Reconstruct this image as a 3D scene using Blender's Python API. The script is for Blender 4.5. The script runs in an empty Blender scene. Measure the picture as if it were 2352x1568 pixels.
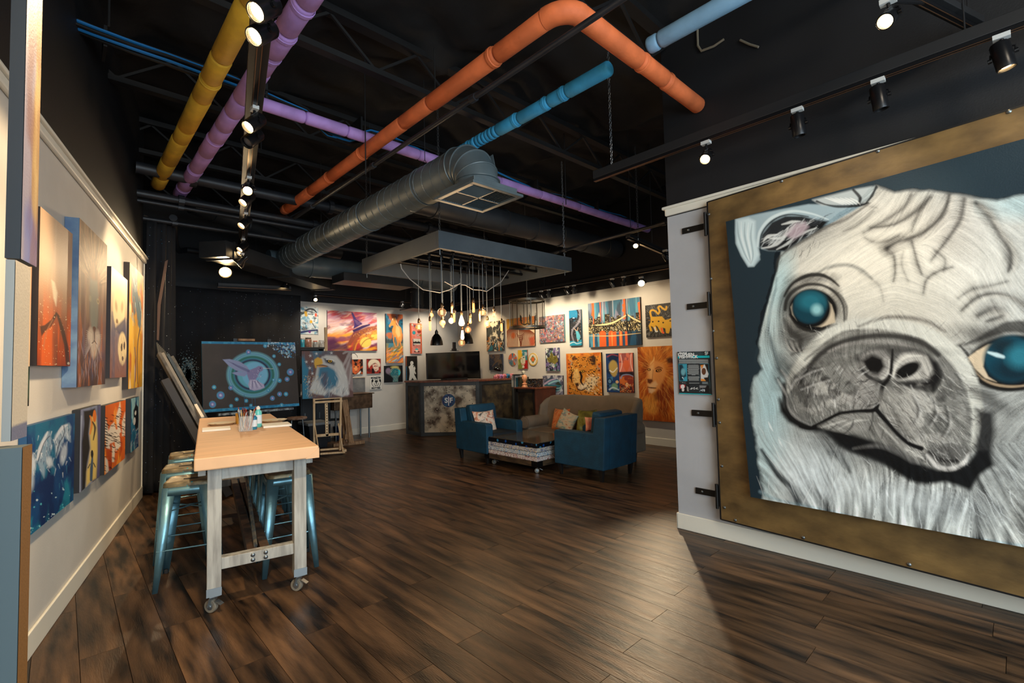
import bpy, math, random
import numpy as np
from mathutils import Vector, Matrix

random.seed(7)
rng = np.random.default_rng(7)
scn = bpy.context.scene
COL = scn.collection

# ------------------------------------------------------------------ camera
IW, IH = 2352, 1568
FPX, PCX, PCY = 1099.25, 1176.0, 784.0
PITCH, ROLL, YAW, LYAW = [math.radians(a) for a in (2.6395, -1.3402, 43.2826, 12.8668)]
HC = 1.5
_fw = np.array([math.sin(YAW)*math.cos(PITCH), math.cos(YAW)*math.cos(PITCH), math.sin(PITCH)])
_rt0 = np.array([math.cos(YAW), -math.sin(YAW), 0.0])
_up0 = np.cross(_rt0, _fw)
_rt = math.cos(ROLL)*_rt0 + math.sin(ROLL)*_up0
_up = -math.sin(ROLL)*_rt0 + math.cos(ROLL)*_up0
CAM = np.array([0.0, 0.0, HC])
cd = bpy.data.cameras.new('camera'); cam = bpy.data.objects.new('camera', cd); COL.objects.link(cam)
cam.matrix_world = Matrix(((_rt[0], _up[0], -_fw[0], 0), (_rt[1], _up[1], -_fw[1], 0), (_rt[2], _up[2], -_fw[2], HC), (0, 0, 0, 1)))
cd.sensor_width = 36.0; cd.lens = FPX*36.0/IW; cd.clip_start = 0.05; cd.clip_end = 100
scn.camera = cam

# ------------------------------------------------------------------ world, exposure, daylight
w = bpy.data.worlds.new('world'); scn.world = w; w.use_nodes = True
w.node_tree.nodes['Background'].inputs[0].default_value = (0.55, 0.70, 0.85, 1)
w.node_tree.nodes['Background'].inputs[1].default_value = 1.2
scn.view_settings.view_transform = 'Standard'
scn.view_settings.look = 'None'
scn.view_settings.exposure = 0.0
scn.view_settings.gamma = 1.0
scn.view_settings.use_curve_mapping = False

def light(name, kind, loc, target, energy, color, size=0.1, angle=60, blend=0.6, sy=None):
    ld = bpy.data.lights.new(name, kind); ld.energy = energy; ld.color = color
    if kind == 'AREA':
        ld.size = size
        if sy: ld.shape = 'RECTANGLE'; ld.size_y = sy
    else:
        ld.shadow_soft_size = size
    if kind == 'SPOT':
        ld.spot_size = math.radians(angle); ld.spot_blend = blend
    o = bpy.data.objects.new(name, ld); COL.objects.link(o); o.location = loc
    d = Vector(target) - Vector(loc)
    o.rotation_euler = d.to_track_quat('-Z', 'Y').to_euler()
    return o
WARM = (1.0, 0.74, 0.44)
NEUT = (1.0, 0.86, 0.68)
# daylight entering through the shop window behind the camera
light('window_daylight', 'AREA', (1.2, -2.9, 1.9), (1.9, 6, 1.0), 300, (0.72, 0.88, 1.0), 4.6, sy=2.6)
# unseen warm fill light added overhead behind the camera
light('overhead_fill', 'AREA', (.6, -2.2, 4.3), (1.8, 3.5, 1.0), 70, (1.0, 0.84, 0.64), 1.6, sy=.5)

# ------------------------------------------------------------------ pixel -> place helpers
def ray(px, py): return (px-PCX)/FPX*_rt - (py-PCY)/FPX*_up + _fw
def F(px, py, z=0.0):
    d = ray(px, py); t = (z-HC)/d[2]; return CAM + t*d
def PL(px, py, n, c):
    n = np.array([n[0], n[1], n[2] if len(n) > 2 else 0.0]); d = ray(px, py)
    return CAM + (c - n@CAM)/(n@d)*d
def WX(px, py, x): return PL(px, py, (1, 0), x)
def WY(px, py, y): return PL(px, py, (0, 1), y)
NL = np.array([math.cos(LYAW), -math.sin(LYAW), 0.0]); DL = np.array([math.sin(LYAW), math.cos(LYAW), 0.0])
CL = -0.93
def WL(px, py, off=0.0): return PL(px, py, NL, CL+off)
def proj(P):
    v = np.asarray(P, float) - CAM; z = v@_fw
    return PCX + FPX*(v@_rt)/z, PCY - FPX*(v@_up)/z
def depth(P): return float((np.asarray(P, float)-CAM)@_fw)
def ZAT(xy, py):
    a = (HC - 3.0); lo, hi = -1.0, 6.0
    for _ in range(40):
        m = (lo+hi)/2
        if proj((xy[0], xy[1], m))[1] > py: lo = m
        else: hi = m
    return lo

# ------------------------------------------------------------------ materials
def s2l(c):
    c = np.asarray(c, float)/255.0
    return np.where(c <= 0.04045, c/12.92, ((c+0.055)/1.055)**2.4)
MATS = {}
def mat(name, rgb, rough=0.6, metal=0.0, var=0.0, vscale=8.0, bump=0.0, bscale=60.0, emit=0.0, emitc=None, stretch=None, rgb2=None, vlo=.4, vhi=.62, spec=None, trans=0.0, alpha=1.0, coat=0.0, det=6):
    if name in MATS: return MATS[name]
    m = bpy.data.materials.new(name); m.use_nodes = True; MATS[name] = m
    nt = m.node_tree; b = nt.nodes['Principled BSDF']
    c = tuple(s2l(rgb)) + (1,)
    b.inputs['Base Color'].default_value = c
    b.inputs['Roughness'].default_value = rough; b.inputs['Metallic'].default_value = metal
    if spec is not None: b.inputs['Specular IOR Level'].default_value = spec
    if trans: b.inputs['Transmission Weight'].default_value = trans
    if alpha < 1: b.inputs['Alpha'].default_value = alpha
    if coat: b.inputs['Coat Weight'].default_value = coat; b.inputs['Coat Roughness'].default_value = 0.08
    if emit:
        b.inputs['Emission Color'].default_value = tuple(s2l(emitc or rgb)) + (1,)
        b.inputs['Emission Strength'].default_value = emit
    tc = nt.nodes.new('ShaderNodeTexCoord'); mp = nt.nodes.new('ShaderNodeMapping')
    nt.links.new(tc.outputs['Object'], mp.inputs[0])
    if stretch: mp.inputs['Scale'].default_value = stretch
    if var or rgb2 is not None:
        n = nt.nodes.new('ShaderNodeTexNoise'); n.inputs['Scale'].default_value = vscale; n.inputs['Detail'].default_value = det
        nt.links.new(mp.outputs[0], n.inputs['Vector'])
        r = nt.nodes.new('ShaderNodeValToRGB'); nt.links.new(n.outputs['Fac'], r.inputs[0])
        r.color_ramp.elements[0].position = vlo; r.color_ramp.elements[1].position = vhi
        c2 = s2l(rgb2) if rgb2 is not None else np.clip(s2l(rgb)*(1+var), 0, 1)
        c1 = s2l(rgb) if rgb2 is not None else s2l(rgb)*(1-var)
        r.color_ramp.elements[0].color = tuple(c1)+(1,); r.color_ramp.elements[1].color = tuple(c2)+(1,)
        nt.links.new(r.outputs[0], b.inputs['Base Color'])
    if bump:
        n = nt.nodes.new('ShaderNodeTexNoise'); n.inputs['Scale'].default_value = bscale; n.inputs['Detail'].default_value = 4
        nt.links.new(mp.outputs[0], n.inputs['Vector'])
        bp = nt.nodes.new('ShaderNodeBump'); bp.inputs['Strength'].default_value = bump; bp.inputs['Distance'].default_value = 0.01
        nt.links.new(n.outputs['Fac'], bp.inputs['Height']); nt.links.new(bp.outputs[0], b.inputs['Normal'])
    return m

def specks(m, cols, scale=30, size=0.12, dens=0.5):
    """dried paint flecks: voronoi dots of a few colours over the base colour"""
    nt = m.node_tree; b = nt.nodes['Principled BSDF']
    tc = nt.nodes.new('ShaderNodeTexCoord')
    v = nt.nodes.new('ShaderNodeTexVoronoi'); v.inputs['Scale'].default_value = scale
    nt.links.new(tc.outputs['Object'], v.inputs['Vector'])
    lt = nt.nodes.new('ShaderNodeMath'); lt.operation = 'LESS_THAN'; lt.inputs[1].default_value = size
    nt.links.new(v.outputs['Distance'], lt.inputs[0])
    sep = nt.nodes.new('ShaderNodeSeparateColor'); nt.links.new(v.outputs['Color'], sep.inputs[0])
    g = nt.nodes.new('ShaderNodeMath'); g.operation = 'GREATER_THAN'; g.inputs[1].default_value = 1-dens
    nt.links.new(sep.outputs[0], g.inputs[0])
    mu = nt.nodes.new('ShaderNodeMath'); mu.operation = 'MULTIPLY'
    nt.links.new(lt.outputs[0], mu.inputs[0]); nt.links.new(g.outputs[0], mu.inputs[1])
    r = nt.nodes.new('ShaderNodeValToRGB'); r.color_ramp.interpolation = 'CONSTANT'
    while len(r.color_ramp.elements) < len(cols): r.color_ramp.elements.new(0.5)
    for i, c in enumerate(cols):
        r.color_ramp.elements[i].position = i/len(cols); r.color_ramp.elements[i].color = tuple(s2l(c))+(1,)
    nt.links.new(sep.outputs[1], r.inputs[0])
    mx = nt.nodes.new('ShaderNodeMix'); mx.data_type = 'RGBA'
    nt.links.new(mu.outputs[0], mx.inputs[0])
    src = b.inputs['Base Color']
    if src.is_linked: nt.links.new(src.links[0].from_socket, mx.inputs[6])
    else: mx.inputs[6].default_value = src.default_value
    nt.links.new(r.outputs[0], mx.inputs[7]); nt.links.new(mx.outputs[2], src)
    return m

# ------------------------------------------------------------------ mesh building
def nrm(v): v = np.asarray(v, float); return v/np.linalg.norm(v)
def frame(d):
    d = nrm(d); a = np.array([0, 0, 1.0]) if abs(d[2]) < .95 else np.array([1.0, 0, 0])
    x = nrm(np.cross(a, d)); return x, np.cross(d, x), d
class MB:
    def __init__(s): s.v = []; s.f = []
    def add(s, vs, fs):
        o = len(s.v); s.v += [tuple(map(float, q)) for q in vs]; s.f += [tuple(i+o for i in f) for f in fs]; return s
    def hexa(s, p):   # 8 points: bottom 4 (ccw), top 4
        return s.add(p, [(0,3,2,1),(4,5,6,7),(0,1,5,4),(1,2,6,5),(2,3,7,6),(3,0,4,7)])
    def box(s, lo, hi):
        a, b, c = lo; d, e, f = hi
        return s.hexa([(a,b,c),(d,b,c),(d,e,c),(a,e,c),(a,b,f),(d,b,f),(d,e,f),(a,e,f)])
    def obox(s, c, ex, ey, ez, sx, sy, sz):  # centre, axes, full sizes
        c = np.asarray(c, float); X, Y, Z = np.asarray(ex, float)*sx/2, np.asarray(ey, float)*sy/2, np.asarray(ez, float)*sz/2
        return s.hexa([c-X-Y-Z, c+X-Y-Z, c+X+Y-Z, c-X+Y-Z, c-X-Y+Z, c+X-Y+Z, c+X+Y+Z, c-X+Y+Z])
    def bar(s, a, b, wd, h, up=(0, 0, 1), w2=None, h2=None):
        a, b = np.asarray(a, float), np.asarray(b, float); d = nrm(b-a); x = nrm(np.cross(up, d)) if abs(nrm(up)@d) < .99 else np.array([1.0, 0, 0]); y = np.cross(d, x)
        w2 = wd if w2 is None else w2; h2 = h if h2 is None else h2
        q = []
        for p, ww, hh in ((a, wd, h), (b, w2, h2)):
            q += [p-x*ww/2-y*hh/2, p+x*ww/2-y*hh/2, p+x*ww/2+y*hh/2, p-x*ww/2+y*hh/2]
        return s.hexa(q)
    def tube(s, a, b, r, n=12, r2=None, cap=True):
        r2 = r if r2 is None else r2; a, b = np.asarray(a, float), np.asarray(b, float); x, y, d = frame(b-a); vs = []
        for p, rr in ((a, r), (b, r2)):
            for i in range(n):
                t = 2*math.pi*i/n; vs.append(p + rr*(x*math.cos(t)+y*math.sin(t)))
        fs = [(i, (i+1) % n, n+(i+1) % n, n+i) for i in range(n)]
        if cap: fs += [tuple(range(n-1, -1, -1)), tuple(range(n, 2*n))]
        return s.add(vs, fs)
    def lathe(s, c, prof, n=20, axis=(0, 0, 1), cap=True):  # prof: (r, h)
        x, y, d = frame(axis); c = np.asarray(c, float); vs = []
        for r, h in prof:
            for i in range(n):
                t = 2*math.pi*i/n; vs.append(c + d*h + r*(x*math.cos(t)+y*math.sin(t)))
        fs = [(k*n+i, k*n+(i+1) % n, (k+1)*n+(i+1) % n, (k+1)*n+i) for k in range(len(prof)-1) for i in range(n)]
        if cap: fs += [tuple(range(n-1, -1, -1)), tuple(range((len(prof)-1)*n, len(prof)*n))]
        return s.add(vs, fs)
    def sweep(s, pts, r, n=8, cap=True, closed=False):
        pts = [np.asarray(p, float) for p in pts]; m = len(pts); vs = []
        if not np.iterable(r): r = [r]*m
        d0 = nrm(pts[1]-pts[0]); x, y, _ = frame(d0)
        for k, p in enumerate(pts):
            if closed: d = nrm(pts[(k+1) % m]-pts[k-1])
            else: d = nrm(pts[min(k+1, m-1)]-pts[max(k-1, 0)])
            x = nrm(x - d*(x@d)); y = np.cross(d, x)
            for i in range(n):
                t = 2*math.pi*i/n; vs.append(p + r[k]*(x*math.cos(t)+y*math.sin(t)))
        K = m if closed else m-1
        fs = [(k*n+i, k*n+(i+1) % n, ((k+1) % m)*n+(i+1) % n, ((k+1) % m)*n+i) for k in range(K) for i in range(n)]
        if cap and not closed: fs += [tuple(range(n-1, -1, -1)), tuple(range((m-1)*n, m*n))]
        return s.add(vs, fs)
    def grid(s, P):   # P: (ny, nx, 3)
        ny, nx = P.shape[:2]; vs = P.reshape(-1, 3)
        fs = [(j*nx+i, j*nx+i+1, (j+1)*nx+i+1, (j+1)*nx+i) for j in range(ny-1) for i in range(nx-1)]
        return s.add(vs, fs)
    def prism(s, poly, d):  # polygon (3D points) extruded by vector d
        poly = [np.asarray(p, float) for p in poly]; n = len(poly); d = np.asarray(d, float)
        return s.add(poly+[p+d for p in poly], [tuple(range(n-1, -1, -1)), tuple(range(n, 2*n))]+[(i, (i+1) % n, n+(i+1) % n, n+i) for i in range(n)])
    def build(s, name, m, parent=None, smooth=False, bevel=0.0, sub=0, seg=2, kind=None, label=None, auto=40, solid=0):
        V = np.array(s.v)
        if parent is None:
            lo, hi = V.min(0), V.max(0); loc = Vector(((lo[0]+hi[0])/2, (lo[1]+hi[1])/2, lo[2])); M = Matrix.Translation(loc)
        else:
            M = wmat(parent); loc = None
        Mi = np.array(M.inverted()); L = V@Mi[:3, :3].T + Mi[:3, 3]
        me = bpy.data.meshes.new(name); me.from_pydata([tuple(q) for q in L], [], s.f); me.update()
        me.materials.append(m)
        if smooth:
            me.polygons.foreach_set('use_smooth', [True]*len(me.polygons))
            try: me.set_sharp_from_angle(angle=math.radians(auto))
            except Exception: pass
        o = bpy.data.objects.new(name, me); COL.objects.link(o)
        if parent is None: o.location = loc
        else: o.parent = parent
        if solid: md = o.modifiers.new('solid', 'SOLIDIFY'); md.thickness = solid
        if bevel: md = o.modifiers.new('bevel', 'BEVEL'); md.width = bevel; md.segments = seg; md.limit_method = 'ANGLE'
        if sub: md = o.modifiers.new('sub', 'SUBSURF'); md.levels = sub; md.render_levels = sub
        if kind: o['kind'] = kind
        if label: o['label'] = label
        return o
def wmat(o):
    M = o.matrix_basis.copy(); p = o.parent
    while p: M = p.matrix_basis @ M; p = p.parent
    return M
def tag(o, label, cat, group=None, kind=None):
    o['label'] = label; o['category'] = cat
    if group: o['group'] = group
    if kind: o['kind'] = kind
    return o
def thing(name, label, cat, loc=(0, 0, 0), rz=0.0, group=None):
    o = bpy.data.objects.new(name, None); COL.objects.link(o); o.empty_display_size = 0.05
    o.location = tuple(map(float, loc)); o.rotation_euler = (0, 0, rz); return tag(o, label, cat, group)
def kids(o): return [c for c in bpy.data.objects if c.parent is o]
def copy_tree(o, parent=None):
    c = o.copy(); COL.objects.link(c); c.parent = parent
    for ch in kids(o): copy_tree(ch, c)
    return c
def bx(name, lo, hi, m, parent=None, **k): return MB().box(lo, hi).build(name, m, parent, **k)
Z3 = np.array([0, 0, 1.0])
# ------------------------------------------------------------------ room shell
M_wall = mat('wall_paint', (206, 200, 190), .75, var=.03, vscale=3, bump=.08, bscale=120)
M_wallR = mat('grey_paint', (176, 176, 178), .75, var=.03, vscale=3, bump=.08, bscale=120)
M_trim = mat('trim_white', (226, 220, 204), .45)
M_blackwall = mat('black_paint', (18, 19, 22), .6, var=.15, vscale=2, bump=.1, bscale=90)
M_ceil = mat('black_insulation', (14, 12, 11), .8, var=.4, vscale=3, bump=.5, bscale=14)
M_under = mat('subfloor', (22, 16, 12), .9)
XR, YC = 4.0433, 2.17      # right wall plane and its free end
XB, YB = 7.66, 10.23       # back-right and back-left wall planes
HT, HCe = 2.90, 4.65       # trim top, ceiling

def struct(o): o['kind'] = 'structure'; return o
TL0, TL1 = -3.4, 7.28      # along the left wall
def lp(t, off=0.0, z=0.0): return NL*(CL+off) + DL*t + Z3*z

# floor: base and planks running along y
fl = struct(bx('floor', (-2.6, -3.1, -0.06), (7.8, 10.4, -0.012), M_under))
def plank_material():
    m = mat('dark_oak_plank', (24, 16, 11), .36, spec=.3, rgb2=(116, 84, 56), vscale=2.2, stretch=(6, .75, 6), vlo=.36, vhi=.70, bump=.2, bscale=26, det=12)
    nt = m.node_tree; b = nt.nodes['Principled BSDF']
    oi = nt.nodes.new('ShaderNodeObjectInfo')
    # shift the grain for every plank and vary its tone
    mp = [n for n in nt.nodes if n.type == 'MAPPING'][0]
    cx = nt.nodes.new('ShaderNodeCombineXYZ'); mm = nt.nodes.new('ShaderNodeMath'); mm.operation = 'MULTIPLY'; mm.inputs[1].default_value = 37
    nt.links.new(oi.outputs['Random'], mm.inputs[0]); nt.links.new(mm.outputs[0], cx.inputs[0]); nt.links.new(mm.outputs[0], cx.inputs[1])
    nt.links.new(cx.outputs[0], mp.inputs['Location'])
    src = b.inputs['Base Color'].links[0].from_socket
    mr = nt.nodes.new('ShaderNodeMapRange'); mr.inputs[3].default_value = .62; mr.inputs[4].default_value = 1.15
    nt.links.new(oi.outputs['Random'], mr.inputs[0])
    mx = nt.nodes.new('ShaderNodeMix'); mx.data_type = 'RGBA'; mx.blend_type = 'MULTIPLY'; mx.inputs[0].default_value = 1
    nt.links.new(src, mx.inputs[6]); nt.links.new(mr.outputs[0], mx.inputs[7]); nt.links.new(mx.outputs[2], b.inputs['Base Color'])
    n = nt.nodes.new('ShaderNodeTexNoise'); n.inputs['Scale'].default_value = 5; nt.links.new(mp.outputs[0], n.inputs['Vector'])
    r2 = nt.nodes.new('ShaderNodeMapRange'); r2.inputs[3].default_value = .28; r2.inputs[4].default_value = .44
    nt.links.new(n.outputs['Fac'], r2.inputs[0]); nt.links.new(r2.outputs[0], b.inputs['Roughness'])
    specks(m, [(190, 180, 160), (60, 120, 170), (200, 190, 180), (150, 100, 60)], 9, .022, .35)
    return m
M_plank = plank_material()
PWD, PLN = .185, 1.52; GP, BV = .0005, .0014
pm = MB().hexa([(-PWD/2+GP, -PLN/2+GP, -.012), (PWD/2-GP, -PLN/2+GP, -.012), (PWD/2-GP, PLN/2-GP, -.012), (-PWD/2+GP, PLN/2-GP, -.012),
                (-PWD/2+BV, -PLN/2+BV, 0), (PWD/2-BV, -PLN/2+BV, 0), (PWD/2-BV, PLN/2-BV, 0), (-PWD/2+BV, PLN/2-BV, 0)])
tmp = pm.build('plank', M_plank, fl); plank_me = tmp.data
for vtx in plank_me.vertices: vtx.co.z = vtx.co.z  # local coordinates of the floor
flo = np.array(fl.location)
cand = []
i = 0
x = -2.5
while x < XB+.05:
    off = (i*0.5179) % 1.0*PLN
    y = -3.0 + off - PLN
    while y < YB+PLN/2:
        cand.append((x+PWD/2, y+PLN/2)); y += PLN
    x += PWD; i += 1
def inview(c):
    best = 0
    for dy in (-PLN/2, 0, PLN/2):
        P = np.array([c[0], c[1]+dy, 0]); d = depth(P)
        if d < .4: continue
        a, b = proj(P)
        if -60 < a < IW+60 and b < IH+80: best = max(best, 1/d)
    if c[0] > XR+.1 and c[1] < YC-.8: return 0
    if NL[:2]@np.array(c) < CL-.1 and c[1] < 7: return 0
    return best
cand.sort(key=lambda c: -inview(c))
first = True; rest = MB()
for k, c in enumerate(cand):
    if k < 295 and inview(c) > 0:
        o = tmp if first else bpy.data.objects.new('plank', plank_me)
        if first:
            # recentre the shared mesh on its own origin
            plank_me.transform(Matrix.Translation(Vector(flo)))
            first = False
        else: COL.objects.link(o); o.parent = fl
        o.location = (c[0]-flo[0], c[1]-flo[1], -flo[2])
    elif inview(c) > 0 or True:
        x0, x1, y0, y1 = c[0]-PWD/2+.001, c[0]+PWD/2-.001, c[1]-PLN/2+.001, c[1]+PLN/2-.001
        rest.box((x0, y0, -.011), (x1, y1, 0))
rest.build('plank_field', M_plank, fl, kind='stuff')

# left wall (skewed)
def lwbox(name, t0, t1, o0, o1, z0, z1, m, **k):
    b = [lp(t0, o0, z0), lp(t0, o1, z0), lp(t1, o1, z0), lp(t1, o0, z0)]
    return MB().hexa(b+[p+Z3*(z1-z0) for p in b]).build(name, m, **k)
struct(lwbox('wall_left', TL0, TL1, -.14, 0, 0, HT-.04, M_wall))
struct(lwbox('wall_left_upper', TL0, TL1, -.14, -.012, HT-.04, HCe, M_blackwall))
struct(lwbox('trim_1', TL0, TL1+.01, 0, .03, HT-.075, HT-.02, M_trim, bevel=.012))
struct(lwbox('trim_2', TL0, TL1+.012, -.02, .045, HT-.02, HT, M_trim, bevel=.006))
struct(lwbox('baseboard_left', TL0, TL1+.008, 0, .016, 0.0, .135, M_trim, bevel=.005))
struct(lwbox('trim_3', TL1, TL1+.012, -.15, .012, 0, HT-.04, M_trim))
# back-left wall, back-right wall
struct(bx('wall_back', (.3, YB, 0), (XB+.14, YB+.14, HT), M_wall))
struct(bx('wall_back_upper', (.3, YB+.02, HT), (XB+.14, YB+.14, HCe), M_blackwall))
struct(bx('baseboard_back', (1.0, YB-.016, 0), (XB, YB, .135), M_trim, bevel=.005))
struct(bx('trim_4', (.9, YB-.012, HT-.06), (XB, YB, HT), M_wall, bevel=.004))
struct(bx('wall_right', (XB, -3.1, 0), (XB+.14, YB, HT), M_wall))
struct(bx('wall_right_upper', (XB+.02, -3.1, HT), (XB+.14, YB, HCe), M_blackwall))
struct(bx('baseboard_right', (XB-.016, 2.0, 0), (XB, YB, .135), M_trim, bevel=.005))
struct(bx('trim_5', (XB-.012, 2.0, HT-.06), (XB, YB, HT), M_wall, bevel=.004))
# partition on the right that carries the big panel
struct(bx('wall_partition', (XR, -3.1, 0), (XR+.15, YC, HT-.09), M_wallR))
struct(bx('wall_partition_upper', (XR-.001, -3.1, HT-.09), (XR+.15, YC, HCe), M_blackwall))
struct(bx('trim_6', (XR-.03, -3.1, HT-.085), (XR, YC+.012, HT-.01), M_trim, bevel=.012))
struct(bx('trim_7', (XR-.045, -3.1, HT-.025), (XR+.16, YC+.03, HT), M_trim, bevel=.006))
struct(bx('baseboard_partition', (XR-.016, -3.1, 0), (XR, YC+.012, .135), M_trim, bevel=.005))
struct(bx('trim_8', (XR-.016, YC, 0), (XR+.16, YC+.014, .135), M_trim, bevel=.004))
# wall behind the camera: shop front with a wide opening for daylight
struct(bx('wall_front', (-1.9, -3.24, 0), (XR+.15, -3.1, .35), M_wall))
struct(bx('wall_front_upper', (-1.9, -3.24, 3.25), (XR+.15, -3.1, HCe), M_blackwall))
struct(bx('wall_front_pier', (-1.9, -3.24, .35), (-1.3, -3.1, 3.25), M_wall))
struct(bx('wall_front_pier_right', (3.6, -3.24, .35), (XR+.15, -3.1, 3.25), M_wall))
fw_ = MB()
for xx in (-1.3, -.1, 1.1, 2.3, 3.55): fw_.box((xx, -3.2, .35), (xx+.05, -3.14, 3.25))
fw_.box((-1.3, -3.2, .35), (3.6, -3.14, .4)); fw_.box((-1.3, -3.2, 3.2), (3.6, -3.14, 3.25))
struct(fw_.build('window_1', mat('window_frame_black', (20, 20, 22), .5)))
# wall that closes the room behind the curtain
struct(bx('wall_curtain_side', (.42, 7.0, 0), (.56, YB+.1, HCe), M_blackwall))

# ceiling: black insulation blanket, wrinkled, over joists
nx, ny = 130, 150
gx, gy = np.meshgrid(np.linspace(-2.7, 7.9, nx), np.linspace(-3.3, 10.5, ny))
def vnoise(x, y, seed=0):
    r = np.random.default_rng(seed); T = r.random((64, 64))
    xi, yi = np.floor(x).astype(int), np.floor(y).astype(int); fx, fy = x-xi, y-yi
    fx = fx*fx*(3-2*fx); fy = fy*fy*(3-2*fy)
    g = lambda a, b: T[a % 64, b % 64]
    return (g(xi, yi)*(1-fx)+g(xi+1, yi)*fx)*(1-fy)+(g(xi, yi+1)*(1-fx)+g(xi+1, yi+1)*fx)*fy
def fbm(x, y, seed=0, o=4):
    s, a, t = 0, 1, 0
    for k in range(o): s = s+a*vnoise(x*2**k+k*7.3, y*2**k+k*3.1, seed+k); t += a; a *= .5
    return s/t
gz = HCe - .02 - .28*np.abs(fbm(gx*.9, gy*1.3, 3, 5)-.5)*2*(0.4+fbm(gx*.4, gy*.4, 9, 2))
gz -= .10*np.maximum(0, np.sin(gx*2*math.pi/1.2))**2
o = MB().grid(np.stack([gx, gy, gz], -1)[::-1]).build('ceiling', M_ceil, smooth=True, auto=180); struct(o)
M_pipeblk = mat('black_pipe_paint', (34, 36, 40), .45, var=.2, vscale=4, bump=.1, bscale=40)
M_steel = mat('black_beam_paint', (13, 13, 14), .6, var=.2, vscale=3)
for k, yy in enumerate((.4, 2.1, 3.8, 5.4, 7.0, 8.6)):
    j = thing('ceiling_joist', ['first black roof joist above the camera, crossing over the insulated pipes', 'black roof joist crossing above the corner of the orange pipe', 'black roof joist crossing just behind the near duct elbow', 'black roof joist crossing above the middle of the round duct', 'black roof joist crossing above the rear end of the orange pipe', 'farthest black roof joist, close to the back wall'][k], 'joist', (2.6, yy, 4.25))
    MB().box((-2.3, yy-.05, 4.44), (XB, yy+.05, 4.5)).build('top_chord', M_steel, j)
    MB().box((-2.3, yy-.04, 4.08), (XB, yy+.04, 4.13)).build('bottom_chord', M_steel, j)
    wb = MB(); xx = -2.2; s_ = 1
    while xx < XB-.4:
        wb.bar((xx, yy, 4.12 if s_ > 0 else 4.45), (xx+.42, yy, 4.45 if s_ > 0 else 4.12), .022, .022, up=(0, 1, 0)); xx += .42; s_ = -s_
    wb.build('web', M_steel, j, kind='stuff')
# ------------------------------------------------------------------ insulated pipes
def pipemat(n, rgb): return mat(n, rgb, .7, var=.12, vscale=6, bump=.35, bscale=18)
M_yel, M_lil, M_ora, M_blu = pipemat('pipe_yellow', (205, 160, 42)), pipemat('pipe_lilac', (170, 132, 196)), pipemat('pipe_orange', (214, 108, 58)), pipemat('pipe_blue', (52, 150, 196))
def sleeves(parent, a, b, r, m, seed, lens=(.22, .75), corr=None):
    a, b = np.asarray(a, float), np.asarray(b, float); L = np.linalg.norm(b-a); d = (b-a)/L; rr = random.Random(seed); t = 0
    while t < L-.01:
        s = min(rr.uniform(*lens), L-t)
        if corr and corr[0] < t < corr[1]: s = min(.055, L-t)
        if L-(t+s) < .08: s = L-t
        q = min(.02, s*.3); k = r*rr.uniform(.97, 1.04)
        off = np.array([rr.uniform(-1, 1), rr.uniform(-1, 1), rr.uniform(-1, 1)])*r*.05
        MB().lathe(a+d*t+off, [(k*.72, 0), (k*.90, q*.35), (k, q), (k*.985, s*.5), (k, s-q), (k*.90, s-q*.35), (k*.72, s)], 18, d).build('sleeve', m, parent, smooth=True, auto=60)
        if rr.random() < .35 and s > .2:
            MB().lathe(a+d*(t+.03), [(k*1.0, 0), (k*1.07, .004), (k*1.07, .03), (k*1.0, .034)], 18, d, cap=False).build('strap', m, parent, smooth=True)
        t += s
def pipe_thing(name, label, segs, r, m, seed, group='insulated pipes under the ceiling', **k):
    P = thing(name, label, 'pipe', segs[0][0], group=group)
    for i, (a, b) in enumerate(segs): sleeves(P, a, b, r, m, seed+i, **k)
    return P
ZP = 3.72
pipe_thing('insulated_pipe', 'yellow insulated pipe, leftmost under the ceiling', [((.80, 1.6, ZP), (.80, 6.93, ZP))], .072, M_yel, 1)
pipe_thing('insulated_pipe', 'long lilac insulated pipe running front to back beside the yellow one', [((1.045, 1.6, ZP), (1.045, 7.16, ZP))], .072, M_lil, 2, lens=(.14, .55))
pipe_thing('insulated_pipe', 'lilac insulated pipe crossing left to right behind the orange one', [((1.1, 4.46, 3.83), (7.62, 4.46, 3.83))], .056, M_lil, 3, lens=(.4, .9))
og = pipe_thing('insulated_pipe', 'orange insulated pipe with an elbow at the top of the photo', [((2.25, 1.99, ZP), (2.25, 7.0, ZP)), ((2.39, 1.83, ZP), (4.04, 1.83, ZP))], .066, M_ora, 4, lens=(.35, .9))
MB().sweep([(2.25+.15*(1-math.cos(t)), 1.83+.17*(1-math.sin(t)), ZP) for t in np.linspace(0, math.pi/2, 9)][::1], .068, 18).build('elbow', M_ora, og, smooth=True)
pipe_thing('insulated_pipe', 'blue insulated pipe that ends behind the round duct elbow', [((3.17, 2.14, 3.85), (3.17, 4.4, 3.85))], .06, M_blu, 5, lens=(.2, .6), corr=(1.15, 2.1))
pipe_thing('insulated_pipe', 'short pale blue insulated pipe end, top right of the orange elbow', [((3.17, .2, 3.85), (3.17, 1.80, 3.85))], .06, mat('pipe_pale_blue', (120, 160, 188), .7, var=.08, vscale=5, bump=.3, bscale=18), 6, lens=(.5, .9))
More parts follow.
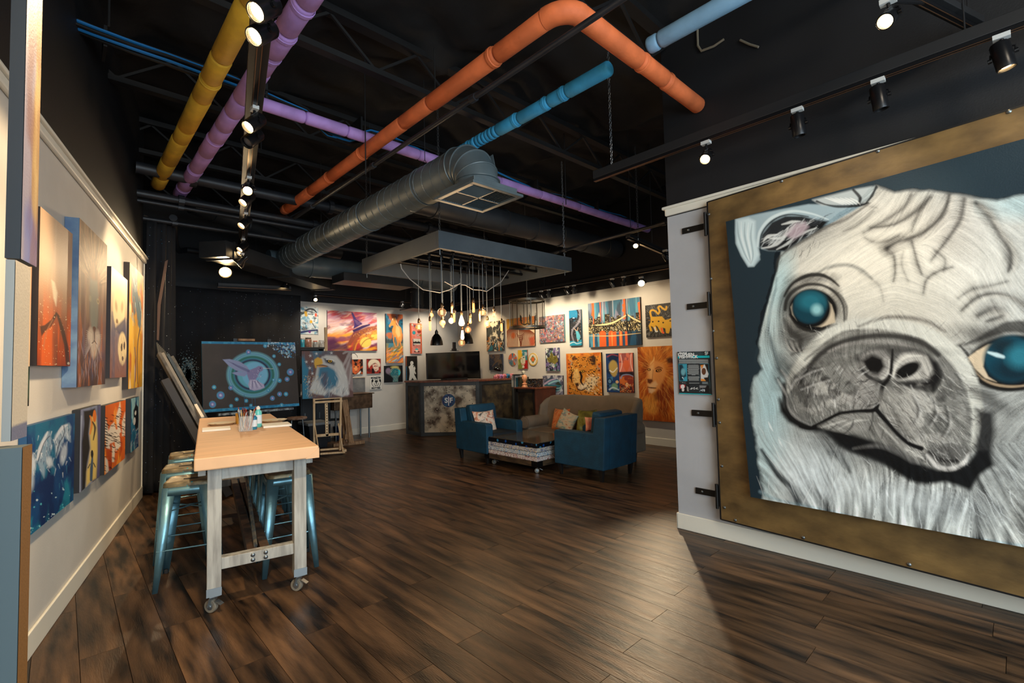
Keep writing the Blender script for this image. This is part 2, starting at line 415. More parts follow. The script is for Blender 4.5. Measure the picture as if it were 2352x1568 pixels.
# thin black conduit in front of them
def conduit(label, a, b, r=.017, name='conduit', m=None):
    o = thing(name, label, 'conduit', a); MB().tube(a, b, r, 10).build('tube', m or M_pipeblk, o, smooth=True)
    a, b = np.asarray(a, float), np.asarray(b, float); L = np.linalg.norm(b-a); d = (b-a)/L
    for t in np.arange(.5, L, 1.6): MB().lathe(a+d*t, [(r*1.45, 0), (r*1.45, .06)], 10, d).build('coupling', m or M_pipeblk, o)
    return o
A1 = F(1300, 84, 3.5); A2 = F(676, 501, 3.5)
conduit('thin black conduit running beside the orange pipe', (A1[0], .6, 3.5), (A1[0], A2[1], 3.5), .02)
def bline(px, py, z): return F(px, py, z)[1]
ya = bline(560, 435, 3.72); yb = bline(520, 483, 3.55); yc = bline(500, 527, 3.4)
conduit('thick black pipe just behind the ends of the yellow and lilac pipes', (.55, ya, 3.72), (5.5, ya, 3.72), .065, 'ceiling_pipe')
conduit('upper one of the two black pipes clamped together by the left track light', (.5, yb, 3.57), (6.0, yb, 3.57), .045, 'ceiling_pipe')
conduit('lower thinner black pipe strapped under its twin by the left track light', (.5, yb+.02, 3.49), (6.0, yb+.02, 3.49), .025, 'ceiling_pipe')
conduit('slim black pipe, lowest of those crossing above the curtain', (.5, yc, 3.4), (5.2, yc, 3.4), .03, 'ceiling_pipe')
c1 = F(1240, 590, 3.1); c2 = F(1540, 508, 3.1)
conduit('slim black sprinkler pipe behind the right corner of the hanging frame', c1, c2, .02)
c1 = F(1010, 610, 3.0); c2 = F(1540, 530, 3.15)
# bent pipe near the curtain
o = thing('bent_pipe', 'black bent drain pipe above the curtain', 'pipe', F(420, 575, 3.3))
pp = [F(398, 500, 3.45), F(400, 545, 3.40), F(404, 565, 3.36), F(412, 576, 3.34), F(430, 574, 3.33), F(540, 590, 3.33), F(640, 600, 3.33)]
MB().sweep(pp, .045, 10).build('tube', M_pipeblk, o, smooth=True)

# cables along the lilac cross pipe
M_cb, M_cblu = mat('cable_black', (14, 14, 15), .5), mat('cable_blue', (20, 110, 170), .5)
cbn = thing('cable_bundle', 'bundle of blue and black data cables hung beside the lilac cross pipe', 'cable', (3.5, 4.7, 3.98))
rr = random.Random(5)
yq = bline(400, 130, 3.98)
for k in range(9):
    pts = []
    oy, oz, ph = rr.uniform(-.05, .05), rr.uniform(-.04, .03), rr.uniform(0, 6)
    for xx in np.arange(-1.4, 7.6, .22):
        sag = .05*abs(math.sin(xx*2.1+ph*.2))+(.10 if 1.7 < xx < 2.3 else 0)
        yy = yq + (4.62-yq)*min(1, max(0, (xx-.6)/1.2))
        pts.append((xx, yy+oy+.02*math.sin(xx*3+ph), 3.99+oz-sag))
    MB().sweep(pts, .011, 5).build('cable', M_cblu if k in (1, 4, 6) else M_cb, cbn, smooth=True)
for xx in (.2, 1.3, 2.2, 3.4, 4.8, 6.2): MB().box((xx-.01, 4.5, 3.9), (xx+.01, 4.74, 4.06)).build('cable_hanger', M_steel, cbn)
# small conduit at the upper partition wall
cw = thing('wall_conduit', 'thin grey conduit bent on the black wall above the big panel', 'conduit', WX(1640, 70, XR-.02))
MB().sweep([WX(*q, XR-.02) for q in ((1592, -10), (1602, 30), (1602, 80), (1603, 105), (1611, 117), (1640, 106), (1663, 90))], .01, 8).build('tube', mat('conduit_grey', (120, 112, 96), .5), cw, smooth=True)
MB().sweep([WX(*q, XR-.02) for q in ((1700, 92), (1722, 102), (1742, 108))], .009, 8).build('loose_end', mat('conduit_grey', (120, 112, 96), .5), cw, smooth=True)

# ------------------------------------------------------------------ round duct with elbow and diffuser
M_duct = mat('duct_grey_paint', (90, 102, 106), .42, metal=.2, var=.12, vscale=3, bump=.12, bscale=30)
M_duct2 = mat('duct_dark_paint', (44, 46, 48), .5, metal=.2, var=.15, vscale=3, bump=.12, bscale=30)
DX, DZ, DR = 2.69, 3.33, .185
du = thing('round_duct', 'grey spiral round duct with an elbow down to a ceiling diffuser', 'duct', (DX, 3.25, 3.02))
MB().tube((DX, 3.50, DZ), (DX, 8.15, DZ), DR, 40).build('duct_body', M_duct, du, smooth=True)
# spiral seam
pts = []
for t in np.arange(0, 31*2*math.pi, .35): pts.append((DX+DR*math.cos(t), 3.52+t/(2*math.pi)*.148, DZ+DR*math.sin(t)))
MB().sweep(pts, .005, 4).build('spiral_seam', M_duct, du)
ER = .25
def ering(a_, r_, m_=40):
    c_ = np.array([DX, 3.50-ER*math.sin(a_), DZ-ER*(1-math.cos(a_))]); n_ = np.array([0, -math.sin(a_), math.cos(a_)]); x_ = np.array([1.0, 0, 0])
    return [c_+r_*(x_*math.cos(t)+n_*math.sin(t)) for t in np.linspace(0, 2*math.pi, m_+1)[:-1]]
for i in range(4):   # four gores of the elbow
    a0, a1 = math.radians(22.5*i), math.radians(22.5*(i+1)); V = ering(a0, DR+.003)+ering(a1, DR+.006); m_ = 40
    MB().add(V, [(k, (k+1) % m_, m_+(k+1) % m_, m_+k) for k in range(m_)]).build('elbow_gore', M_duct, du, smooth=True)
    rp = ering(a0, DR+.006); MB().sweep(rp, .007, 6, closed=True).build('elbow_ring', M_duct, du, smooth=True)
MB().tube((DX, 3.25, DZ-.235), (DX, 3.25, 3.06), DR+.004, 40, r2=DR+.01).build('collar', M_duct, du, smooth=True)
for zz in (3.075, 3.12): MB().lathe((DX, 3.25, zz), [(DR, 0), (DR+.014, .003), (DR+.014, .011), (DR, .014)], 40, cap=False).build('collar_ring', M_duct, du, smooth=True)
MB().bar((DX+DR+.012, 3.18, 3.02), (DX+DR*.75, 3.22, 3.40), .04, .004, up=(1, 0, 0)).build('strap', M_duct, du)
DS = .285
df = thing('air_diffuser', 'square grey four-way louvred diffuser under the duct elbow', 'diffuser', (DX, 3.25, 2.98))
fr = MB()
for a, b in (((-DS, -DS), (DS, -DS+.045)), ((-DS, DS-.045), (DS, DS)), ((-DS, -DS+.045), (-DS+.045, DS-.045)), ((DS-.045, -DS+.045), (DS, DS-.045))):
    fr.box((DX+a[0], 3.25+a[1], 2.975), (DX+b[0], 3.25+b[1], 3.0))
fr.build('frame', M_duct, df, bevel=.004)
MB().box((DX-DS*.86, 3.25-DS*.86, 3.0), (DX+DS*.86, 3.25+DS*.86, 3.055)).build('plenum', M_duct, df, bevel=.004)
MB().box((DX-DS+.04, 3.25-DS+.04, 2.999), (DX+DS-.04, 3.25+DS-.04, 3.002)).build('dark_opening', mat('void_black', (8, 8, 9), .9), df)
q = DS-.045
for qi, (ux, uy) in enumerate(((1, 1), (-1, 1), (-1, -1), (1, -1))):
    for k in range(9):
        t = .018+k*.0255
        if qi % 2 == 0: a, b = (DX+.006*ux, 3.25+t*uy), (DX+q*ux, 3.25+t*uy)
        else: a, b = (DX+t*ux, 3.25+.006*uy), (DX+t*ux, 3.25+q*uy)
        dd = nrm(np.array([b[0]-a[0], b[1]-a[1], 0])); side = np.cross(dd, Z3)
        MB().bar((a[0], a[1], 2.988), (b[0], b[1], 2.988), .018, .003, up=nrm(Z3+side*1.0)).build('louvre', M_duct, df)
MB().box((DX-.008, 3.25-q, 2.98), (DX+.008, 3.25+q, 2.99)).build('divider', M_duct, df)
MB().box((DX-q, 3.25-.008, 2.98), (DX+q, 3.25+.008, 2.99)).build('divider', M_duct, df)
for k, yy in enumerate((4.1, 5.3, 6.8)):
    hg = thing('duct_hanger', ['wire hanger holding the duct just behind its elbow', 'wire hanger holding the middle of the round duct', 'wire hanger holding the rear of the round duct'][k], 'hanger', (DX, yy, DZ+DR))
    MB().lathe((DX, yy-.012, DZ), [(DR+.002, 0), (DR+.008, .001), (DR+.008, .023), (DR+.002, .024)], 32, (0, 1, 0), cap=False).build('ring', M_duct, hg)
    MB().bar((DX-.07, yy, DZ+DR+.005), (DX, yy, DZ+DR+.10), .003, .003).bar((DX+.07, yy, DZ+DR+.005), (DX, yy, DZ+DR+.10), .003, .003).bar((DX, yy, DZ+DR+.09), (DX, yy, 4.46), .005, .005).build('wire', M_duct2, hg)

def duct(label, pts, r, m, rings=.8, name='round_duct', squash=1):
    o = thing(name, label, 'duct', pts[0]); MB().sweep(pts, r, 28).build('duct_body', m, o, smooth=True)
    acc = 0
    for a, b in zip(pts[:-1], pts[1:]):
        a, b = np.asarray(a, float), np.asarray(b, float); L = np.linalg.norm(b-a); d = (b-a)/L
        for t in np.arange(rings*.6, L, rings): MB().lathe(a+d*t, [(r-.005, 0), (r+.014, .006), (r+.014, .03), (r-.005, .036)], 28, d, cap=False).build('duct_ring', m, o, smooth=True)
    return o
duct('dark round duct joined across the rear end of the spiral duct', [(2.45, 8.42, 3.28), (6.2, 8.42, 3.28)], .19, M_duct, rings=1.1)
yy = bline(1180, 515, 3.6)
duct('big dark lagged duct crossing behind the diffuser', [(3.1, yy, 3.6), (7.6, yy, 3.6)], .17, M_duct2, rings=.62)
duct('dark flexible duct sagging behind the left track light', [F(440, 470, 3.9), F(520, 500, 3.85), F(600, 528, 3.75), F(690, 565, 3.7), F(780, 580, 3.7)], .13, M_duct2, rings=.5)
duct('black duct drop pipe against the back wall left of the bar', [WY(958, 650, 9.2), WY(958, 708, 9.2)], .14, M_duct2, rings=.3)
p = WY(958, 712, 9.2); bx('ceiling_register', p-np.array([.28, .28, 0]), p+np.array([.28, .28, .02]), M_duct2, bevel=.004)
tag(bpy.data.objects['ceiling_register'], 'flat black register at the foot of the duct drop pipe', 'register')
# rectangular duct over the big black canvas
a, b = F(500, 592, 3.05), F(742, 664, 3.05)
ro = thing('rectangular_duct', 'rectangular black duct above the big dark canvas with the bird', 'duct', a)
d = nrm(b-a); sd = np.cross(Z3, d)
MB().obox((a+b)/2+Z3*.10, d, sd, Z3, np.linalg.norm(b-a)+.2, .40, .22).build('duct_body', M_duct2, ro, bevel=.004)
for t in (.02, .5, .98): MB().obox(a+(b-a)*t+Z3*.10, d, sd, Z3, .03, .43, .25).build('flange', M_duct2, ro)
a = F(850, 655, 2.98)
bx('flat_duct', (a[0]-.6, a[1]-.25, 2.98), (a[0]+.75, a[1]+.25, 3.12), M_duct2, bevel=.004)
tag(bpy.data.objects['flat_duct'], 'flat brownish black duct under the round duct at the back', 'duct')

# ------------------------------------------------------------------ hanging rods
for k, (qx, qy, z0, z1) in enumerate(((250, 60, 3.6, 4.4), (1000, 250, 3.83, 4.4), (840, 400, 3.4, 4.64), (1300, 470, 3.6, 4.64), (600, 345, 3.83, 4.4))):
    p = F(qx, qy, z0)
    o = MB().tube((p[0], p[1], z0), (p[0], p[1], z1), .006, 6).build('hanger_rod', M_steel)
    tag(o, ['thin black rod hanging in the dark corner at the upper left', 'thin black rod above the lilac cross pipe, near the photo centre', 'thin black rod beside the lower end of the orange pipe', 'thin black rod above the big lagged duct', 'thin black rod just right of the left track light'][k], 'rod')

def chain(parent, a, b, m, name='chain'):
    a, b = np.asarray(a, float), np.asarray(b, float); L = np.linalg.norm(b-a); d = (b-a)/L; n = max(2, int(L/.034)); mb = MB()
    x, y, _ = frame(d)
    for i in range(n):
        c = a+d*(i+.5)*L/n; u = x if i % 2 else y
        mb.sweep([c+d*math.cos(t)*L/n*.62+u*math.sin(t)*.011 for t in np.linspace(0, 2*math.pi, 9)[:-1]], .0032, 4, closed=True)
    return mb.build(name, m, parent, kind='stuff')
M_chain = mat('chain_steel', (96, 98, 100), .4, metal=.8)

# ------------------------------------------------------------------ track lights
M_track = mat('track_black', (30, 30, 31), .45); M_can = mat('spot_black_gloss', (22, 22, 24), .28, metal=.3); M_clip = mat('clip_white', (190, 190, 186), .5)
M_bulb = mat('lamp_glow', (255, 226, 170), .4, emit=30, emitc=(255, 214, 150)); M_refl = mat('reflector', (220, 190, 150), .2, metal=.9)
M_off = mat('lamp_unlit', (80, 80, 82), .3)
def track(label, a, b, wd=.10, h=.06, beam=True, hang=(.06, .5, .94)):
    a, b = np.asarray(a, float), np.asarray(b, float); o = thing('track_rail', label, 'track light rail', a)
    if beam: MB().bar(a+Z3*h/2, b+Z3*h/2, wd, h).build('beam', M_track, o, bevel=.003)
    MB().bar(a-Z3*.012, b-Z3*.012, .035, .022).build('rail', M_can, o)
    for t_ in hang:
        q_ = a+(b-a)*t_; MB().tube(q_+Z3*h*.9, (q_[0], q_[1], 4.52), .004, 6).build('suspension_rod', M_track, o)
    d = nrm(b-a); s = np.cross(Z3, d)
    for k in (-1, 1): MB().bar(a-Z3*.0235+s*k*.0125, b-Z3*.0235+s*k*.0125, .004, .003).build('copper_strip', mat('copper_line', (150, 110, 80), .3, metal=.8), o)
    return o
def head(label, p, aim, lit=True, r=.042, L=.14, group=None, drop=.10, power=0, ang=50, col=WARM, wide=False, name='track_spotlight', blend=.5, disc=None):
    p = np.asarray(p, float); aim = np.asarray(aim, float); o = thing(name, label, 'spotlight', p, group=group)
    c = p-Z3*(drop+.02); d = nrm(aim-c)
    MB().box(p+np.array([-.02, -.035, -.045]), p+np.array([.02, .035, -.02])).build('clip', M_clip, o)
    MB().tube(p-Z3*.045, p-Z3*(drop-.03), .009, 8).build('stem', M_can, o)
    x, y, _ = frame(d)
    MB().sweep([c+x*(r+.008)-d*.0, c+x*(r+.006)+Z3*.03, p-Z3*(drop-.028), c-x*(r+.006)+Z3*.03, c-x*(r+.008)], .005, 6).build('yoke', M_can, o)
    MB().tube(c+x*(r+.002), c+x*(r+.018), .012, 10).build('knob', M_can, o); MB().tube(c-x*(r+.002), c-x*(r+.018), .012, 10).build('knob', M_can, o)
    if wide:
        MB().lathe(c-d*L*.5, [(r*.35, 0), (r*.4, L*.35), (r, L*.8), (r*1.05, L), (r*.98, L), (r*.4, L*.5)], 24, d, cap=False).build('housing', M_can, o, smooth=True)
        MB().lathe(c-d*L*.5, [(r*.35, -.001), (r*.35, .01)], 16, d).build('back_cap', M_can, o)
    else:
        MB().lathe(c-d*L*.5, [(r*.86, 0), (r, .01), (r, L*.97), (r*.97, L), (r*.86, L), (r*.80, L-.03)], 24, d, cap=False).build('housing', M_can, o, smooth=True)
        MB().lathe(c-d*L*.5, [(r*.8, .002), (r*.86, .006)], 24, d).build('back_cap', M_can, o)
        for k in range(4): MB().obox(c-d*(L*.36-.012*k)+y*r, x, y, d, .02, .003, .005).build('vent', M_off, o)
    rb = disc or r*.8
    MB().lathe(c+d*(L*.5-.022), [(rb, 0), (rb*.7, .008), (.001, .010)], 20, d, cap=False).build('lamp', M_bulb if lit else M_off, o, smooth=True)
    MB().lathe(c+d*(L*.5-.008), [(rb*1.02, 0), (r*.95, .006), (r*.99, .008)], 20, d, cap=False).build('rim', M_refl if lit else M_can, o, smooth=True)
    if power: light('spot_light', 'SPOT', c+d*(L*.5+.03), aim, power, col, .035, ang, blend)
    return o
# left track, parallel to the left wall
CT = .13
def tp(t, z=3.30): return NL*CT + DL*t + Z3*z
tr = track('long black track rail that runs along the left wall under the ceiling', tp(.9), tp(8.75), .105, .07)
def tl(px, py, z=3.14): return float(DL@F(px, py, z))
hs = [  # px, py, aim (t along wall, height), lit, label
  (528, 8, (2.9, 1.9), True, 'nearest lit spotlight on the left track, cut off above'),
  (548, 72, (3.6, 1.5), True, 'large lit spotlight on the left track in front of the yellow pipe'),
  (565, 288, (5.0, 1.8), True, 'lit spotlight on the left track where the lilac pipes meet'),
  (571, 325, (4.6, 1.1), False, 'unlit spotlight tucked under the lit one on the left track'),
  (575, 441, (6.4, 2.2), True, 'brightly flaring spotlight halfway along the left track'),
  (578, 465, (6.9, 1.6), True, 'spotlight seen edge on just below the flaring one, left track'),
  (568, 517, (7.0, 1.4), True, 'lit spotlight on the left track above the slim black pipe'),
  (555, 571, (8.0, 1.6), True, 'left one of two close small spotlights at the far end of the left track'),
  (563, 581, (8.3, 1.6), True, 'right one of two close small spotlights at the far end of the left track'),
]
TS = []
for k, (qx, qy, (at, az), lit, lab) in enumerate(hs):
    t = tl(qx, qy); TS.append(t)
    head(lab, tp(t), lp(t-.9, -.2, 1.5) if k != 4 else (0.2, 2.0, 1.0), lit, drop=.11, r=.046, L=.15, power={0: 90, 1: 90, 2: 100, 6: 100, 7: 80}.get(k, 0), ang=66, group='spotlights on the left track rail')
light('spot_light', 'SPOT', tp(TS[4]+.05, 3.12), lp(6.1, 0, 2.05), 95, WARM, .04, 75, .4)
light('spot_light', 'SPOT', tp(TS[1]+.1, 3.12), tuple(F(560, 1030, .98)), 20, (1, .88, .72), .05, 60, .5)  # extra spots added to brighten the table and the left floor
light('spot_light', 'SPOT', tp(TS[2]+.1, 3.12), tuple(F(560, 985, .98)), 22, (1, .88, .72), .05, 70, .5)
light('spot_light', 'SPOT', tp(TS[0]-.45, 3.05), tuple(F(200, 1380, 0)), 240, (1, .76, .46), .05, 66, .6)
# two bigger cone fittings at the far end
pa = F(517, 622, 2.98)
head('large dazzling cone floodlight left of the far end of the left track', (pa[0], pa[1], pa[2]+.12), (1.0, 3.5, .6), True, r=.085, L=.16, wide=True, power=110, ang=100, name='cone_floodlight', disc=.075)
pb = F(556, 598, 3.0)
head('white cone floodlight seen from the side at the far end of the left track', (pb[0], pb[1], pb[2]+.12), (pb[0]-1.0, pb[1]+.4, 2.0), True, r=.075, L=.16, wide=True, name='cone_floodlight')
# short rail above the big canvas
a, b = WY(500, 656, 9.3), WY(668, 664, 9.3)
track('short rail fixed to the curtain above the canvas with the bird', a, b, .05, .05)
pc = WY(655, 652, 9.2); head('small cone floodlight hanging over the right end of the short rail', pc+Z3*.12, pc+np.array([0, .3, -1.5]), True, r=.07, L=.14, wide=True, power=25, ang=110, name='cone_floodlight')
# right-hand track near the big panel
RX, RZ = 3.70, 3.245
tr2 = track('long black track rail hung in front of the big dog painting', (RX, -1.6, RZ), (RX, 2.72, RZ), .05, .075, hang=(.1, .4))
ch = thing('hanging_chain', 'steel chain that holds the near track rail in front of the big panel', 'chain', (RX, 2.52, RZ+.08)); chain(ch, (RX, 2.52, RZ+.08), (RX, 2.52, 4.4), M_chain, 'links')
for k, (qx, qy, aim, lit, lab, pw) in enumerate((
    (1622, 335, (1.0, 1.1, 0.9), True, 'lit spotlight nearest the end of the right track rail, above the panel corner', 60),
    (1832, 262, (XR-.1, .9, 1.0), False, 'unlit black spotlight in the middle of the right track rail', 0),
    (2017, 190, (XR-.1, .35, 1.0), False, 'black spotlight on the right track rail above the forehead of the painted dog', 0),
    (2300, 80, (XR-.2, -.35, 1.0), True, 'spotlight at the far right of the right track rail, glowing at its rim', 0))):
    y_ = WX(qx, qy, RX)[1]; head(lab, (RX, y_, RZ), aim, lit, drop=.12, r=.042, L=.15, power=pw, ang=75, group='spotlights on the right track rail')
# unseen spots on the dog panel, out in the room off the track, without fittings
light('spot_light', 'SPOT', (2.55, .75, 3.55), (XR, .95, 1.75), 62, NEUT, .05, 58, .7)
light('spot_light', 'SPOT', (2.5, -.25, 3.55), (XR, .15, 1.35), 46, NEUT, .05, 60, .7)
# rail section at the upper right with its lamp
ra = F(2110, -5, 3.45); rb_ = F(2240, 62, 3.45)
track('short grey rail section at the top right corner', ra+nrm(ra-rb_)*.6, rb_, .09, .04)
lo_ = F(2042, 40, 3.25)
hx = head('glowing spotlight beside the short rail at the top right corner', lo_+Z3*.12, (1.2, .9, 1.6), True, drop=.1, r=.04, L=.12, power=0)
MB().tube(lo_+Z3*.09, ra+(rb_-ra)*.15, .012, 8).build('arm', M_can, hx, smooth=True)
# spot without a fitting, added for the light streak on the black wall
light('spot_light', 'SPOT', (3.80, 1.42, 4.6), (XR+.02, 1.52, 3.2), 60, (1, .86, .62), .03, 34, 1.0)
# back-right track (along the wall with the sofa)
BX2 = 7.05
za = WX(1130, 688, BX2)[2]
tr3 = track('long rail in front of the rear right wall of paintings', (BX2, 9.7, 2.98), (BX2, 3.3, 2.98), .045, .05)
heads3 = [(1215, 690, 'pair nearest the drum lantern'), (1243, 668, ''), (1260, 664, ''), (1302, 655, ''), (1318, 652, ''), (1406, 638, ''), (1432, 632, '')]
labs3 = ['small black spotlight on the rear rail right of the drum lantern cord', 'first slanted spotlight on the rear rail right of the drum lantern', 'second slanted spotlight on the rear rail right of the drum lantern', 'left one of two spotlights above the narrow blue canvas', 'right one of two spotlights above the narrow blue canvas', 'left one of two spotlights above the bridge painting', 'right one of two spotlights above the bridge painting']
for k, (qx, qy, _) in enumerate(heads3):
    y_ = WX(qx, qy, BX2)[1]
    head(labs3[k], (BX2, y_, 2.98), (XB, y_+(-.5 if k % 2 else .3), 1.5), k in (0, 2, 4, 5, 6), drop=.1, r=.035, L=.13, group='spotlights on the rear rail')
    if k in (0, 2, 4, 5): light('spot_light', 'SPOT', (BX2-.30, y_, 2.80), (XB, y_+(-.2 if k % 2 else .2), 1.75), 40 if k == 5 else 56, (1, .84, .60), .03, 130, .8)
pl_ = WX(1473, 652, BX2-.1)
head('dazzling round lamp on the rear rail above the bridge and the yellow cat paintings', pl_+Z3*.14, (1.6, .8, .2), True, drop=.1, r=.062, L=.10, disc=.06)
light('spot_light', 'SPOT', tuple(pl_+nrm(np.array([1.6, .8, .2])-pl_)*.10), (2.1, .25, 0), 330, (1, .78, .50), .05, 40, .5)
light('spot_light', 'SPOT', (6.7, 4.4, 2.8), (XB, 4.5, 1.6), 18, WARM, .03, 130, .7)
# short rail from the partition with a small lamp
a, b = F(1442, 545, 3.05), F(1545, 590, 3.05)
track('short wide rail with a small lamp beside the free end of the partition', a, b, .06, .05)
q = F(1460, 562, 3.0); head('small lit lamp under the short rail beside the partition', q+Z3*.10, (2.5, 1.6, .8), True, drop=.08, r=.035, L=.09, power=0, disc=.033)
q = F(1528, 580, 3.02); head('small unlit lamp at the right end of the short rail beside the partition', q+Z3*.06, q+np.array([.3, -.2, -.6]), False, drop=.1, r=.035, L=.12)
ch = thing('hanging_chain', 'thin chain above the short rail beside the partition', 'chain', F(1466, 545, 3.1)); q = F(1466, 545, 3.1); chain(ch, q, q+Z3*1.2, M_chain, 'links')
# rear-left rail above the eiffel painting
track('slim rail high on the rear wall above the tower painting', (3.7, 9.75, 3.0), (5.95, 9.75, 3.0), .03, .03)
q = WY(724, 687, 9.7); head('small glowing lamp on the rear wall left of the tower painting', q+Z3*.10, (3.0, 6.0, 1.2), True, drop=.08, r=.04, L=.09, disc=.038)
for xx in (3.9, 4.9, 5.6): light('spot_light', 'SPOT', (xx, 9.35, 3.0), (xx+.1, YB, 1.7), 60, NEUT, .03, 95, .7)
q = WY(924, 700, 9.7); head('black spotlight beside the duct drop pipe left of the bar', q+Z3*.10, q+np.array([-.3, .1, -.5]), False, drop=.08, r=.045, L=.12)
light('spot_light', 'SPOT', (6.6, 9.5, 2.95), (6.6, YB, 1.8), 45, NEUT, .03, 100, .7)
light('spot_light', 'SPOT', (7.1, 8.9, 2.95), (XB, 8.8, 1.8), 60, WARM, .03, 100, .7)
# ------------------------------------------------------------------ work table
M_kraft = mat('kraft_paper', (206, 164, 124), .62, var=.05, vscale=3, bump=.15, bscale=9, stretch=(1, 5, 1))
M_greywood = mat('grey_washed_wood', (132, 128, 120), .6, rgb2=(168, 164, 154), vscale=4, stretch=(6, 6, .7), bump=.2, bscale=20)
M_rust = mat('rusty_beam', (48, 38, 32), .55, rgb2=(92, 66, 46), vscale=9, bump=.3, bscale=40)
M_bolt = mat('bolt_steel', (120, 126, 128), .35, metal=.9)
M_rub = mat('caster_rubber', (120, 112, 98), .6); M_zinc = mat('zinc_plate', (150, 156, 158), .35, metal=.85)
TA = .186; TO = np.array([.579, 3.388, 0]); TU = np.array([math.cos(TA), -math.sin(TA), 0]); TV = np.array([math.sin(TA), math.cos(TA), 0])
TW, TL_, TH = .70, 2.87, .98
def T(u, v, z): return TO+TU*u+TV*v+Z3*z
tb = thing('work_table', 'tall work table wrapped in brown kraft paper, on grey wooden legs with casters', 'table', T(TW/2, TL_/2, 0))
def tbox(mb, u0, u1, v0, v1, z0, z1): return mb.hexa([T(u0,v0,z0),T(u1,v0,z0),T(u1,v1,z0),T(u0,v1,z0),T(u0,v0,z1),T(u1,v0,z1),T(u1,v1,z1),T(u0,v1,z1)])
tbox(MB(), 0, TW, 0, TL_, TH-.078, TH).build('paper_wrapped_top', M_kraft, tb, bevel=.008)
fd = MB(); fd.prism([T(TW-.085, -.0015, TH-.078), T(TW+.0005, -.0015, TH-.012), T(TW+.0005, -.0015, TH-.078)], TV*-.0015); fd.build('paper_fold', M_kraft, tb)
lx0, lx1, lw, ld = .068, .56, .077, .10
def caster(par, c, ang, r=.05, wood=False):
    ca = MB(); d = np.array([math.cos(ang), math.sin(ang), 0]); s = np.cross(Z3, d)
    o = thing('caster', '', '', c); del o['label']; del o['category']; o.parent = par; o.location = tuple(Vector(tuple(c))-wmat(par).translation)
    w_ = np.asarray(c)+Z3*r+d*.018
    MB().lathe(w_-s*.014, [(r*.55, 0), (r*.95, 0), (r, .005), (r, .023), (r*.95, .028), (r*.55, .028)], 24, s).build('wheel', M_rub, o, smooth=True)
    MB().lathe(w_-s*.016, [(.006, 0), (r*.58, .002), (r*.58, .030), (.006, .032)], 18, s).lathe(w_-s*.02, [(.01, 0), (.01, .04)], 8, s).build('hub', M_zinc, o)
    top = c[2]+r*2+.035
    f_ = MB()
    for k in (-1, 1): f_.bar(w_+s*.020*k, np.array([c[0], c[1], top-.012])+s*.02*k, .004, .034, up=s)
    f_.box((c[0]-.03, c[1]-.03, top-.014), (c[0]+.03, c[1]+.03, top)); f_.build('fork', M_zinc, o, bevel=.002)
    MB().bar(np.array([c[0], c[1], top-.04])-d*.02, np.array([c[0], c[1], top-.06])-d*.06, .03, .004).build('brake_tab', M_zinc, o)
    return top
for (u, v, ang) in ((lx0+lw/2, .15, 2.2), (lx1+lw/2, .15, 2.2), (lx0+lw/2, TL_-.25, 1.2), (lx1+lw/2, TL_-.25, 1.2)):
    u = min(u, TW-.05); c = T(u, v, 0); top = caster(tb, c, ang, r=.04)
    tbox(MB(), u-lw/2, u+lw/2, v-ld/2, v+ld/2, top, TH-.078).build('leg', M_greywood, tb, bevel=.004)
    tbox(MB(), u-lw/2-.002, u+lw/2+.002, v-ld/2-.003, v-ld/2, top, top+.05).build('corner_plate', M_zinc, tb)
for v in (.15, TL_-.25):
    tbox(MB(), lx0+lw, lx1, v-.03, v+.03, TH-.078-.085, TH-.078).build('apron', M_greywood, tb, bevel=.003)
    tbox(MB(), lx0+lw, lx1, v-.032, v+.032, .262, .332).build('cross_rail', M_greywood, tb, bevel=.003)
for u in (.318, .392):
    tbox(MB(), u-.028, u+.028, .185, TL_-.285, .265, .33).build('stretcher', M_rust, tb, bevel=.003)
    for z in (.282, .312): MB().lathe(T(u, .118, z), [(.013, 0), (.013, .004), (.006, .009), (.001, .01)], 14, -TV).build('bolt', M_bolt, tb, smooth=True)
MB().tube(T(.34, .20, .34), T(.33, 1.5, .86), .012, 10).build('brace_rod', mat('steel_rod', (90, 96, 98), .4, metal=.7, rgb2=(140, 130, 110), vscale=30), tb, smooth=True)
for u in (.02, TW-.06): tbox(MB(), u, u+.04, .12, TL_-.2, TH-.078-.05, TH-.078).build('side_rail', M_greywood, tb)

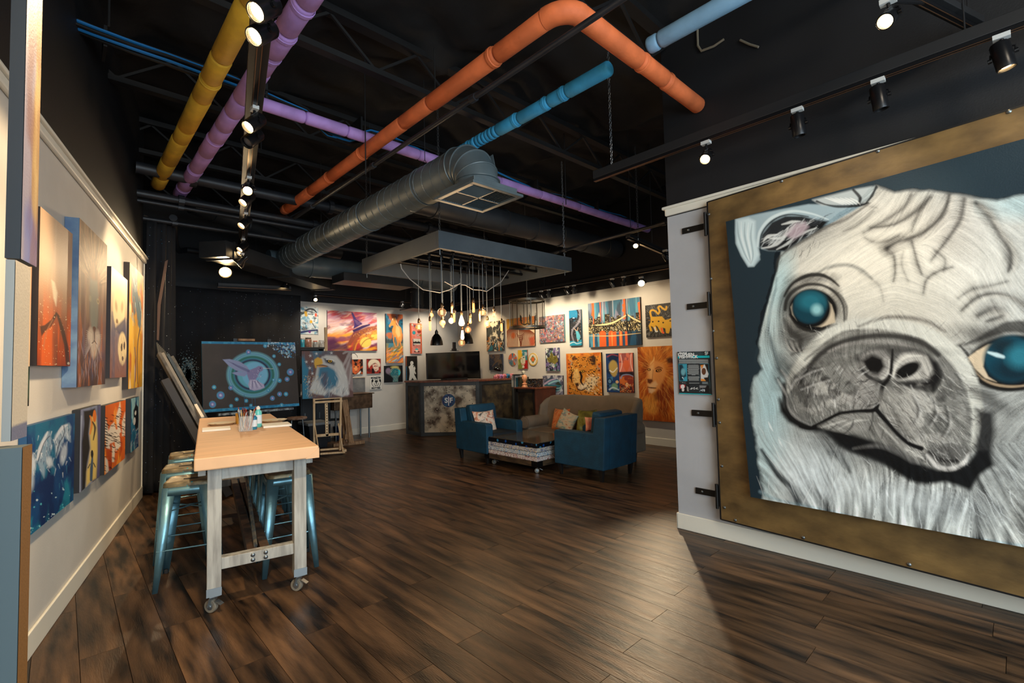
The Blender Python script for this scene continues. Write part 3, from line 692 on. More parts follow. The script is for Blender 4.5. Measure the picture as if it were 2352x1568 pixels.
# ------------------------------------------------------------------ metal stools
M_tin = mat('galvanised_steel', (104, 144, 156), .34, metal=.75, var=.16, vscale=5, bump=.12, bscale=30)
specks(M_tin, [(20, 90, 110), (60, 50, 40), (200, 190, 170)], 60, .10, .18)
M_tinseat = mat('paint_stained_seat', (70, 62, 48), .38, metal=.5, rgb2=(150, 132, 96), vscale=9, bump=.2, bscale=30)
specks(M_tinseat, [(24, 130, 140), (20, 20, 22), (230, 220, 190)], 34, .2, .4)
def make_stool():
    s = thing('metal_stool', 'x', 'stool', (0, 0, 0), 0)
    H = .72; a = .15; b = .192
    def ring(h, e, r, n=5):
        q = []
        for cx_, cy_, t0 in ((1, 1, 0), (-1, 1, 90), (-1, -1, 180), (1, -1, 270)):
            for k in range(n):
                t = math.radians(t0+90*k/(n-1)); q.append((cx_*(e-r)+r*math.cos(t), cy_*(e-r)+r*math.sin(t), h))
        return q
    R = [ring(H-.045, a, .05), ring(H-.012, a, .05), ring(H-.002, a-.006, .046), ring(H, a-.014, .042), ring(H-.004, a-.022, .036), ring(H-.006, .02, .015)]
    n = len(R[0]); fs = [(k*n+i, k*n+(i+1) % n, (k+1)*n+(i+1) % n, (k+1)*n+i) for k in range(len(R)-1) for i in range(n)]+[tuple((len(R)-1)*n+i for i in range(n))]
    MB().add([p for r_ in R for p in r_], fs).build('seat', M_tinseat, s, smooth=True)
    MB().box((-.045, -.012, H-.0055), (.045, .012, H-.0035)).build('hand_slot', mat('slot_black', (6, 6, 6), .9), s)
    R = [ring(H-.085, a+.006, .05), ring(H-.03, a+.003, .05)]
    MB().add([p for r_ in R for p in r_], [(i, (i+1) % n, n+(i+1) % n, n+i) for i in range(n)]).build('skirt', M_tin, s, smooth=True, solid=-.003)
    for sx in (-1, 1):
        for sy in (-1, 1):
            t = np.array([sx*(a+.004), sy*(a+.004), H-.03]); f = np.array([sx*b, sy*b, 0.0]); up_w, lo_w = .085, .032
            V = []
            for p, w_ in ((t, up_w), (t*.35+f*.65, lo_w+.022), (f+Z3*.0, lo_w)):
                r_ = w_*.22
                V += [p+np.array([-sx*w_, 0, 0]), p+np.array([-sx*r_, 0, 0]), p+np.array([-sx*r_*.3, -sy*r_*.3, 0]), p+np.array([0, -sy*r_, 0]), p+np.array([0, -sy*w_, 0])]
            fs = [(k*5+i, k*5+i+1, (k+1)*5+i+1, (k+1)*5+i) for k in range(2) for i in range(4)]
            MB().add(V, fs).build('leg', M_tin, s, smooth=True, solid=.004, auto=50)
            MB().box((f[0]-sx*.018-.012, f[1]-sy*.018-.012, 0), (f[0]-sx*.018+.012, f[1]-sy*.018+.012, .03)).build('rubber_foot', mat('rubber_black', (18, 18, 18), .7), s, bevel=.003)
    for z, ins in ((.27, 0), (.33, 0)):
        e = b+(a-b)*z/H-.004
        if z < .3: prs = [((-e, -e, z), (e, -e, z)), ((-e, e, z), (e, e, z))]
        else: prs = [((-e, -e, z), (-e, e, z)), ((e, -e, z), (e, e, z))]
        for p, q in prs: MB().tube(p, q, .0055, 8).build('foot_rod', M_tin, s, smooth=True)
    for z in (.52,):
        e = b+(a-b)*z/H-.01
        MB().tube((-e, -e, z), (e, e, z), .005, 8).build('cross_rod', M_tin, s); MB().tube((-e, e, z), (e, -e, z), .005, 8).build('cross_rod', M_tin, s)
    return s
st0 = make_stool()
spots = [((.705, 4.225), .30, 'metal stool nearest the camera on the left side of the work table'),
         ((.765, 4.82), .24, 'second metal stool from the front on the left side of the work table'),
         ((.90, 5.52), .16, 'farthest metal stool on the left side of the work table'),
         ((1.285, 3.945), .17, 'metal stool nearest the camera on the right side, behind the table leg'),
         ((1.395, 4.53), .17, 'second metal stool from the front on the right side of the work table'),
         ((1.505, 5.12), .17, 'third metal stool from the front on the right side of the work table'),
         ((1.615, 5.70), .17, 'farthest metal stool on the right side of the work table')]
for i, (p, a_, lab) in enumerate(spots):
    o = st0 if i == 0 else copy_tree(st0)
    o.location = (p[0], p[1], 0); o.rotation_euler = (0, 0, -a_); o['label'] = lab; o['group'] = 'metal stools around the work table'

# things on the table
M_white = mat('canvas_white', (226, 220, 206), .7); M_plate = mat('paper_plate', (206, 190, 158), .6)
def on_table(px, py): return F(px, py, TH)
def tboard(lab, quad):
    P = [on_table(*q) for q in quad]; o = MB().prism(P, Z3*.016).build('blank_canvas', M_white, bevel=.002); return tag(o, lab, 'canvas', 'blank canvases on the work table')
c0 = on_table(464, 992); tU, tV = TU, TV
def brd(lab, px, py, w_, d_, rot=0):
    c = on_table(px, py); e = TU*math.cos(rot)+TV*math.sin(rot); f = np.cross(Z3, e)
    o = MB().obox(c+e*w_/2+f*d_/2+Z3*.009, e, f, Z3, w_, d_, .017).build('blank_canvas', M_white, bevel=.002); return tag(o, lab, 'canvas', 'blank canvases on the work table')
brd('small white canvas lying flat on the left side of the work table', 464, 992.5, .21, .20)
brd('small white canvas lying flat on the right side of the work table', 605, 983.5, .23, .26)
def plate(lab, px, py, r):
    c = on_table(px, py); o = thing('paper_plate', lab, 'plate', c, group='paper plates of paint on the work table')
    MB().lathe(c, [(.001, .004), (r*.75, .004), (r, .018), (r*1.02, .020), (r*.76, .0), (.001, 0)], 28, cap=False).build('dish', M_plate, o, smooth=True)
    rr = random.Random(px)
    for k in range(5):
        a_ = rr.uniform(0, 6.28); q = c+np.array([math.cos(a_), math.sin(a_), 0])*r*.5
        MB().lathe(q+Z3*.004, [(.02, 0), (.013, .005), (.001, .007)], 8).build('paint_blob', mat('blob%d' % (k % 3), ((30, 28, 24), (200, 170, 120), (60, 70, 60))[k % 3], .4), o, smooth=True)
plate('pale paper plate with dark paint blobs at the left of the brush jar', 510, 975, .12)
plate('pale paper plate at the right of the paint bottles', 629, 968, .12)
M_glass = mat('clear_glass', (235, 240, 240), .05, alpha=.25)
jc = on_table(564, 990); jar = thing('brush_jar', 'square clear jar crammed with paint brushes on the work table', 'jar', jc)
MB().obox(jc+Z3*.065, TU, TV, Z3, .105, .105, .13).build('glass_jar', M_glass, jar, bevel=.01)
rr = random.Random(3)
bm_ = [mat('brush_red', (120, 38, 26), .4), mat('brush_steel', (150, 160, 166), .4), mat('brush_pale', (196, 176, 140), .5), mat('brush_dark', (40, 40, 44), .5)]
for k in range(22):
    a_ = rr.uniform(0, 6.28); b0 = jc+TU*rr.uniform(-.035, .035)+TV*rr.uniform(-.035, .035)+Z3*.008; d = nrm(np.array([math.cos(a_)*.25, math.sin(a_)*.25, 1])); L = rr.uniform(.15, .20)
    br = bm_[k % 4]; g_ = MB().tube(b0, b0+d*L*.85, .0035, 6); g_.tube(b0+d*L*.85, b0+d*L, .005, 6, r2=.003); g_.build('brush', br, jar)
for (px_, py_, r, h, colr, lab) in ((583, 986, .026, .145, (40, 120, 150), 'blue paint bottle with a white label just right of the brush jar'), (593, 980.5, .030, .19, (96, 190, 186), 'tall turquoise paint bottle behind the blue one'),
                              (575, 979, .024, .15, (150, 172, 190), 'grey blue paint bottle half hidden behind the brush jar')):
    c = on_table(px_, py_); o = thing('paint_bottle', lab, 'bottle', c, group='paint bottles on the work table')
    MB().lathe(c, [(r*.9, 0), (r, .004), (r, h*.72), (r*.5, h*.82), (r*.45, h*.84)], 20).build('bottle_body', mat('bottle_%d' % px_, colr, .3), o, smooth=True)
    MB().lathe(c+Z3*h*.84, [(r*.55, 0), (r*.55, h*.10), (r*.25, h*.14), (r*.2, h*.16)], 16).build('cap', M_white, o, smooth=True)
    MB().lathe(c+Z3*h*.18, [(r*1.01, 0), (r*1.01, h*.4)], 20, cap=False).build('paper_label', mat('bottle_label', (206, 214, 220), .6), o, smooth=True)
c = on_table(552, 972)
o = MB().lathe(c, [(.04, 0), (.042, .08), (.043, .1), (.04, .1), (.038, .01)], 20, cap=False).build('tin_cup', mat('cup_amber', (190, 140, 50), .4), smooth=True); tag(o, 'small amber cup behind the brush jar', 'cup')

# ------------------------------------------------------------------ curtain backdrop
M_curt = mat('black_curtain', (19, 19, 23), .85, var=.3, vscale=2, bump=.1, bscale=80)
specks(M_curt, [(120, 150, 180), (80, 90, 120), (190, 190, 180), (40, 110, 140)], 24, .10, .55)
def curtain(label, pts, z0, z1, amp, wl, m=M_curt, name='curtain', seed=0, flare=0):
    pts = [np.array([p[0], p[1], 0.0]) for p in pts]; seg = [np.linalg.norm(b-a) for a, b in zip(pts[:-1], pts[1:])]; Ltot = sum(seg); n = int(Ltot/.02); nz = 24; P = np.zeros((nz, n, 3))
    for i in range(n):
        s = Ltot*i/(n-1); k = 0; q = s
        while k < len(seg)-1 and q > seg[k]: q -= seg[k]; k += 1
        d = nrm(pts[k+1]-pts[k]); nn = np.cross(Z3, d); c = pts[k]+d*q
        ph = s/wl*2*math.pi
        for j in range(nz):
            z = z0+(z1-z0)*j/(nz-1); a_ = amp*(1+.35*math.sin(s*3.1+seed))*(1.1-.25*j/(nz-1))
            P[j, i] = c+nn*a_*(math.sin(ph+.5*math.sin(s*2.3+z*.7+seed)))+Z3*z
    return tag(MB().grid(P).build(name, m, smooth=True, auto=180, solid=.004), label, 'curtain')
curtain('gathered black curtain hanging at the far end of the left wall', [(.745, 7.33), (.93, 7.42), (1.05, 7.58)], .03, 3.42, .035, .11, seed=1)
curtain('black curtain running back along the left side of the corner', [(1.05, 7.62), (.98, 8.6), (1.1, 9.75)], .03, 3.42, .04, .26, seed=2)
curtain('wide black curtain backdrop with paint splatter behind the big dark canvas', [(1.08, 9.85), (2.3, 9.98), (3.50, 9.92)], .03, 2.97, .018, .34, seed=3)
# light strip: turned hem of the curtain
o = MB().prism([WY(386, 596, 7.15), WY(379, 600, 7.15), WY(362, 700, 7.15), WY(360, 780, 7.15), WY(365, 782, 7.15), WY(369, 700, 7.15)], np.array([.0, .012, 0])).build('curtain_hem', mat('hem_brown', (96, 74, 62), .8), bevel=.002); tag(o, 'pale brown turned hem on the edge of the gathered black curtain', 'curtain')
cr = thing('curtain_rod', 'black rod from which the corner curtains hang', 'rod', (.7, 7.3, 3.44)); MB().sweep([(.7, 7.3, 3.43), (1.05, 7.6, 3.43), (1.02, 9.85, 3.43)], .014, 8).build('rod', M_pipeblk, cr)
# paint splash on the curtain
c = WY(432, 860, 9.70); pts = []
o = thing('paint_splash', 'pale blue splash of sprayed paint on the black curtain left of the big dark canvas', 'paint', c)
rr = random.Random(11); sp = MB(); sp2 = MB()
for k in range(1500):
    a_ = rr.uniform(0, 6.28); q = abs(rr.gauss(0, .42)); px_, py_ = 432+math.cos(a_)*q*26, 862+math.sin(a_)*q*62; y_ = 9.70
    cc = WY(px_, py_, y_); r = rr.uniform(.003, .015)*(1.3-min(1, q*.8)); (sp if k % 3 else sp2).lathe(cc, [(r, 0), (r*.7, -.003)], 6, (0, 1, 0))
sp.build('spatter', mat('splash_blue', (130, 170, 186), .6), o, kind='stuff'); sp2.build('spatter', mat('splash_white', (196, 206, 206), .6), o, kind='stuff')

# boards leaning in the corner behind the table
M_alu = mat('stretcher_grey', (78, 74, 68), .6, rgb2=(120, 112, 100), vscale=8)
M_oldw = mat('old_wood', (128, 92, 58), .6, rgb2=(166, 128, 88), vscale=7, stretch=(5, 5, .8)); specks(M_oldw, [(220, 210, 190), (40, 60, 90)], 25, .12, .3)
for k, (a, b, y_, w_, t_, m_, lab) in enumerate((((364, 812), (470, 1004), 7.0, .14, .02, M_alu, 'outermost grey stretcher frame leaning left of the big dark canvas'),
        ((372, 812), (460, 982), 7.1, .10, .02, mat('frame_pale_edge', (150, 140, 124), .6), 'second leaning frame with pale edge, left of the big dark canvas'),
        ((383, 816), (462, 958), 7.2, .16, .02, mat('frame_bluegrey', (58, 70, 78), .6), 'blue grey leaning canvas edge, third in the stack'),
        ((394, 820), (466, 944), 7.3, .12, .02, M_alu, 'last leaning frame in the stack, nearest the big dark canvas'),
        ((378, 872), (446, 1006), 6.9, .10, .05, mat('roll_grey', (62, 62, 64), .7), 'dark rolled board leaning below the other frames'),
        ((449, 932), (466, 962), 6.9, .06, .02, M_white, 'short pale slat leaning at the left edge of the work table'))):
    A, B = WY(*a, y_), WY(*b, y_-.25); LD_ = (B-A)/(A[2]-B[2]) if k == 0 else LD_; B = A+LD_*(A[2]-.005) if k != 5 else B; o = MB().bar(A, B, t_*1.6, w_, up=(0, -1, .15)).build('leaning_board', m_, bevel=.003); tag(o, lab, 'board', 'frames leaning in the corner')
# sculpture of metal tips at the top of the boards
o = thing('tool_bundle', 'cluster of metal rods sticking up behind the leaning frames', 'tools', WY(372, 805, 7.1))
for k in range(7): MB().tube(WY(364+k*3.2, 812+k, 7.1), WY(360+k*3.0, 786+k*3.2, 7.1), .007, 6).build('rod', M_bolt, o)

# ------------------------------------------------------------------ easels, stool, sink at the back
M_pine = mat('pine', (206, 168, 122), .55, rgb2=(222, 190, 146), vscale=5, stretch=(5, 5, .8))
EY = 8.25
ez = thing('easel', 'pale pine easel holding the eagle painting', 'easel', WY(752, 1036, EY))
def eb(name, a, b, w_=.035, h_=.022, m=M_pine, par=ez, ya=EY, yb=EY): return MB().bar(WY(*a, ya), WY(*b, yb), w_, h_, up=(0, -1, 0)).build(name, m, par, bevel=.003)
eb('upright', (721, 915), (722, 1030)); eb('upright', (783, 912), (781, 1034))
eb('canvas_ledge', (719, 924), (785, 920), .035, .05); eb('canvas_ledge', (719, 917), (785, 913), .02, .03)
mast = eb('mast', (749, 926), (751, 1002), .05, .022)
for k in range(22): MB().lathe(WY(750.4+.05*k*.4, 929+k*3.2, EY-.014), [(.008, 0), (.008, .004)], 8, (0, -1, 0)).build('peg_hole', mat('peg_cream', (240, 230, 200), .5) if k % 2 else M_track, mast)
eb('mast_top', (748, 752), (749, 806), .05, .022, ya=EY+.12, yb=EY+.05)
eb('cross_bar', (722, 1001), (782, 996), .045, .022); eb('foot_bar', (735, 1033), (784, 1029), .03, .03, ya=EY+.05, yb=EY+.05); eb('foot_bar', (735, 1042), (792, 1038), .03, .03, ya=EY-.1, yb=EY-.1)
eb('brace', (723, 978), (732, 1036), ya=EY, yb=EY-.2, w_=.02); eb('brace', (777, 972), (788, 1038), ya=EY, yb=EY-.2, w_=.02)
MB().bar(F(781, 1030)+Z3*.02, F(793, 1037)+Z3*.02, .05, .04).build('foot', M_pine, ez, bevel=.003)
e2 = thing('studio_easel', 'old paint-stained wooden studio easel behind the pine one', 'easel', F(795, 1022))
EY2 = 8.75
eb('mast', (791, 918), (806, 1018), .11, .03, M_oldw, e2, EY2, EY2-.1); eb('mast_back', (787, 935), (792, 1020), .05, .04, M_oldw, e2, EY2+.15, EY2+.1)
eb('slide', (799, 955), (803, 1016), .05, .05, M_oldw, e2, EY2-.05, EY2-.14); eb('knee', (792, 1003), (809, 1002), .10, .03, M_oldw, e2, EY2-.1, EY2-.1)
MB().bar(F(765, 1026)+Z3*.03, F(837, 1018)+Z3*.03, .07, .06).build('base_bar', M_oldw, e2, bevel=.006)
MB().bar(F(790, 1024)+Z3*.03, F(786, 1012)+Z3*.03, .05, .05).build('base_bar', M_oldw, e2, bevel=.004)
# easel bar for the big black canvas
e3 = thing('wall_easel', 'dark easel behind the big black canvas with the bird', 'easel', (2.0, 7.72, 0))
for xx in (1.8, 2.25): MB().bar((xx, 7.75, 0), (xx, 7.68, 1.95), .05, .03).build('upright', M_track, e3)
MB().bar(WY(500, 952, 7.6), WY(672, 937, 7.6), .10, .03).build('canvas_ledge', mat('ledge_spattered', (60, 60, 66), .6, rgb2=(150, 160, 160), vscale=20), e3)
MB().bar((1.8, 7.75, .25), (2.25, 7.75, .25), .04, .04).build('cross_bar', M_track, e3)
MB().box(WY(556, 781, 7.62)-np.array([.05, .03, .01]), WY(556, 781, 7.62)+np.array([.16, .03, .02])).build('top_clamp', M_oldw, e3)
# round wooden stool
rsz = .60; c = F(682, 957, rsz); rs = thing('round_stool', 'round wooden stool on chrome legs behind the work table', 'stool', (c[0], c[1], 0))
MB().lathe((c[0], c[1], rsz-.05), [(.14, 0), (.175, .008), (.18, .03), (.17, .046), (.10, .05), (.001, .05)], 28).build('seat', mat('stool_wood', (120, 78, 48), .5, rgb2=(180, 150, 130), vscale=9), rs, smooth=True)
for k in range(4):
    a_ = .5+k*math.pi/2; u_ = np.array([math.cos(a_), math.sin(a_), 0]); MB().tube(np.array([c[0], c[1], rsz-.05])+u_*.13, np.array([c[0], c[1], 0])+u_*.19, .010, 10).build('leg', M_bolt, rs, smooth=True)
MB().sweep([np.array([c[0], c[1], .28])+.165*np.array([math.cos(t), math.sin(t), 0]) for t in np.linspace(0, 2*math.pi, 21)[:-1]], .007, 6, closed=True).build('foot_ring', M_bolt, rs, smooth=True)
# utility sink
M_ss = mat('sink_steel', (98, 78, 60), .38, metal=.7, rgb2=(130, 104, 80), vscale=10)
SY = 9.55; s0, s1 = WY(768, 948, SY), WY(856, 940, SY); st_, sb_ = WY(856, 912, SY), s1
sk = thing('utility_sink', 'stainless utility sink on chrome legs at the rear wall', 'sink', ((s0[0]+s1[0])/2, SY, 0))
zt, zb = .93, .63
MB().box((s0[0], SY, zb), (s1[0], SY+.5, zt)).build('basin', M_ss, sk, bevel=.01)
MB().box((s0[0]-.03, SY-.03, zt), (s1[0]+.03, SY+.58, zt+.02)).build('rim', M_ss, sk, bevel=.004)
xs = WY(803, 905, SY+.56)[0]; xe = WY(838, 905, SY+.56)[0]
MB().box((xs-.3, SY+.54, zt), (xe, SY+.57, zt+.33)).build('splashback', mat('splash_grey', (120, 122, 124), .4, metal=.5, rgb2=(150, 150, 146), vscale=6), sk)
MB().box((xs-.3, SY+.53, zt+.33), (xe, SY+.58, zt+.345)).build('splash_lip', mat('lip_bright', (226, 206, 170), .3, metal=.6), sk)
for xx in (s0[0]+.05, s1[0]-.06, s1[0]-.04):
    for y_ in ((SY+.05, SY+.45) if xx != s1[0]-.04 else ()): MB().tube((xx, y_, zb), (xx, y_, 0), .018, 12).build('leg', M_bolt, sk, smooth=True)
MB().sweep([(s1[0]-.42, SY+.25, zb), (s1[0]-.42, SY+.25, .30), (s1[0]-.44, SY+.25, .22), (s1[0]-.50, SY+.25, .20), (s1[0]-.52, SY+.25, .28), (s1[0]-.52, SY+.25, .42), (s1[0]-.8, SY+.4, .42)], .025, 10).build('trap_pipe', M_track, sk, smooth=True)
hs_ = thing('hose', 'thin curled hose under the sink', 'hose', (s1[0]-.6, SY+.2, .4)); MB().sweep([np.array([s1[0]-.62+.09*math.cos(t)+.02*t*.3, SY+.1, .50+.09*math.sin(t)]) for t in np.linspace(0, 8, 24)], .006, 6).build('hose_coil', M_bolt, hs_, smooth=True)
c = F(812, 1002); bk = thing('bucket', 'dark blue bucket on the floor under the sink', 'bucket', (s1[0]-.62, SY+.25, 0))
MB().lathe((s1[0]-.62, SY+.25, 0), [(.10, 0), (.13, .27), (.138, .28), (.128, .28), (.10, .02)], 24).build('pail', mat('bucket_blue', (16, 40, 74), .5), bk, smooth=True)
MB().sweep([(s1[0]-.62+.135*math.cos(t), SY+.25-.05*math.sin(t), .26+.12*math.sin(t)) for t in np.linspace(0, math.pi, 12)], .004, 6).build('bail', M_bolt, bk)
# bin with grey lid
c = F(722, 1012); bn = thing('storage_bin', 'black storage bin with a grey lid behind the pine easel', 'bin', (c[0]+.2, 9.1, 0))
bw = WY(707, 975, 9.1)[0]; be = WY(756, 972, 9.1)[0]; zt2 = WY(730, 972, 9.1)[2]
MB().hexa([(bw+.06, 9.1, 0), (be-.04, 9.1, 0), (be-.04, 9.5, 0), (bw+.06, 9.5, 0), (bw, 9.05, zt2-.03), (be, 9.05, zt2-.03), (be, 9.55, zt2-.03), (bw, 9.55, zt2-.03)]).build('tub', mat('bin_black', (22, 26, 32), .5), bn, bevel=.01)
MB().box((bw-.02, 9.03, zt2-.03), (be+.02, 9.57, zt2+.02)).build('lid', mat('bin_lid', (120, 124, 126), .5), bn, bevel=.01)
# dark cabinet against the wall
cb0, cb1 = 3.42, WY(757, 930, 9.75)[0]
cbt = thing('utility_cabinet', 'tall dark metal cabinet behind the pine easel', 'cabinet', ((cb0+cb1)/2, 9.95, 0))
M_cab = mat('cabinet_dark', (26, 32, 38), .45, var=.2, vscale=5)
MB().box((cb0, 9.7, 0), (cb1, 10.2, .92)).build('body', M_cab, cbt, bevel=.006)
mid = (cb0+cb1)/2
for xx in ((cb0+.02, mid-.01), (mid+.01, cb1-.02)):
    dd = MB().box((xx[0], 9.685, .05), (xx[1], 9.70, .88)).build('door', M_cab, cbt, bevel=.004); MB().box((xx[0]+.04, 9.67, .5), (xx[0]+.06, 9.685, .62)).build('handle', M_bolt, dd)
MB().box((cb0-.02, 9.66, .92), (cb1+.02, 10.2, .95)).build('top', M_track, cbt)
# shelf with jars
SHY = 10.0; z_sh = WY(712, 797, SHY)[2]; xa, xb_ = WY(672, 797, SHY)[0], WY(747, 797, SHY)[0]
sh = thing('wall_shelf', 'black wall shelf of jars left of the tower painting', 'shelf', ((xa+xb_)/2, SHY+.1, z_sh))
MB().box((xa, SHY-.02, z_sh-.035), (xb_, YB-.002, z_sh)).build('board', M_track, sh, bevel=.002)
MB().box((xa, YB-.05, z_sh-.75), (xb_, YB-.02, z_sh-.05)).build('back_panel', mat('panel_brown', (40, 28, 20), .7), sh)
MB().box((xa, SHY, z_sh-.40), (xb_, YB-.05, z_sh-.375)).build('board', M_track, sh)
for xx in (xa+.02, xb_-.05): MB().box((xx, SHY+.02, z_sh-.75), (xx+.03, YB-.002, z_sh-.035)).build('bracket', M_track, sh)
for k, (qx, wd, hh, cc, lab) in enumerate(((676, 8, 21, (120, 96, 70), 'brown jar at the left end of the shelf'), (684, 7, 20, (60, 70, 74), 'dark glass jar, second from the left on the shelf'), (694, 11, 20, (60, 150, 168), 'tall turquoise jar on the shelf'),
                              (708, 15, 22, (150, 110, 92), 'jar with rusty red top on the shelf'), (724, 11, 15, (150, 150, 146), 'short round clear jar on the shelf'), (738, 13, 16, (176, 172, 164), 'square clear jar at the right end of the shelf'))):
    p = WY(qx, 795, SHY+.08); r = wd/2*depth(p)/FPX; h = hh*depth(p)/FPX; o = thing('glass_jar', lab, 'jar', (p[0], p[1], z_sh), group='jars on the wall shelf')
    MB().lathe((p[0], p[1], z_sh), [(r*.9, 0), (r, .01), (r, h*.8), (r*.8, h*.86)], 16).build('jar_body', mat('jar_%d' % k, cc, .15, spec=.7, var=.3, vscale=14), o, smooth=True)
    MB().lathe((p[0], p[1], z_sh+h*.86), [(r*.85, 0), (r*.85, h*.14)], 16).build('lid', mat('jarlid_%d' % (k % 3), ((60, 56, 50), (180, 90, 60), (150, 150, 150))[k % 3], .4), o)
p = WY(686, 835, SHY+.1); o = MB().lathe((p[0], p[1], z_sh-.375), [(.04, 0), (.045, .01), (.045, .17), (.03, .2), (.03, .23)], 16).build('spray_can', mat('can_grey', (80, 80, 84), .4), smooth=True); tag(o, 'dark spray can on the lower shelf behind the eagle painting', 'can')
# ------------------------------------------------------------------ hanging frame with pendant bulbs
M_fr = mat('frame_grey_paint', (74, 80, 84), .5, var=.08, vscale=4, bump=.1, bscale=40)
M_frin = mat('frame_inner', (46, 40, 36), .6)
FZ0, FZ1 = 2.80, 3.0
a_ = F(1007, 528, FZ1); b_ = F(1308, 592, FZ1); c_ = F(808, 592, FZ1)
fx0, fy0 = a_[0], a_[1]; fx1 = b_[0]+.02; fy1 = c_[1]
hf = thing('chandelier', 'big grey rectangular wooden frame hung on chains over the lounge', 'chandelier', ((fx0+fx1)/2, (fy0+fy1)/2, FZ1))
tk = .045
for lo, hi in (((fx0, fy0, FZ0), (fx1, fy0+tk, FZ1)), ((fx0, fy1-tk, FZ0), (fx1, fy1, FZ1)), ((fx0, fy0+tk, FZ0), (fx0+tk, fy1-tk, FZ1)), ((fx1-tk, fy0+tk, FZ0), (fx1, fy1-tk, FZ1))):
    MB().box(lo, hi).build('side_board', M_fr, hf, bevel=.003)
rows = [fy0+.32, fy0+.66, fy0+.98, fy0+1.3]
M_pb = mat('black_iron', (20, 21, 23), .4, metal=.4)
for i, yy in enumerate(rows):
    MB().tube((fx0+tk, yy, 2.90), (fx1-tk, yy, 2.90), .020, 12).build('pipe_bar', M_pb, hf, smooth=True)
for yy in (fy0+.17, fy0+.5, fy0+.83, fy0+1.15, fy0+1.5):
    MB().box((fx0+tk, yy-.02, 2.93), (fx1-tk, yy+.02, 2.96)).build('batten', M_frin, hf)
for k, (x_, y_) in enumerate(((fx0+.05, fy0+.05), (fx1-.1, fy0+.05), (fx0+.05, fy1-.05), (fx1-.1, fy1-.05))):
    chain(hf, (x_, y_, FZ1), (x_, y_, 4.4), M_chain)
    MB().tube((x_, y_, FZ0-.06), (x_, y_, FZ0+.02), .006, 6).build('eye_bolt', M_bolt, hf)
M_cord = mat('grey_cord', (92, 100, 104), .6); M_brass = mat('socket_brass', (110, 84, 58), .3, metal=.9)
M_bg = mat('bulb_glass', (255, 214, 160), .04, alpha=.22, spec=.8, emit=.08, emitc=(255, 190, 120)); M_fil = mat('filament', (255, 190, 110), .4, emit=6, emitc=(255, 176, 96))
M_tg = mat('tube_bulb_glass', (255, 200, 130), .05, alpha=.5, emit=.9, emitc=(255, 170, 90)); M_hot = mat('bright_bulb', (255, 240, 210), .3, emit=3.5, emitc=(255, 214, 160))
def att(x, y): return 880+x/4.611, 480+y/4.611
def bulb(lab, ax, ay, sx, sy, by, r, kind, row):
    px_, py_ = att(ax, ay); yy = rows[row]; p = WY(px_, py_, yy); z0 = 2.885; p = np.array([WY(px_, py_, yy)[0], yy, z0])
    sx_, sy_ = att(sx, sy); _, by_ = att(sx, by); zs = ZAT(p, sy_); zb = ZAT(p, by_); rr_ = r/4.611*depth(p)/FPX
    o = thing('pendant_bulb', lab, 'pendant lamp', (p[0], p[1], zb), group='bare bulbs hanging from the grey frame')
    MB().tube((p[0], p[1], z0), (p[0], p[1], z0-.035), .022, 10).tube((p[0], p[1], z0-.03), (p[0], p[1], z0-.10), .009, 8).build('cable_clamp', M_pb, o)
    MB().tube((p[0], p[1], z0-.09), (p[0], p[1], zs), .0042, 6).build('cord', M_cord, o)
    MB().lathe((p[0], p[1], zs), [(.006, 0), (.012, -.012), (.017, -.02), (.017, -.055), (.013, -.065)], 14).build('socket', M_brass, o, smooth=True)
    MB().tube((p[0]+.017, p[1], zs-.04), (p[0]+.032, p[1], zs-.04), .004, 6).build('switch', M_brass, o)
    t = zs-.06
    if kind in ('globe', 'hot'):
        L = max(t-(zb-rr_), rr_*2.1); zc = t-L+rr_
        pr = [(.012, 0)]+[(max(.012, rr_*math.sin(q)), zc-t+rr_*math.cos(q)) for q in np.linspace(.35, math.pi-.02, 14)]
        MB().lathe((p[0], p[1], t), pr, 20, cap=False).build('bulb', M_bg if kind == 'globe' else M_hot, o, smooth=True)
        for k in range(5):
            q = k*2*math.pi/5; MB().tube((p[0]+.012*math.cos(q), p[1]+.012*math.sin(q), zc+.026), (p[0]+.012*math.cos(q), p[1]+.012*math.sin(q), zc-.026), .0028, 5).build('filament', M_fil, o)
    elif kind == 'tube':
        L = abs(ZAT(p, att(sx, by)[1])-t)
        MB().lathe((p[0], p[1], t), [(.011, 0), (rr_, -.02), (rr_, -L*.9), (rr_*.7, -L*.97), (.001, -L)], 16, cap=False).build('bulb', M_tg, o, smooth=True)
        for k in (-1, 1): MB().tube((p[0]+.005*k, p[1], t-.02), (p[0]+.005*k, p[1], t-L*.85), .0025, 5).build('filament', M_fil, o)
    else:
        L = abs(ZAT(p, att(sx, by)[1])-t)
        MB().lathe((p[0], p[1], t), [(.012, 0), (.016, -.02), (rr_*.8, -L*.5), (rr_, -L*.75), (rr_*.75, -L*.94), (.001, -L)], 18, cap=False).build('bulb', M_bg if kind == 'st' else M_hot, o, smooth=True)
        for k in (-1, 0, 1): MB().tube((p[0]+.006*k, p[1], t-.03), (p[0]+.009*k, p[1], t-L*.8), .0025, 5).build('filament', M_fil, o)
    return p, zb
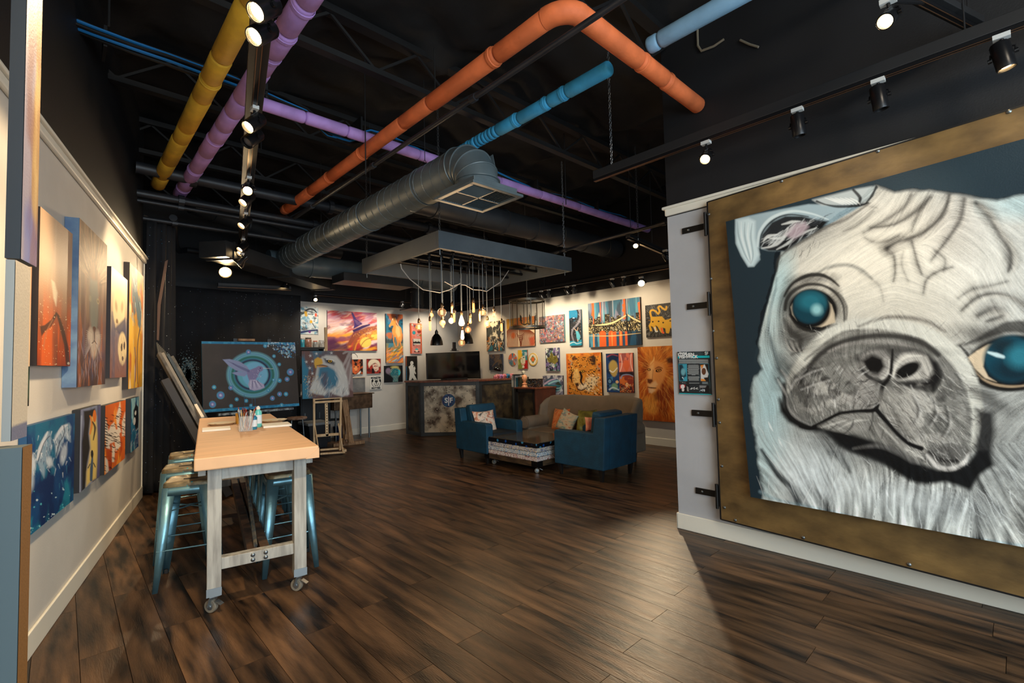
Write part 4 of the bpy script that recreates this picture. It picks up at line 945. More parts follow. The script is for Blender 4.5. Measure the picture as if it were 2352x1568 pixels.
BL = [('leftmost large globe bulb, hanging in front of the skull-mouth canvas', 370, 605, 375, 1155, 1240, 40, 'globe', 2),
 ('long glowing tube bulb, second from the left', 487, 560, 490, 1132, 1290, 12, 'tube', 1),
 ('small globe bulb just right of the leftmost tube bulb', 502, 625, 512, 1045, 1120, 26, 'globe', 2),
 ('largest clear globe bulb, hanging high on the left', 612, 495, 622, 990, 1090, 46, 'globe', 0),
 ('small globe bulb right under the largest globe', 618, 590, 610, 1120, 1182, 33, 'globe', 1),
 ('short glowing tube bulb below the largest globe', 625, 625, 620, 1170, 1255, 11, 'tube', 2),
 ('slim clear tube bulb high in the middle left', 722, 590, 725, 980, 1105, 12, 'tube', 1),
 ('bright white-hot round bulb left of the centre', 712, 640, 722, 1100, 1183, 29, 'hot', 2),
 ('glowing tube bulb just left of the centre', 740, 520, 750, 1045, 1200, 13, 'tube', 0),
 ('bright teardrop bulb in the centre of the cluster', 820, 610, 825, 1075, 1240, 33, 'hotst', 1),
 ('lowest teardrop bulb, glowing below the centre', 827, 650, 832, 1235, 1385, 20, 'hotst', 2),
 ('lowest of all the bulbs, a clear unlit-looking globe', 818, 668, 820, 1330, 1408, 38, 'globe', 3),
 ('large globe bulb right of the centre, beside the second dome lamp', 888, 690, 895, 1190, 1278, 34, 'globe', 2),
 ('clear teardrop bulb right of the centre', 912, 620, 922, 1100, 1215, 17, 'st', 1),
 ('highest tube bulb, right of the centre', 948, 565, 955, 940, 1098, 13, 'tube', 0),
 ('slim tube bulb hanging left of a globe, right of the centre', 1012, 640, 1022, 1055, 1190, 10, 'tube', 1),
 ('globe bulb high on the right of the cluster', 1050, 575, 1060, 1010, 1097, 31, 'globe', 0),
 ('large globe bulb low on the right, in front of the swirl canvas', 1092, 650, 1098, 1130, 1217, 39, 'globe', 1),
 ('small teardrop bulb high on the far right', 1165, 600, 1173, 1030, 1145, 19, 'st', 0),
 ('rightmost tube bulb of the cluster', 1240, 610, 1254, 1155, 1295, 12, 'tube', 0)]
for args in BL: bulb(*args)
for (sx, sy) in ((700, 1120), (830, 1180), (1060, 1110)):
    pxx, pyy = att(sx, sy); p = WY(pxx, pyy, rows[1]-.1); light('bulb_light', 'POINT', tuple(p), (0, 0, 0), 15, (1, .66, .36), .08)
# looped swag cables
sw = thing('swag_cable', 'pale cable looping between the clamps in front of the bulbs', 'cable', (fx0+.9, rows[1], 2.5))
for pl_q in ([(185, 580), (195, 630), (280, 740), (420, 852), (600, 885), (700, 855), (760, 820), (815, 785)], [(825, 800), (870, 805), (950, 852), (1040, 858), (1095, 872), (1170, 820), (1250, 770), (1330, 650)], [(650, 768), (700, 795), (735, 815), (800, 795)]):
    MB().sweep([WY(*att(*q), rows[1]) for q in pl_q], .006, 6).build('cable', mat('swag_pale', (150, 146, 140), .6), sw, smooth=True)

# drum lantern
lc = WX(1210.4, 691, 6.2); lz1 = lc[2]; r_ = 41*depth(lc)/FPX; lz0 = ZAT(lc, 752)
M_br = mat('lantern_silver', (120, 112, 98), .35, metal=.8)
dl = thing('drum_lantern', 'round mesh drum lantern with metal rings and candle arms', 'lantern', (lc[0], lc[1], lz0))
for z in (lz1, lz0): MB().lathe((lc[0], lc[1], z-.018), [(r_, 0), (r_+.008, 0), (r_+.008, .036), (r_, .036), (r_, 0)], 40, cap=False).build('ring', M_br, dl, smooth=True)
for k in range(8):
    q = k*math.pi/4+.2; u = np.array([math.cos(q), math.sin(q), 0]); MB().bar(np.array([lc[0], lc[1], lz0])+u*r_, np.array([lc[0], lc[1], lz1])+u*r_, .016, .006, up=u).build('rib', M_br, dl)
mesh_m = mat('wire_mesh', (116, 98, 66), .5, metal=.2, alpha=.28)
MB().lathe((lc[0], lc[1], lz0), [(r_-.006, 0), (r_-.006, lz1-lz0)], 48, cap=False).build('mesh_shade', mesh_m, dl, smooth=True)
MB().tube((lc[0], lc[1], lz0+.06), (lc[0], lc[1], 4.5), .008, 8).build('stem', M_br, dl)
for k in range(3): q = k*math.pi/3; MB().bar((lc[0]-r_*math.cos(q), lc[1]-r_*math.sin(q), lz1), (lc[0]+r_*math.cos(q), lc[1]+r_*math.sin(q), lz1), .008, .008).build('spoke', M_br, dl)
for k in range(5):
    q = k*2*math.pi/5+.4; u = np.array([math.cos(q), math.sin(q), 0]); b0 = np.array([lc[0], lc[1], lz0+.08])
    ar = MB().sweep([b0, b0+u*.07-Z3*.03, b0+u*.14, b0+u*.15+Z3*.05], .006, 6).build('candle_arm', M_pb, dl, smooth=True)
    e_ = b0+u*.15+Z3*.05; MB().lathe(e_, [(.022, 0), (.026, .006), (.01, .012)], 12).lathe(e_, [(.01, .01), (.01, .09)], 10).build('candle_cup', M_pb, ar)
    MB().lathe(e_+Z3*.09, [(.009, 0), (.014, .02), (.003, .055)], 10).build('candle_bulb', M_bg, ar, smooth=True)
# dome lamps over the bar
M_dome = mat('dome_black', (16, 15, 15), .3); M_domein = mat('dome_inside', (200, 196, 180), .5)
for k, (qx, qt, qb, rp, yy, lab) in enumerate(((1003, 766, 792.5, 14.5, 8.7, 'black dome pendant lamp over the bar, left of the bulbs'), (1074.5, 762, 789, 12.5, 8.9, 'second black dome pendant lamp, half hidden behind the bulbs'))):
    p = WY(qx, qb, yy); r = rp*depth(p)/FPX; zt = ZAT(p, qt); h = zt-p[2]
    o = thing('dome_lamp', lab, 'pendant lamp', p, group='black dome lamps over the bar')
    MB().lathe(p, [(r, 0), (r*1.0, h*.08), (r*.93, h*.35), (r*.72, h*.68), (r*.4, h*.92), (.03, h), (.028, h), (r*.38, h*.88), (r*.9, h*.33), (r*.97, 0)], 30, cap=False).build('shade', M_dome, o, smooth=True)
    MB().lathe(p+Z3*h*.95, [(.036, 0), (.036, .06), (.02, .075), (.02, .09), (.008, .1)], 16).build('cap', M_dome, o, smooth=True)
    MB().tube(p+Z3*(h*.95+.1), (p[0], p[1], 4.64), .005, 6).build('cord', M_cb, o)

# ------------------------------------------------------------------ bar counter
M_bart = mat('bar_top_wood', (96, 50, 32), .4, rgb2=(130, 70, 46), vscale=6, stretch=(3, 3, 3))
M_barf = mat('bar_frame_steel', (58, 62, 64), .45, metal=.4, var=.2, vscale=5)
M_pan = mat('weathered_panel', (76, 56, 38), .5, rgb2=(206, 192, 166), vscale=5, vlo=.38, vhi=.60, metal=.0, det=10)
specks(M_pan, [(20, 16, 12), (40, 28, 20), (190, 180, 160)], 26, .30, .3)
M_pan2 = mat('dark_rusty_panel', (30, 22, 16), .6, rgb2=(84, 70, 46), vscale=6, vlo=.4, vhi=.68, det=10)
BH = 1.165
PA, PB, PC, PD = np.array([5.60, 9.45, 0]), np.array([5.60, 8.84, 0]), np.array([6.50, 7.96, 0]), np.array([7.52, 7.93, 0])
bar_ = thing('bar_counter', 'corner bar counter with weathered metal panels and a round blue emblem', 'bar', PB)
def face(a, b, m, thick=.05, marg=.075, z1=BH-.03, nm='panel'):
    d = nrm(b-a); n_ = np.cross(d, Z3); L = np.linalg.norm(b-a)   # outward
    bk_ = -n_*.05
    MB().prism([a+bk_, b+bk_, b+bk_+Z3*z1, a+bk_+Z3*z1], n_*.035).build(nm, m, bar_)
    for (p, q, w0) in ((a, a+d*marg, 0), (b-d*marg, b, 0)): MB().prism([p-n_*.05, q-n_*.05, q, p], Z3*z1).build('frame_post', M_barf, bar_, bevel=.003)
    for z in (0, z1-marg): MB().prism([a+d*marg-n_*.05+Z3*z, b-d*marg-n_*.05+Z3*z, b-d*marg+Z3*z, a+d*marg+Z3*z], Z3*marg).build('frame_rail', M_barf, bar_, bevel=.003)
    return d, n_
face(PA, PB, M_pan2); dF, nF = face(PB, PC, M_pan); face(PC, PD, M_pan2)
inn = [PA+np.array([.55, 0, 0]), PB+np.array([.50, .20, 0]), PC+np.array([.22, .52, 0]), PD+np.array([0, .55, 0])]
ov = [PA+np.array([-.03, 0, 0]), PB+np.array([-.03, -.015, 0]), PC+np.array([-.015, -.03, 0]), PD+np.array([0, -.03, 0])]
for k in range(3): MB().prism([ov[k]+Z3*(BH-.03), ov[k+1]+Z3*(BH-.03), inn[k+1]+Z3*(BH-.03), inn[k]+Z3*(BH-.03)], Z3*.035).build('counter_top', M_bart, bar_, bevel=.003)
MB().prism([inn[0], inn[1], inn[1]+Z3*(BH-.04), inn[0]+Z3*(BH-.04)], (.02, 0, 0)).build('back_board', M_track, bar_)
# emblem on the front panel
ec = PL(1030.5, 919.5, nF, nF@(PB-nF*.012)); er = 15.2*depth(ec)/FPX
M_emb = mat('emblem_blue', (26, 44, 96), .4, rgb2=(30, 120, 150), vscale=22, vlo=.45, vhi=.7); specks(M_emb, [(120, 60, 150), (40, 170, 180)], 40, .25, .4)
em = MB().lathe(ec, [(er, 0), (er, .012)], 36, nF).build('emblem', M_emb, bar_, label='round blue emblem with white letters S and F and a bar between')
M_wht = mat('letter_white', (236, 232, 226), .5)
def text(s, pos, xdir, ydir, size, m, parent, name='lettering', ext=.001, align='CENTER', font_w=1.0, off=0.0):
    cu = bpy.data.curves.new(name, 'FONT'); cu.body = s; cu.size = size; cu.extrude = ext; cu.align_x = align; cu.align_y = 'CENTER'; cu.offset = off; cu.resolution_u = 3
    tmp_ = bpy.data.objects.new(name, cu); COL.objects.link(tmp_); bpy.context.view_layer.update(); me = bpy.data.meshes.new_from_object(tmp_.evaluated_get(bpy.context.evaluated_depsgraph_get())); bpy.data.objects.remove(tmp_); me.materials.clear(); me.materials.append(m); o = bpy.data.objects.new(name, me); COL.objects.link(o)
    x, y = nrm(xdir), nrm(ydir); z = np.cross(x, y); x = x*font_w
    M = Matrix(((x[0], y[0], z[0], pos[0]), (x[1], y[1], z[1], pos[1]), (x[2], y[2], z[2], pos[2]), (0, 0, 0, 1)))
    if parent is not None: o.parent = parent; M = wmat(parent).inverted() @ M
    o.matrix_basis = M
    return o
tp_ = ec+nF*.0135
text('S', tp_-dF*er*.36, dF, Z3, er*1.05, M_wht, em, off=.004); text('F', tp_+dF*er*.38, dF, Z3, er*1.05, M_wht, em, off=.004)
MB().obox(tp_-Z3*er*.08, dF, Z3, nF, er*.13, er*1.35, .004).build('emblem_bar', M_wht, em)
# low cabinet at the right end of the bar
LXf = 6.98; q0 = WX(1181, 889, LXf); q1 = WX(1229, 889, LXf); lh = q0[2]
lcab = thing('side_cabinet', 'lower dark cabinet with a red-brown wooden end, right of the bar', 'cabinet', (LXf+.3, (q0[1]+q1[1])/2, 0))
MB().box((LXf+.02, q1[1]+.02, 0), (7.60, q0[1], lh-.03)).build('body', M_track, lcab)
MB().box((LXf-.01, q1[1]-.01, lh-.03), (7.62, q0[1], lh)).build('counter_top', M_bart, lcab, bevel=.003)
MB().box((LXf, q1[1], 0), (7.60, q1[1]+.025, lh-.03)).build('end_board', mat('end_red_wood', (72, 32, 19), .5, rgb2=(92, 44, 27), vscale=5), lcab)
w_ = .05
for lo, hi in (((LXf, q1[1]+.02, 0), (LXf+.03, q1[1]+.02+w_, lh-.03)), ((LXf, q0[1]-w_*2, 0), (LXf+.03, q0[1], lh-.03)), ((LXf, q1[1]+w_, lh-.10), (LXf+.03, q0[1]-w_, lh-.03)), ((LXf, q1[1]+w_, 0), (LXf+.03, q0[1]-w_, .07))):
    MB().box(lo, hi).build('frame_post', M_track, lcab, bevel=.002)
MB().box((LXf+.012, q1[1]+w_, .07), (LXf+.022, q0[1]-w_*2, lh-.10)).build('panel', M_pan2, lcab)
# TV screen
TY = 9.15; tv = thing('television', 'large black flat television standing behind the bar', 'television', WY(1042, 872, TY))
P4 = [WY(*q, TY) for q in ((982, 871), (1104.5, 869), (1101.5, 806), (980, 811))]
MB().prism(P4, np.array([0, .045, 0])).build('casing', mat('tv_casing', (12, 12, 13), .35), tv, bevel=.004)
ct = sum(P4)/4; MB().prism([ct+(p-ct)*.975-np.array([0, .002, 0]) for p in P4], np.array([0, .002, 0])).build('screen', mat('tv_screen', (5, 5, 7), .12, spec=.6), tv)
MB().box(((P4[0][0]+P4[1][0])/2-.3, TY-.08, BH-.45), ((P4[0][0]+P4[1][0])/2+.3, TY+.16, P4[0][2]-.0)).build('stand', M_track, tv)
wc = thing('camera_stand', 'small black camera on top of the television', 'camera', WY(1044, 806, TY)); p = WY(1044, 806, TY)
MB().box(p+np.array([-.05, -.02, -.0]), p+np.array([.05, .05, .06])).build('base', M_track, wc, bevel=.004); MB().box(p+np.array([-.03, -.02, .06]), p+np.array([.03, .04, .21])).build('body', M_track, wc, bevel=.004)
MB().box(p+np.array([-.09, -.03, 0]), p+np.array([.10, .05, .01])).build('plate', M_track, wc)

# objects on the bar
def onbar(px, z=BH, y=8.12): return WY(px, 862, y)
M_pig = mat('figurine_pink', (206, 120, 128), .35); M_pig2 = mat('figurine_lilac', (176, 120, 176), .35); M_pig3 = mat('figurine_blue', (30, 110, 150), .35)
def figurine(px, m, lab, y=8.15, s=1.0):
    p = WY(px, 862, y); p = np.array([p[0], y, BH+.005]); o = thing('pig_figurine', lab, 'figurine', p, group='little glossy figurines in a row on the bar')
    s *= .055
    body = MB().lathe(p+Z3*s*.9-np.array([s*.9, 0, 0]), [(.002, 0), (s*.55, .1*s), (s*.8, .5*s), (s*.85, s), (s*.75, 1.5*s), (s*.4, 1.9*s), (.002, 2*s)], 14, (1, 0, 0)).build('body', m, o, smooth=True)
    hd = p+np.array([0, -s*.75, s*1.05]); MB().lathe(hd-np.array([0, 0, 0]), [(.002, -s*.55), (s*.4, -s*.4), (s*.55, 0), (s*.4, s*.4), (.002, s*.55)], 12, (0, 1, 0)).build('head', m, o, smooth=True)
    MB().lathe(hd+np.array([0, -s*.5, -s*.05]), [(s*.2, 0), (s*.22, s*.15)], 10, (0, -1, 0)).build('snout', m, o)
    for k in (-1, 1): MB().lathe(hd+np.array([k*s*.32, 0, s*.4]), [(s*.18, 0), (.002, s*.35)], 6).build('ear', m, o)
    for kx in (-1, 1):
        for ky in (-1, 1): MB().tube(p+np.array([kx*s*.5, ky*s*.4, 0]), p+np.array([kx*s*.5, ky*s*.35, s*.6]), s*.2, 8).build('leg', m, o)
figurine(1137, M_pig, 'smallest pink figurine at the left end of the row', s=.75)
figurine(1142, M_pig, 'pink figurine second from the left in the row', s=1.05); figurine(1149.5, M_pig2, 'lilac pink figurine in the middle of the row'); figurine(1157.5, M_pig, 'pink figurine left of the blue one', s=1.05)
figurine(1165.5, M_pig3, 'blue figurine in the row on the bar', s=1.05); figurine(1174, M_pig, 'pink figurine at the right end of the row', s=1.05)
dlp = WY(1142, 850, 8.35); o = thing('desk_lamp', 'black desk lamp with a bowl shade on the bar', 'desk lamp', (dlp[0]+.25, 8.4, BH+.005))
MB().lathe((dlp[0], 8.35, dlp[2]), [(.095, 0), (.09, .03), (.06, .07), (.025, .09), (.02, .12)], 20, nrm((.3, 0, 1)), cap=False).build('shade', mat('lamp_black_gloss', (16, 16, 18), .15), o, smooth=True, solid=.003)
MB().sweep([(dlp[0]+.03, 8.35, dlp[2]+.11), (dlp[0]+.12, 8.38, dlp[2]+.16), (dlp[0]+.22, 8.4, dlp[2]+.12), (dlp[0]+.22, 8.4, BH+.01)], .008, 6).build('arm', M_track, o)
MB().lathe((dlp[0]+.22, 8.4, BH+.005), [(.06, 0), (.06, .015), (.02, .02)], 18).build('base', M_track, o)
MB().box((dlp[0]+.16, 8.40, dlp[2]+.0), (dlp[0]+.215, 8.44, dlp[2]+.14)).build('joint_box', M_track, o, bevel=.004)
p = WY(1166, 857, 8.35); o = MB().box((p[0]-.10, 8.36, BH+.005), (p[0]+.12, 8.46, BH+.10)).build('wooden_box', mat('box_brown', (86, 56, 30), .5), bevel=.004); tag(o, 'low brown wooden box behind the figurines', 'box')
# things on the low cabinet
def lowp(px): return WX(px, 889, LXf+.14)
M_bk = [mat('book_white', (196, 196, 190), .6), mat('book_cream', (170, 160, 140), .6), mat('book_grey', (130, 134, 134), .6), mat('book_slate', (66, 84, 96), .6), mat('book_dark', (26, 24, 26), .6), mat('book_teal', (30, 70, 80), .6)]
bks = [('white tall book at the left end of the row', 0, .24, .028), ('cream book second in the row', 1, .25, .024), ('grey book third in the row', 2, .245, .022), ('slate blue book in the row', 3, .25, .022), ('white book beside the slate blue one', 0, .24, .02), ('narrow teal book at the right end of the row', 5, .20, .02)]
yb_ = lowp(1181.5)[1]
for lab, ci, h, w_ in bks:
    o = thing('book', lab+' on the low cabinet', 'book', (LXf+.14, yb_-w_/2, lh), group='books on the low cabinet')
    MB().box((LXf+.06, yb_-w_, lh), (LXf+.22, yb_, lh+h)).build('cover', M_bk[ci], o, bevel=.002); MB().box((LXf+.064, yb_-w_+.003, lh+h-.002), (LXf+.218, yb_-.003, lh+h+.0008)).build('pages', M_white, o)
    yb_ -= w_+.002
o = MB().box((LXf+.10, yb_-.14, lh+.0), (LXf+.30, yb_-.01, lh+.21)).build('dark_box', mat('box_dark_print', (34, 30, 26), .5, rgb2=(90, 84, 60), vscale=20), bevel=.003); tag(o, 'dark printed box between the books and the bust', 'box')
o = MB().box((LXf+.04, lowp(1185)[1]-.16, lh+.252), (LXf+.24, lowp(1185)[1]+.0, lh+.27)).build('flat_book', M_bk[4], bevel=.002); tag(o, 'black flat book lying across the top of the book row', 'book')
bp = lowp(1205); M_bust = mat('bust_peach', (224, 150, 104), .5, rgb2=(236, 176, 130), vscale=12)
bu = thing('bust', 'small peach coloured bust of a head on a plinth', 'bust', (bp[0], bp[1], lh))
MB().lathe((bp[0], bp[1], lh), [(.062, 0), (.062, .02), (.05, .03), (.044, .055), (.056, .062), (.056, .075), (.03, .085)], 16).build('plinth', M_bust, bu, smooth=True)
MB().lathe((bp[0], bp[1], lh+.08), [(.028, 0), (.026, .03), (.04, .055), (.055, .085), (.058, .12), (.05, .155), (.03, .175), (.002, .182)], 18).build('head', M_bust, bu, smooth=True)
MB().lathe((bp[0]-.05, bp[1], lh+.19), [(.012, 0), (.01, .012), (.001, .02)], 8, (-1, 0, -.3)).build('nose', M_bust, bu); MB().box((bp[0]-.055, bp[1]-.02, lh+.155), (bp[0]-.04, bp[1]+.02, lh+.162)).build('lips', M_bust, bu)
for k in (-1, 1): MB().lathe((bp[0], bp[1]+k*.052, lh+.185), [(.014, 0), (.010, .008)], 8, (0, k, 0)).build('ear', M_bust, bu)
sk_ = WX(1202, 858, LXf+.3); so = thing('skull_figure', 'small white skull figure standing behind the bust', 'figurine', (sk_[0], sk_[1], lh))
MB().lathe((sk_[0], sk_[1], sk_[2]-.02), [(.015, 0), (.028, .02), (.036, .05), (.03, .08), (.002, .09)], 14).build('skull', mat('skull_white', (210, 204, 180), .5), so, smooth=True)
for k in (-1, 1): MB().lathe((sk_[0]-.03, sk_[1]+k*.013, sk_[2]+.025), [(.008, 0), (.007, .004)], 8, (-1, 0, 0)).build('eye_socket', M_track, so)
MB().lathe((sk_[0], sk_[1], lh), [(.03, 0), (.02, .1), (.03, .2), (.012, sk_[2]-.02-lh)], 12).build('robe', mat('robe_red', (110, 26, 24), .6), so, smooth=True)
cq = lowp(1226); cxx = thing('pattern_box', 'black box with a busy speckled print at the right end of the low cabinet', 'box', (cq[0], cq[1], lh))
M_spk = mat('speckle_print', (20, 20, 22), .4); specks(M_spk, [(190, 150, 90), (180, 180, 180), (120, 50, 40), (60, 100, 120)], 55, .42, .7)
MB().box((LXf+.10, lowp(1235)[1], lh), (LXf+.30, lowp(1214.5)[1]-.02, lh+.165)).build('body', M_spk, cxx, bevel=.003)
MB().box((LXf+.09, lowp(1235)[1]-.03, lh+.165), (LXf+.31, lowp(1214.5)[1]-.02, lh+.175)).build('lid', M_spk, cxx)

# ------------------------------------------------------------------ armchairs
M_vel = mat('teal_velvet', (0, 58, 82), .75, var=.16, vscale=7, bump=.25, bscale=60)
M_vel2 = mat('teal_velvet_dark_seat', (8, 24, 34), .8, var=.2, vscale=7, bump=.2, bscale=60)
M_legd = mat('chair_leg_dark', (20, 16, 14), .5)
def armchair(lab, loc, rz, W=.74, D=.80, ah=.60, bh=.80, lab_cushion=None):
    # local frame: faces -y ; origin centre of the footprint on the floor
    c_, s_ = math.cos(rz), math.sin(rz)
    def L(x, y, z): return np.array([loc[0]+c_*x-s_*y, loc[1]+s_*x+c_*y, z])
    def lb(x0, x1, y0, y1, z0, z1, dx=0): return MB().hexa([L(x0,y0,z0),L(x1,y0,z0),L(x1,y1,z0),L(x0,y1,z0),L(x0-dx,y0,z1),L(x1+dx,y0,z1),L(x1+dx,y1,z1),L(x0-dx,y1,z1)])
    o = thing('armchair', lab, 'armchair', (loc[0], loc[1], 0), rz, group='teal velvet armchairs')
    aw = .13; z0 = .15
    lb(-W/2+aw, W/2-aw, -D/2+.03, D/2-.16, z0, .33).build('seat_base', M_vel, o, bevel=.012)
    for k in (-1, 1):
        x0 = -W/2 if k < 0 else W/2-aw
        prof = [(-D/2, z0), (-D/2, ah-.03), (-D/2+.03, ah), (D/2-.15, ah), (D/2-.115, bh), (D/2+.045, bh), (D/2, z0)]
        MB().prism([L(x0, y, z) for y, z in prof], L(x0+aw, 0, 0)-L(x0, 0, 0)).build('arm', M_vel, o, bevel=.014, seg=3)
    MB().hexa([L(-W/2+aw, D/2-.16, z0), L(W/2-aw, D/2-.16, z0), L(W/2-aw, D/2-.004, z0), L(-W/2+aw, D/2-.004, z0), L(-W/2+aw, D/2-.12, bh-.002), L(W/2-aw, D/2-.12, bh-.002), L(W/2-aw, D/2+.041, bh-.002), L(-W/2+aw, D/2+.041, bh-.002)]).build('back', M_vel, o)
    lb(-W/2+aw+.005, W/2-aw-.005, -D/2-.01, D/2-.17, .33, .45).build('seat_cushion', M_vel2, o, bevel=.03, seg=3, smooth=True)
    MB().hexa([L(-W/2+aw, D/2-.31, .46), L(W/2-aw, D/2-.31, .46), L(W/2-aw, D/2-.17, .46), L(-W/2+aw, D/2-.17, .46), L(-W/2+aw-.02, D/2-.24, bh+.06), L(W/2-aw+.02, D/2-.24, bh+.06), L(W/2-aw+.02, D/2-.10, bh+.04), L(-W/2+aw-.02, D/2-.10, bh+.04)]).build('back_cushion', M_vel, o, bevel=.035, seg=4, smooth=True)
    for kx in (-1, 1):
        for ky in (-1, 1):
            p = L(kx*(W/2-.06), ky*(D/2-.07), 0); q = L(kx*(W/2-.05), ky*(D/2-.06), z0); MB().bar(p, q, .035, .035, up=(0, 1, 0), w2=.055, h2=.06).build('leg', M_legd, o, bevel=.003)
    return o, L
aR = F(1383, 1100); aS = F(1278, 1082)
chR, LR = armchair('teal velvet armchair seen from behind, right of the coffee table', (5.235, 3.985), math.radians(180))
chL, LLc = armchair('teal velvet armchair facing the camera, left of the coffee table', (5.035, 5.93), math.radians(-2))
# cushions
def cushion(lab, c, ex, ey, w_, m, th=.13, name='cushion'):
    c = np.asarray(c, float); ex = nrm(ex); ey = nrm(np.asarray(ey, float)-ex*(ex@np.asarray(ey, float))); ez_ = np.cross(ex, ey); n = 15; u = np.linspace(-1, 1, n); U, V_ = np.meshgrid(u, u)
    pin = 1-.10*(1-np.abs(V_)**2)*np.abs(U)**3; pin2 = 1-.10*(1-np.abs(U)**2)*np.abs(V_)**3
    h = th/2*np.clip((1-U**4)*(1-V_**4), 0, 1)**.55+.002; mb = MB()
    for s in (1, -1):
        P = c+ex*(U*pin*w_/2)[..., None]+ey*(V_*pin2*w_/2)[..., None]+ez_*(s*h)[..., None]; mb.grid(P if s > 0 else P[::-1])
    o = mb.build(name, m, smooth=True, auto=180); return tag(o, lab, 'cushion')
def blotch(n, cols, sc=6, seed=0.0, st=None, dist=1.5):
    m = mat(n, (128, 128, 128), .75); nt = m.node_tree; b = nt.nodes['Principled BSDF']; tc = [x for x in nt.nodes if x.type == 'TEX_COORD'][0]; mp = [x for x in nt.nodes if x.type == 'MAPPING'][0]
    mp.inputs['Location'].default_value = (seed, seed*1.7, seed*.3)
    if st: mp.inputs['Scale'].default_value = st
    n_ = nt.nodes.new('ShaderNodeTexNoise'); n_.inputs['Scale'].default_value = sc; n_.inputs['Detail'].default_value = 5; n_.inputs['Distortion'].default_value = dist
    nt.links.new(mp.outputs[0], n_.inputs['Vector']); r = nt.nodes.new('ShaderNodeValToRGB'); nt.links.new(n_.outputs['Fac'], r.inputs[0])
    while len(r.color_ramp.elements) < len(cols): r.color_ramp.elements.new(.5)
    for i, c in enumerate(cols): r.color_ramp.elements[i].position = .30+.42*i/(len(cols)-1); r.color_ramp.elements[i].color = tuple(s2l(c))+(1,)
    nt.links.new(r.outputs[0], b.inputs['Base Color']); return m
M_cu1 = blotch('cushion_splash', [(60, 60, 60), (200, 188, 172), (226, 214, 198), (200, 120, 80), (120, 140, 150)], 9, 3)
M_cu2 = blotch('cushion_orange', [(150, 60, 30), (214, 104, 44), (226, 150, 90), (170, 90, 60)], 7, 1)
M_cu3 = blotch('cushion_pale', [(190, 120, 80), (218, 200, 170), (200, 190, 160), (110, 160, 160), (214, 120, 70)], 6, 5, (1, 1, 3))
M_cu4 = blotch('cushion_green', [(76, 74, 24), (120, 116, 40), (150, 150, 80), (150, 176, 160)], 4, 2)
M_cu5 = blotch('cushion_coral', [(226, 110, 90), (236, 150, 120), (240, 190, 140)], 8, 4)
cp = WY(1114, 970, 5.95); cushion('white and black splashed cushion on the left armchair', cp, (1, -.15, 0), (.12, .35, 1), .40, M_cu1)
# ------------------------------------------------------------------ sofa
M_sofa = mat('taupe_linen', (128, 114, 96), .8, var=.06, vscale=6, bump=.25, bscale=160)
SO = -.97; sL = WX(1256, 950, 6.33); sR = WX(1466, 950, 6.33)
sy1, sy0 = sL[1], sR[1]
so_ = thing('sofa', 'taupe camelback sofa with wings and rolled arms', 'sofa', (6.1, (sy0+sy1)/2, 0))
W_ = sy1-sy0
def topz(t):  # t 0 (left in the photo, high y) .. 1
    kx = [0, .04, .12, .30, .50, .57, .70, .88, .96, 1.0]; kp = [571, 563, 561, 557, 569, 573, 563, 572, 592, 606]
    return np.interp(t, kx, kp)
prof = []
n = 41
for i in range(n):
    t = i/(n-1); y_ = sy1-t*W_; ypx = 780+topz(t)/4.438; prof.append((y_, ZAT((7.36+SO, y_), ypx)))
mb = MB(); V = []
for y_, z_ in prof:
    V += [(7.42+SO, y_, .20), (7.50+SO, y_, z_-.06), (7.46+SO, y_, z_), (7.36+SO, y_, z_+.0), (7.28+SO, y_, z_-.05), (7.14+SO, y_, .25)]
m_ = 6; fs = [(i*m_+k, i*m_+(k+1) % m_, (i+1)*m_+(k+1) % m_, (i+1)*m_+k) for i in range(n-1) for k in range(m_)]+[tuple(range(m_-1, -1, -1)), tuple(range((n-1)*m_, n*m_))]
MB().add(V, fs).build('back', M_sofa, so_, smooth=True, sub=1, auto=180)
for k, (ye, s_) in enumerate(((sy1, 1), (sy0, -1))):
    # wing: curved side panel
    P = np.zeros((7, 7, 3)); zt = prof[0 if s_ > 0 else -1][1]-.02
    for j in range(7):
        for i in range(7):
            u_, v_ = i/6, j/6; x_ = 7.40+SO-.34*u_*(1-.35*(v_**2)); P[j, i] = (x_, ye-s_*(.02-.05*math.sin(u_*math.pi/2)*v_)+s_*.03*u_, .40+(zt-.40)*v_-(.16*u_**2)*v_)
    MB().grid(P).build('wing', M_sofa, so_, smooth=True, auto=180, solid=.09*s_, bevel=0)
    # rolled arm
    ay = ye-s_*.02
    MB().lathe((6.70+SO, ay, .49), [(.09, 0), (.11, .02), (.11, .62), (.09, .66)], 24, (1, 0, 0)).build('arm_roll', M_sofa, so_, smooth=True)
    MB().lathe((6.695+SO, ay, .49), [(.112, .0), (.117, .006), (.112, .012)], 24, (1, 0, 0), cap=False).build('piping', mat('piping_brown', (88, 76, 62), .8), so_)
    MB().box((6.74+SO, ay-.08, .14), (7.40+SO, ay+.08, .49)).build('arm', M_sofa, so_, bevel=.03, seg=3, smooth=True)
MB().box((6.72+SO, sy0+.09, .14), (7.2+SO, sy1-.09, .26)).build('seat_base', M_sofa, so_, bevel=.02)
MB().box((6.68+SO, sy0+.07, .26), (7.24+SO, sy1-.07, .385)).build('seat_cushion', M_sofa, so_, bevel=.045, seg=4, smooth=True)
for x_ in (6.80+SO, 7.3+SO):
    for y_ in (sy0+.08, sy1-.08): MB().lathe((x_, y_, 0), [(.02, 0), (.03, .1), (.035, .15)], 12).build('leg', M_legd, so_)
def cu_on(px, py, x_): return WX(px, py, x_)
cushion('rust orange cushion at the left end of the sofa', cu_on(1288, 963, 6.08), (-.1, -1, .04), (.30, -.05, 1), .37, M_cu2)
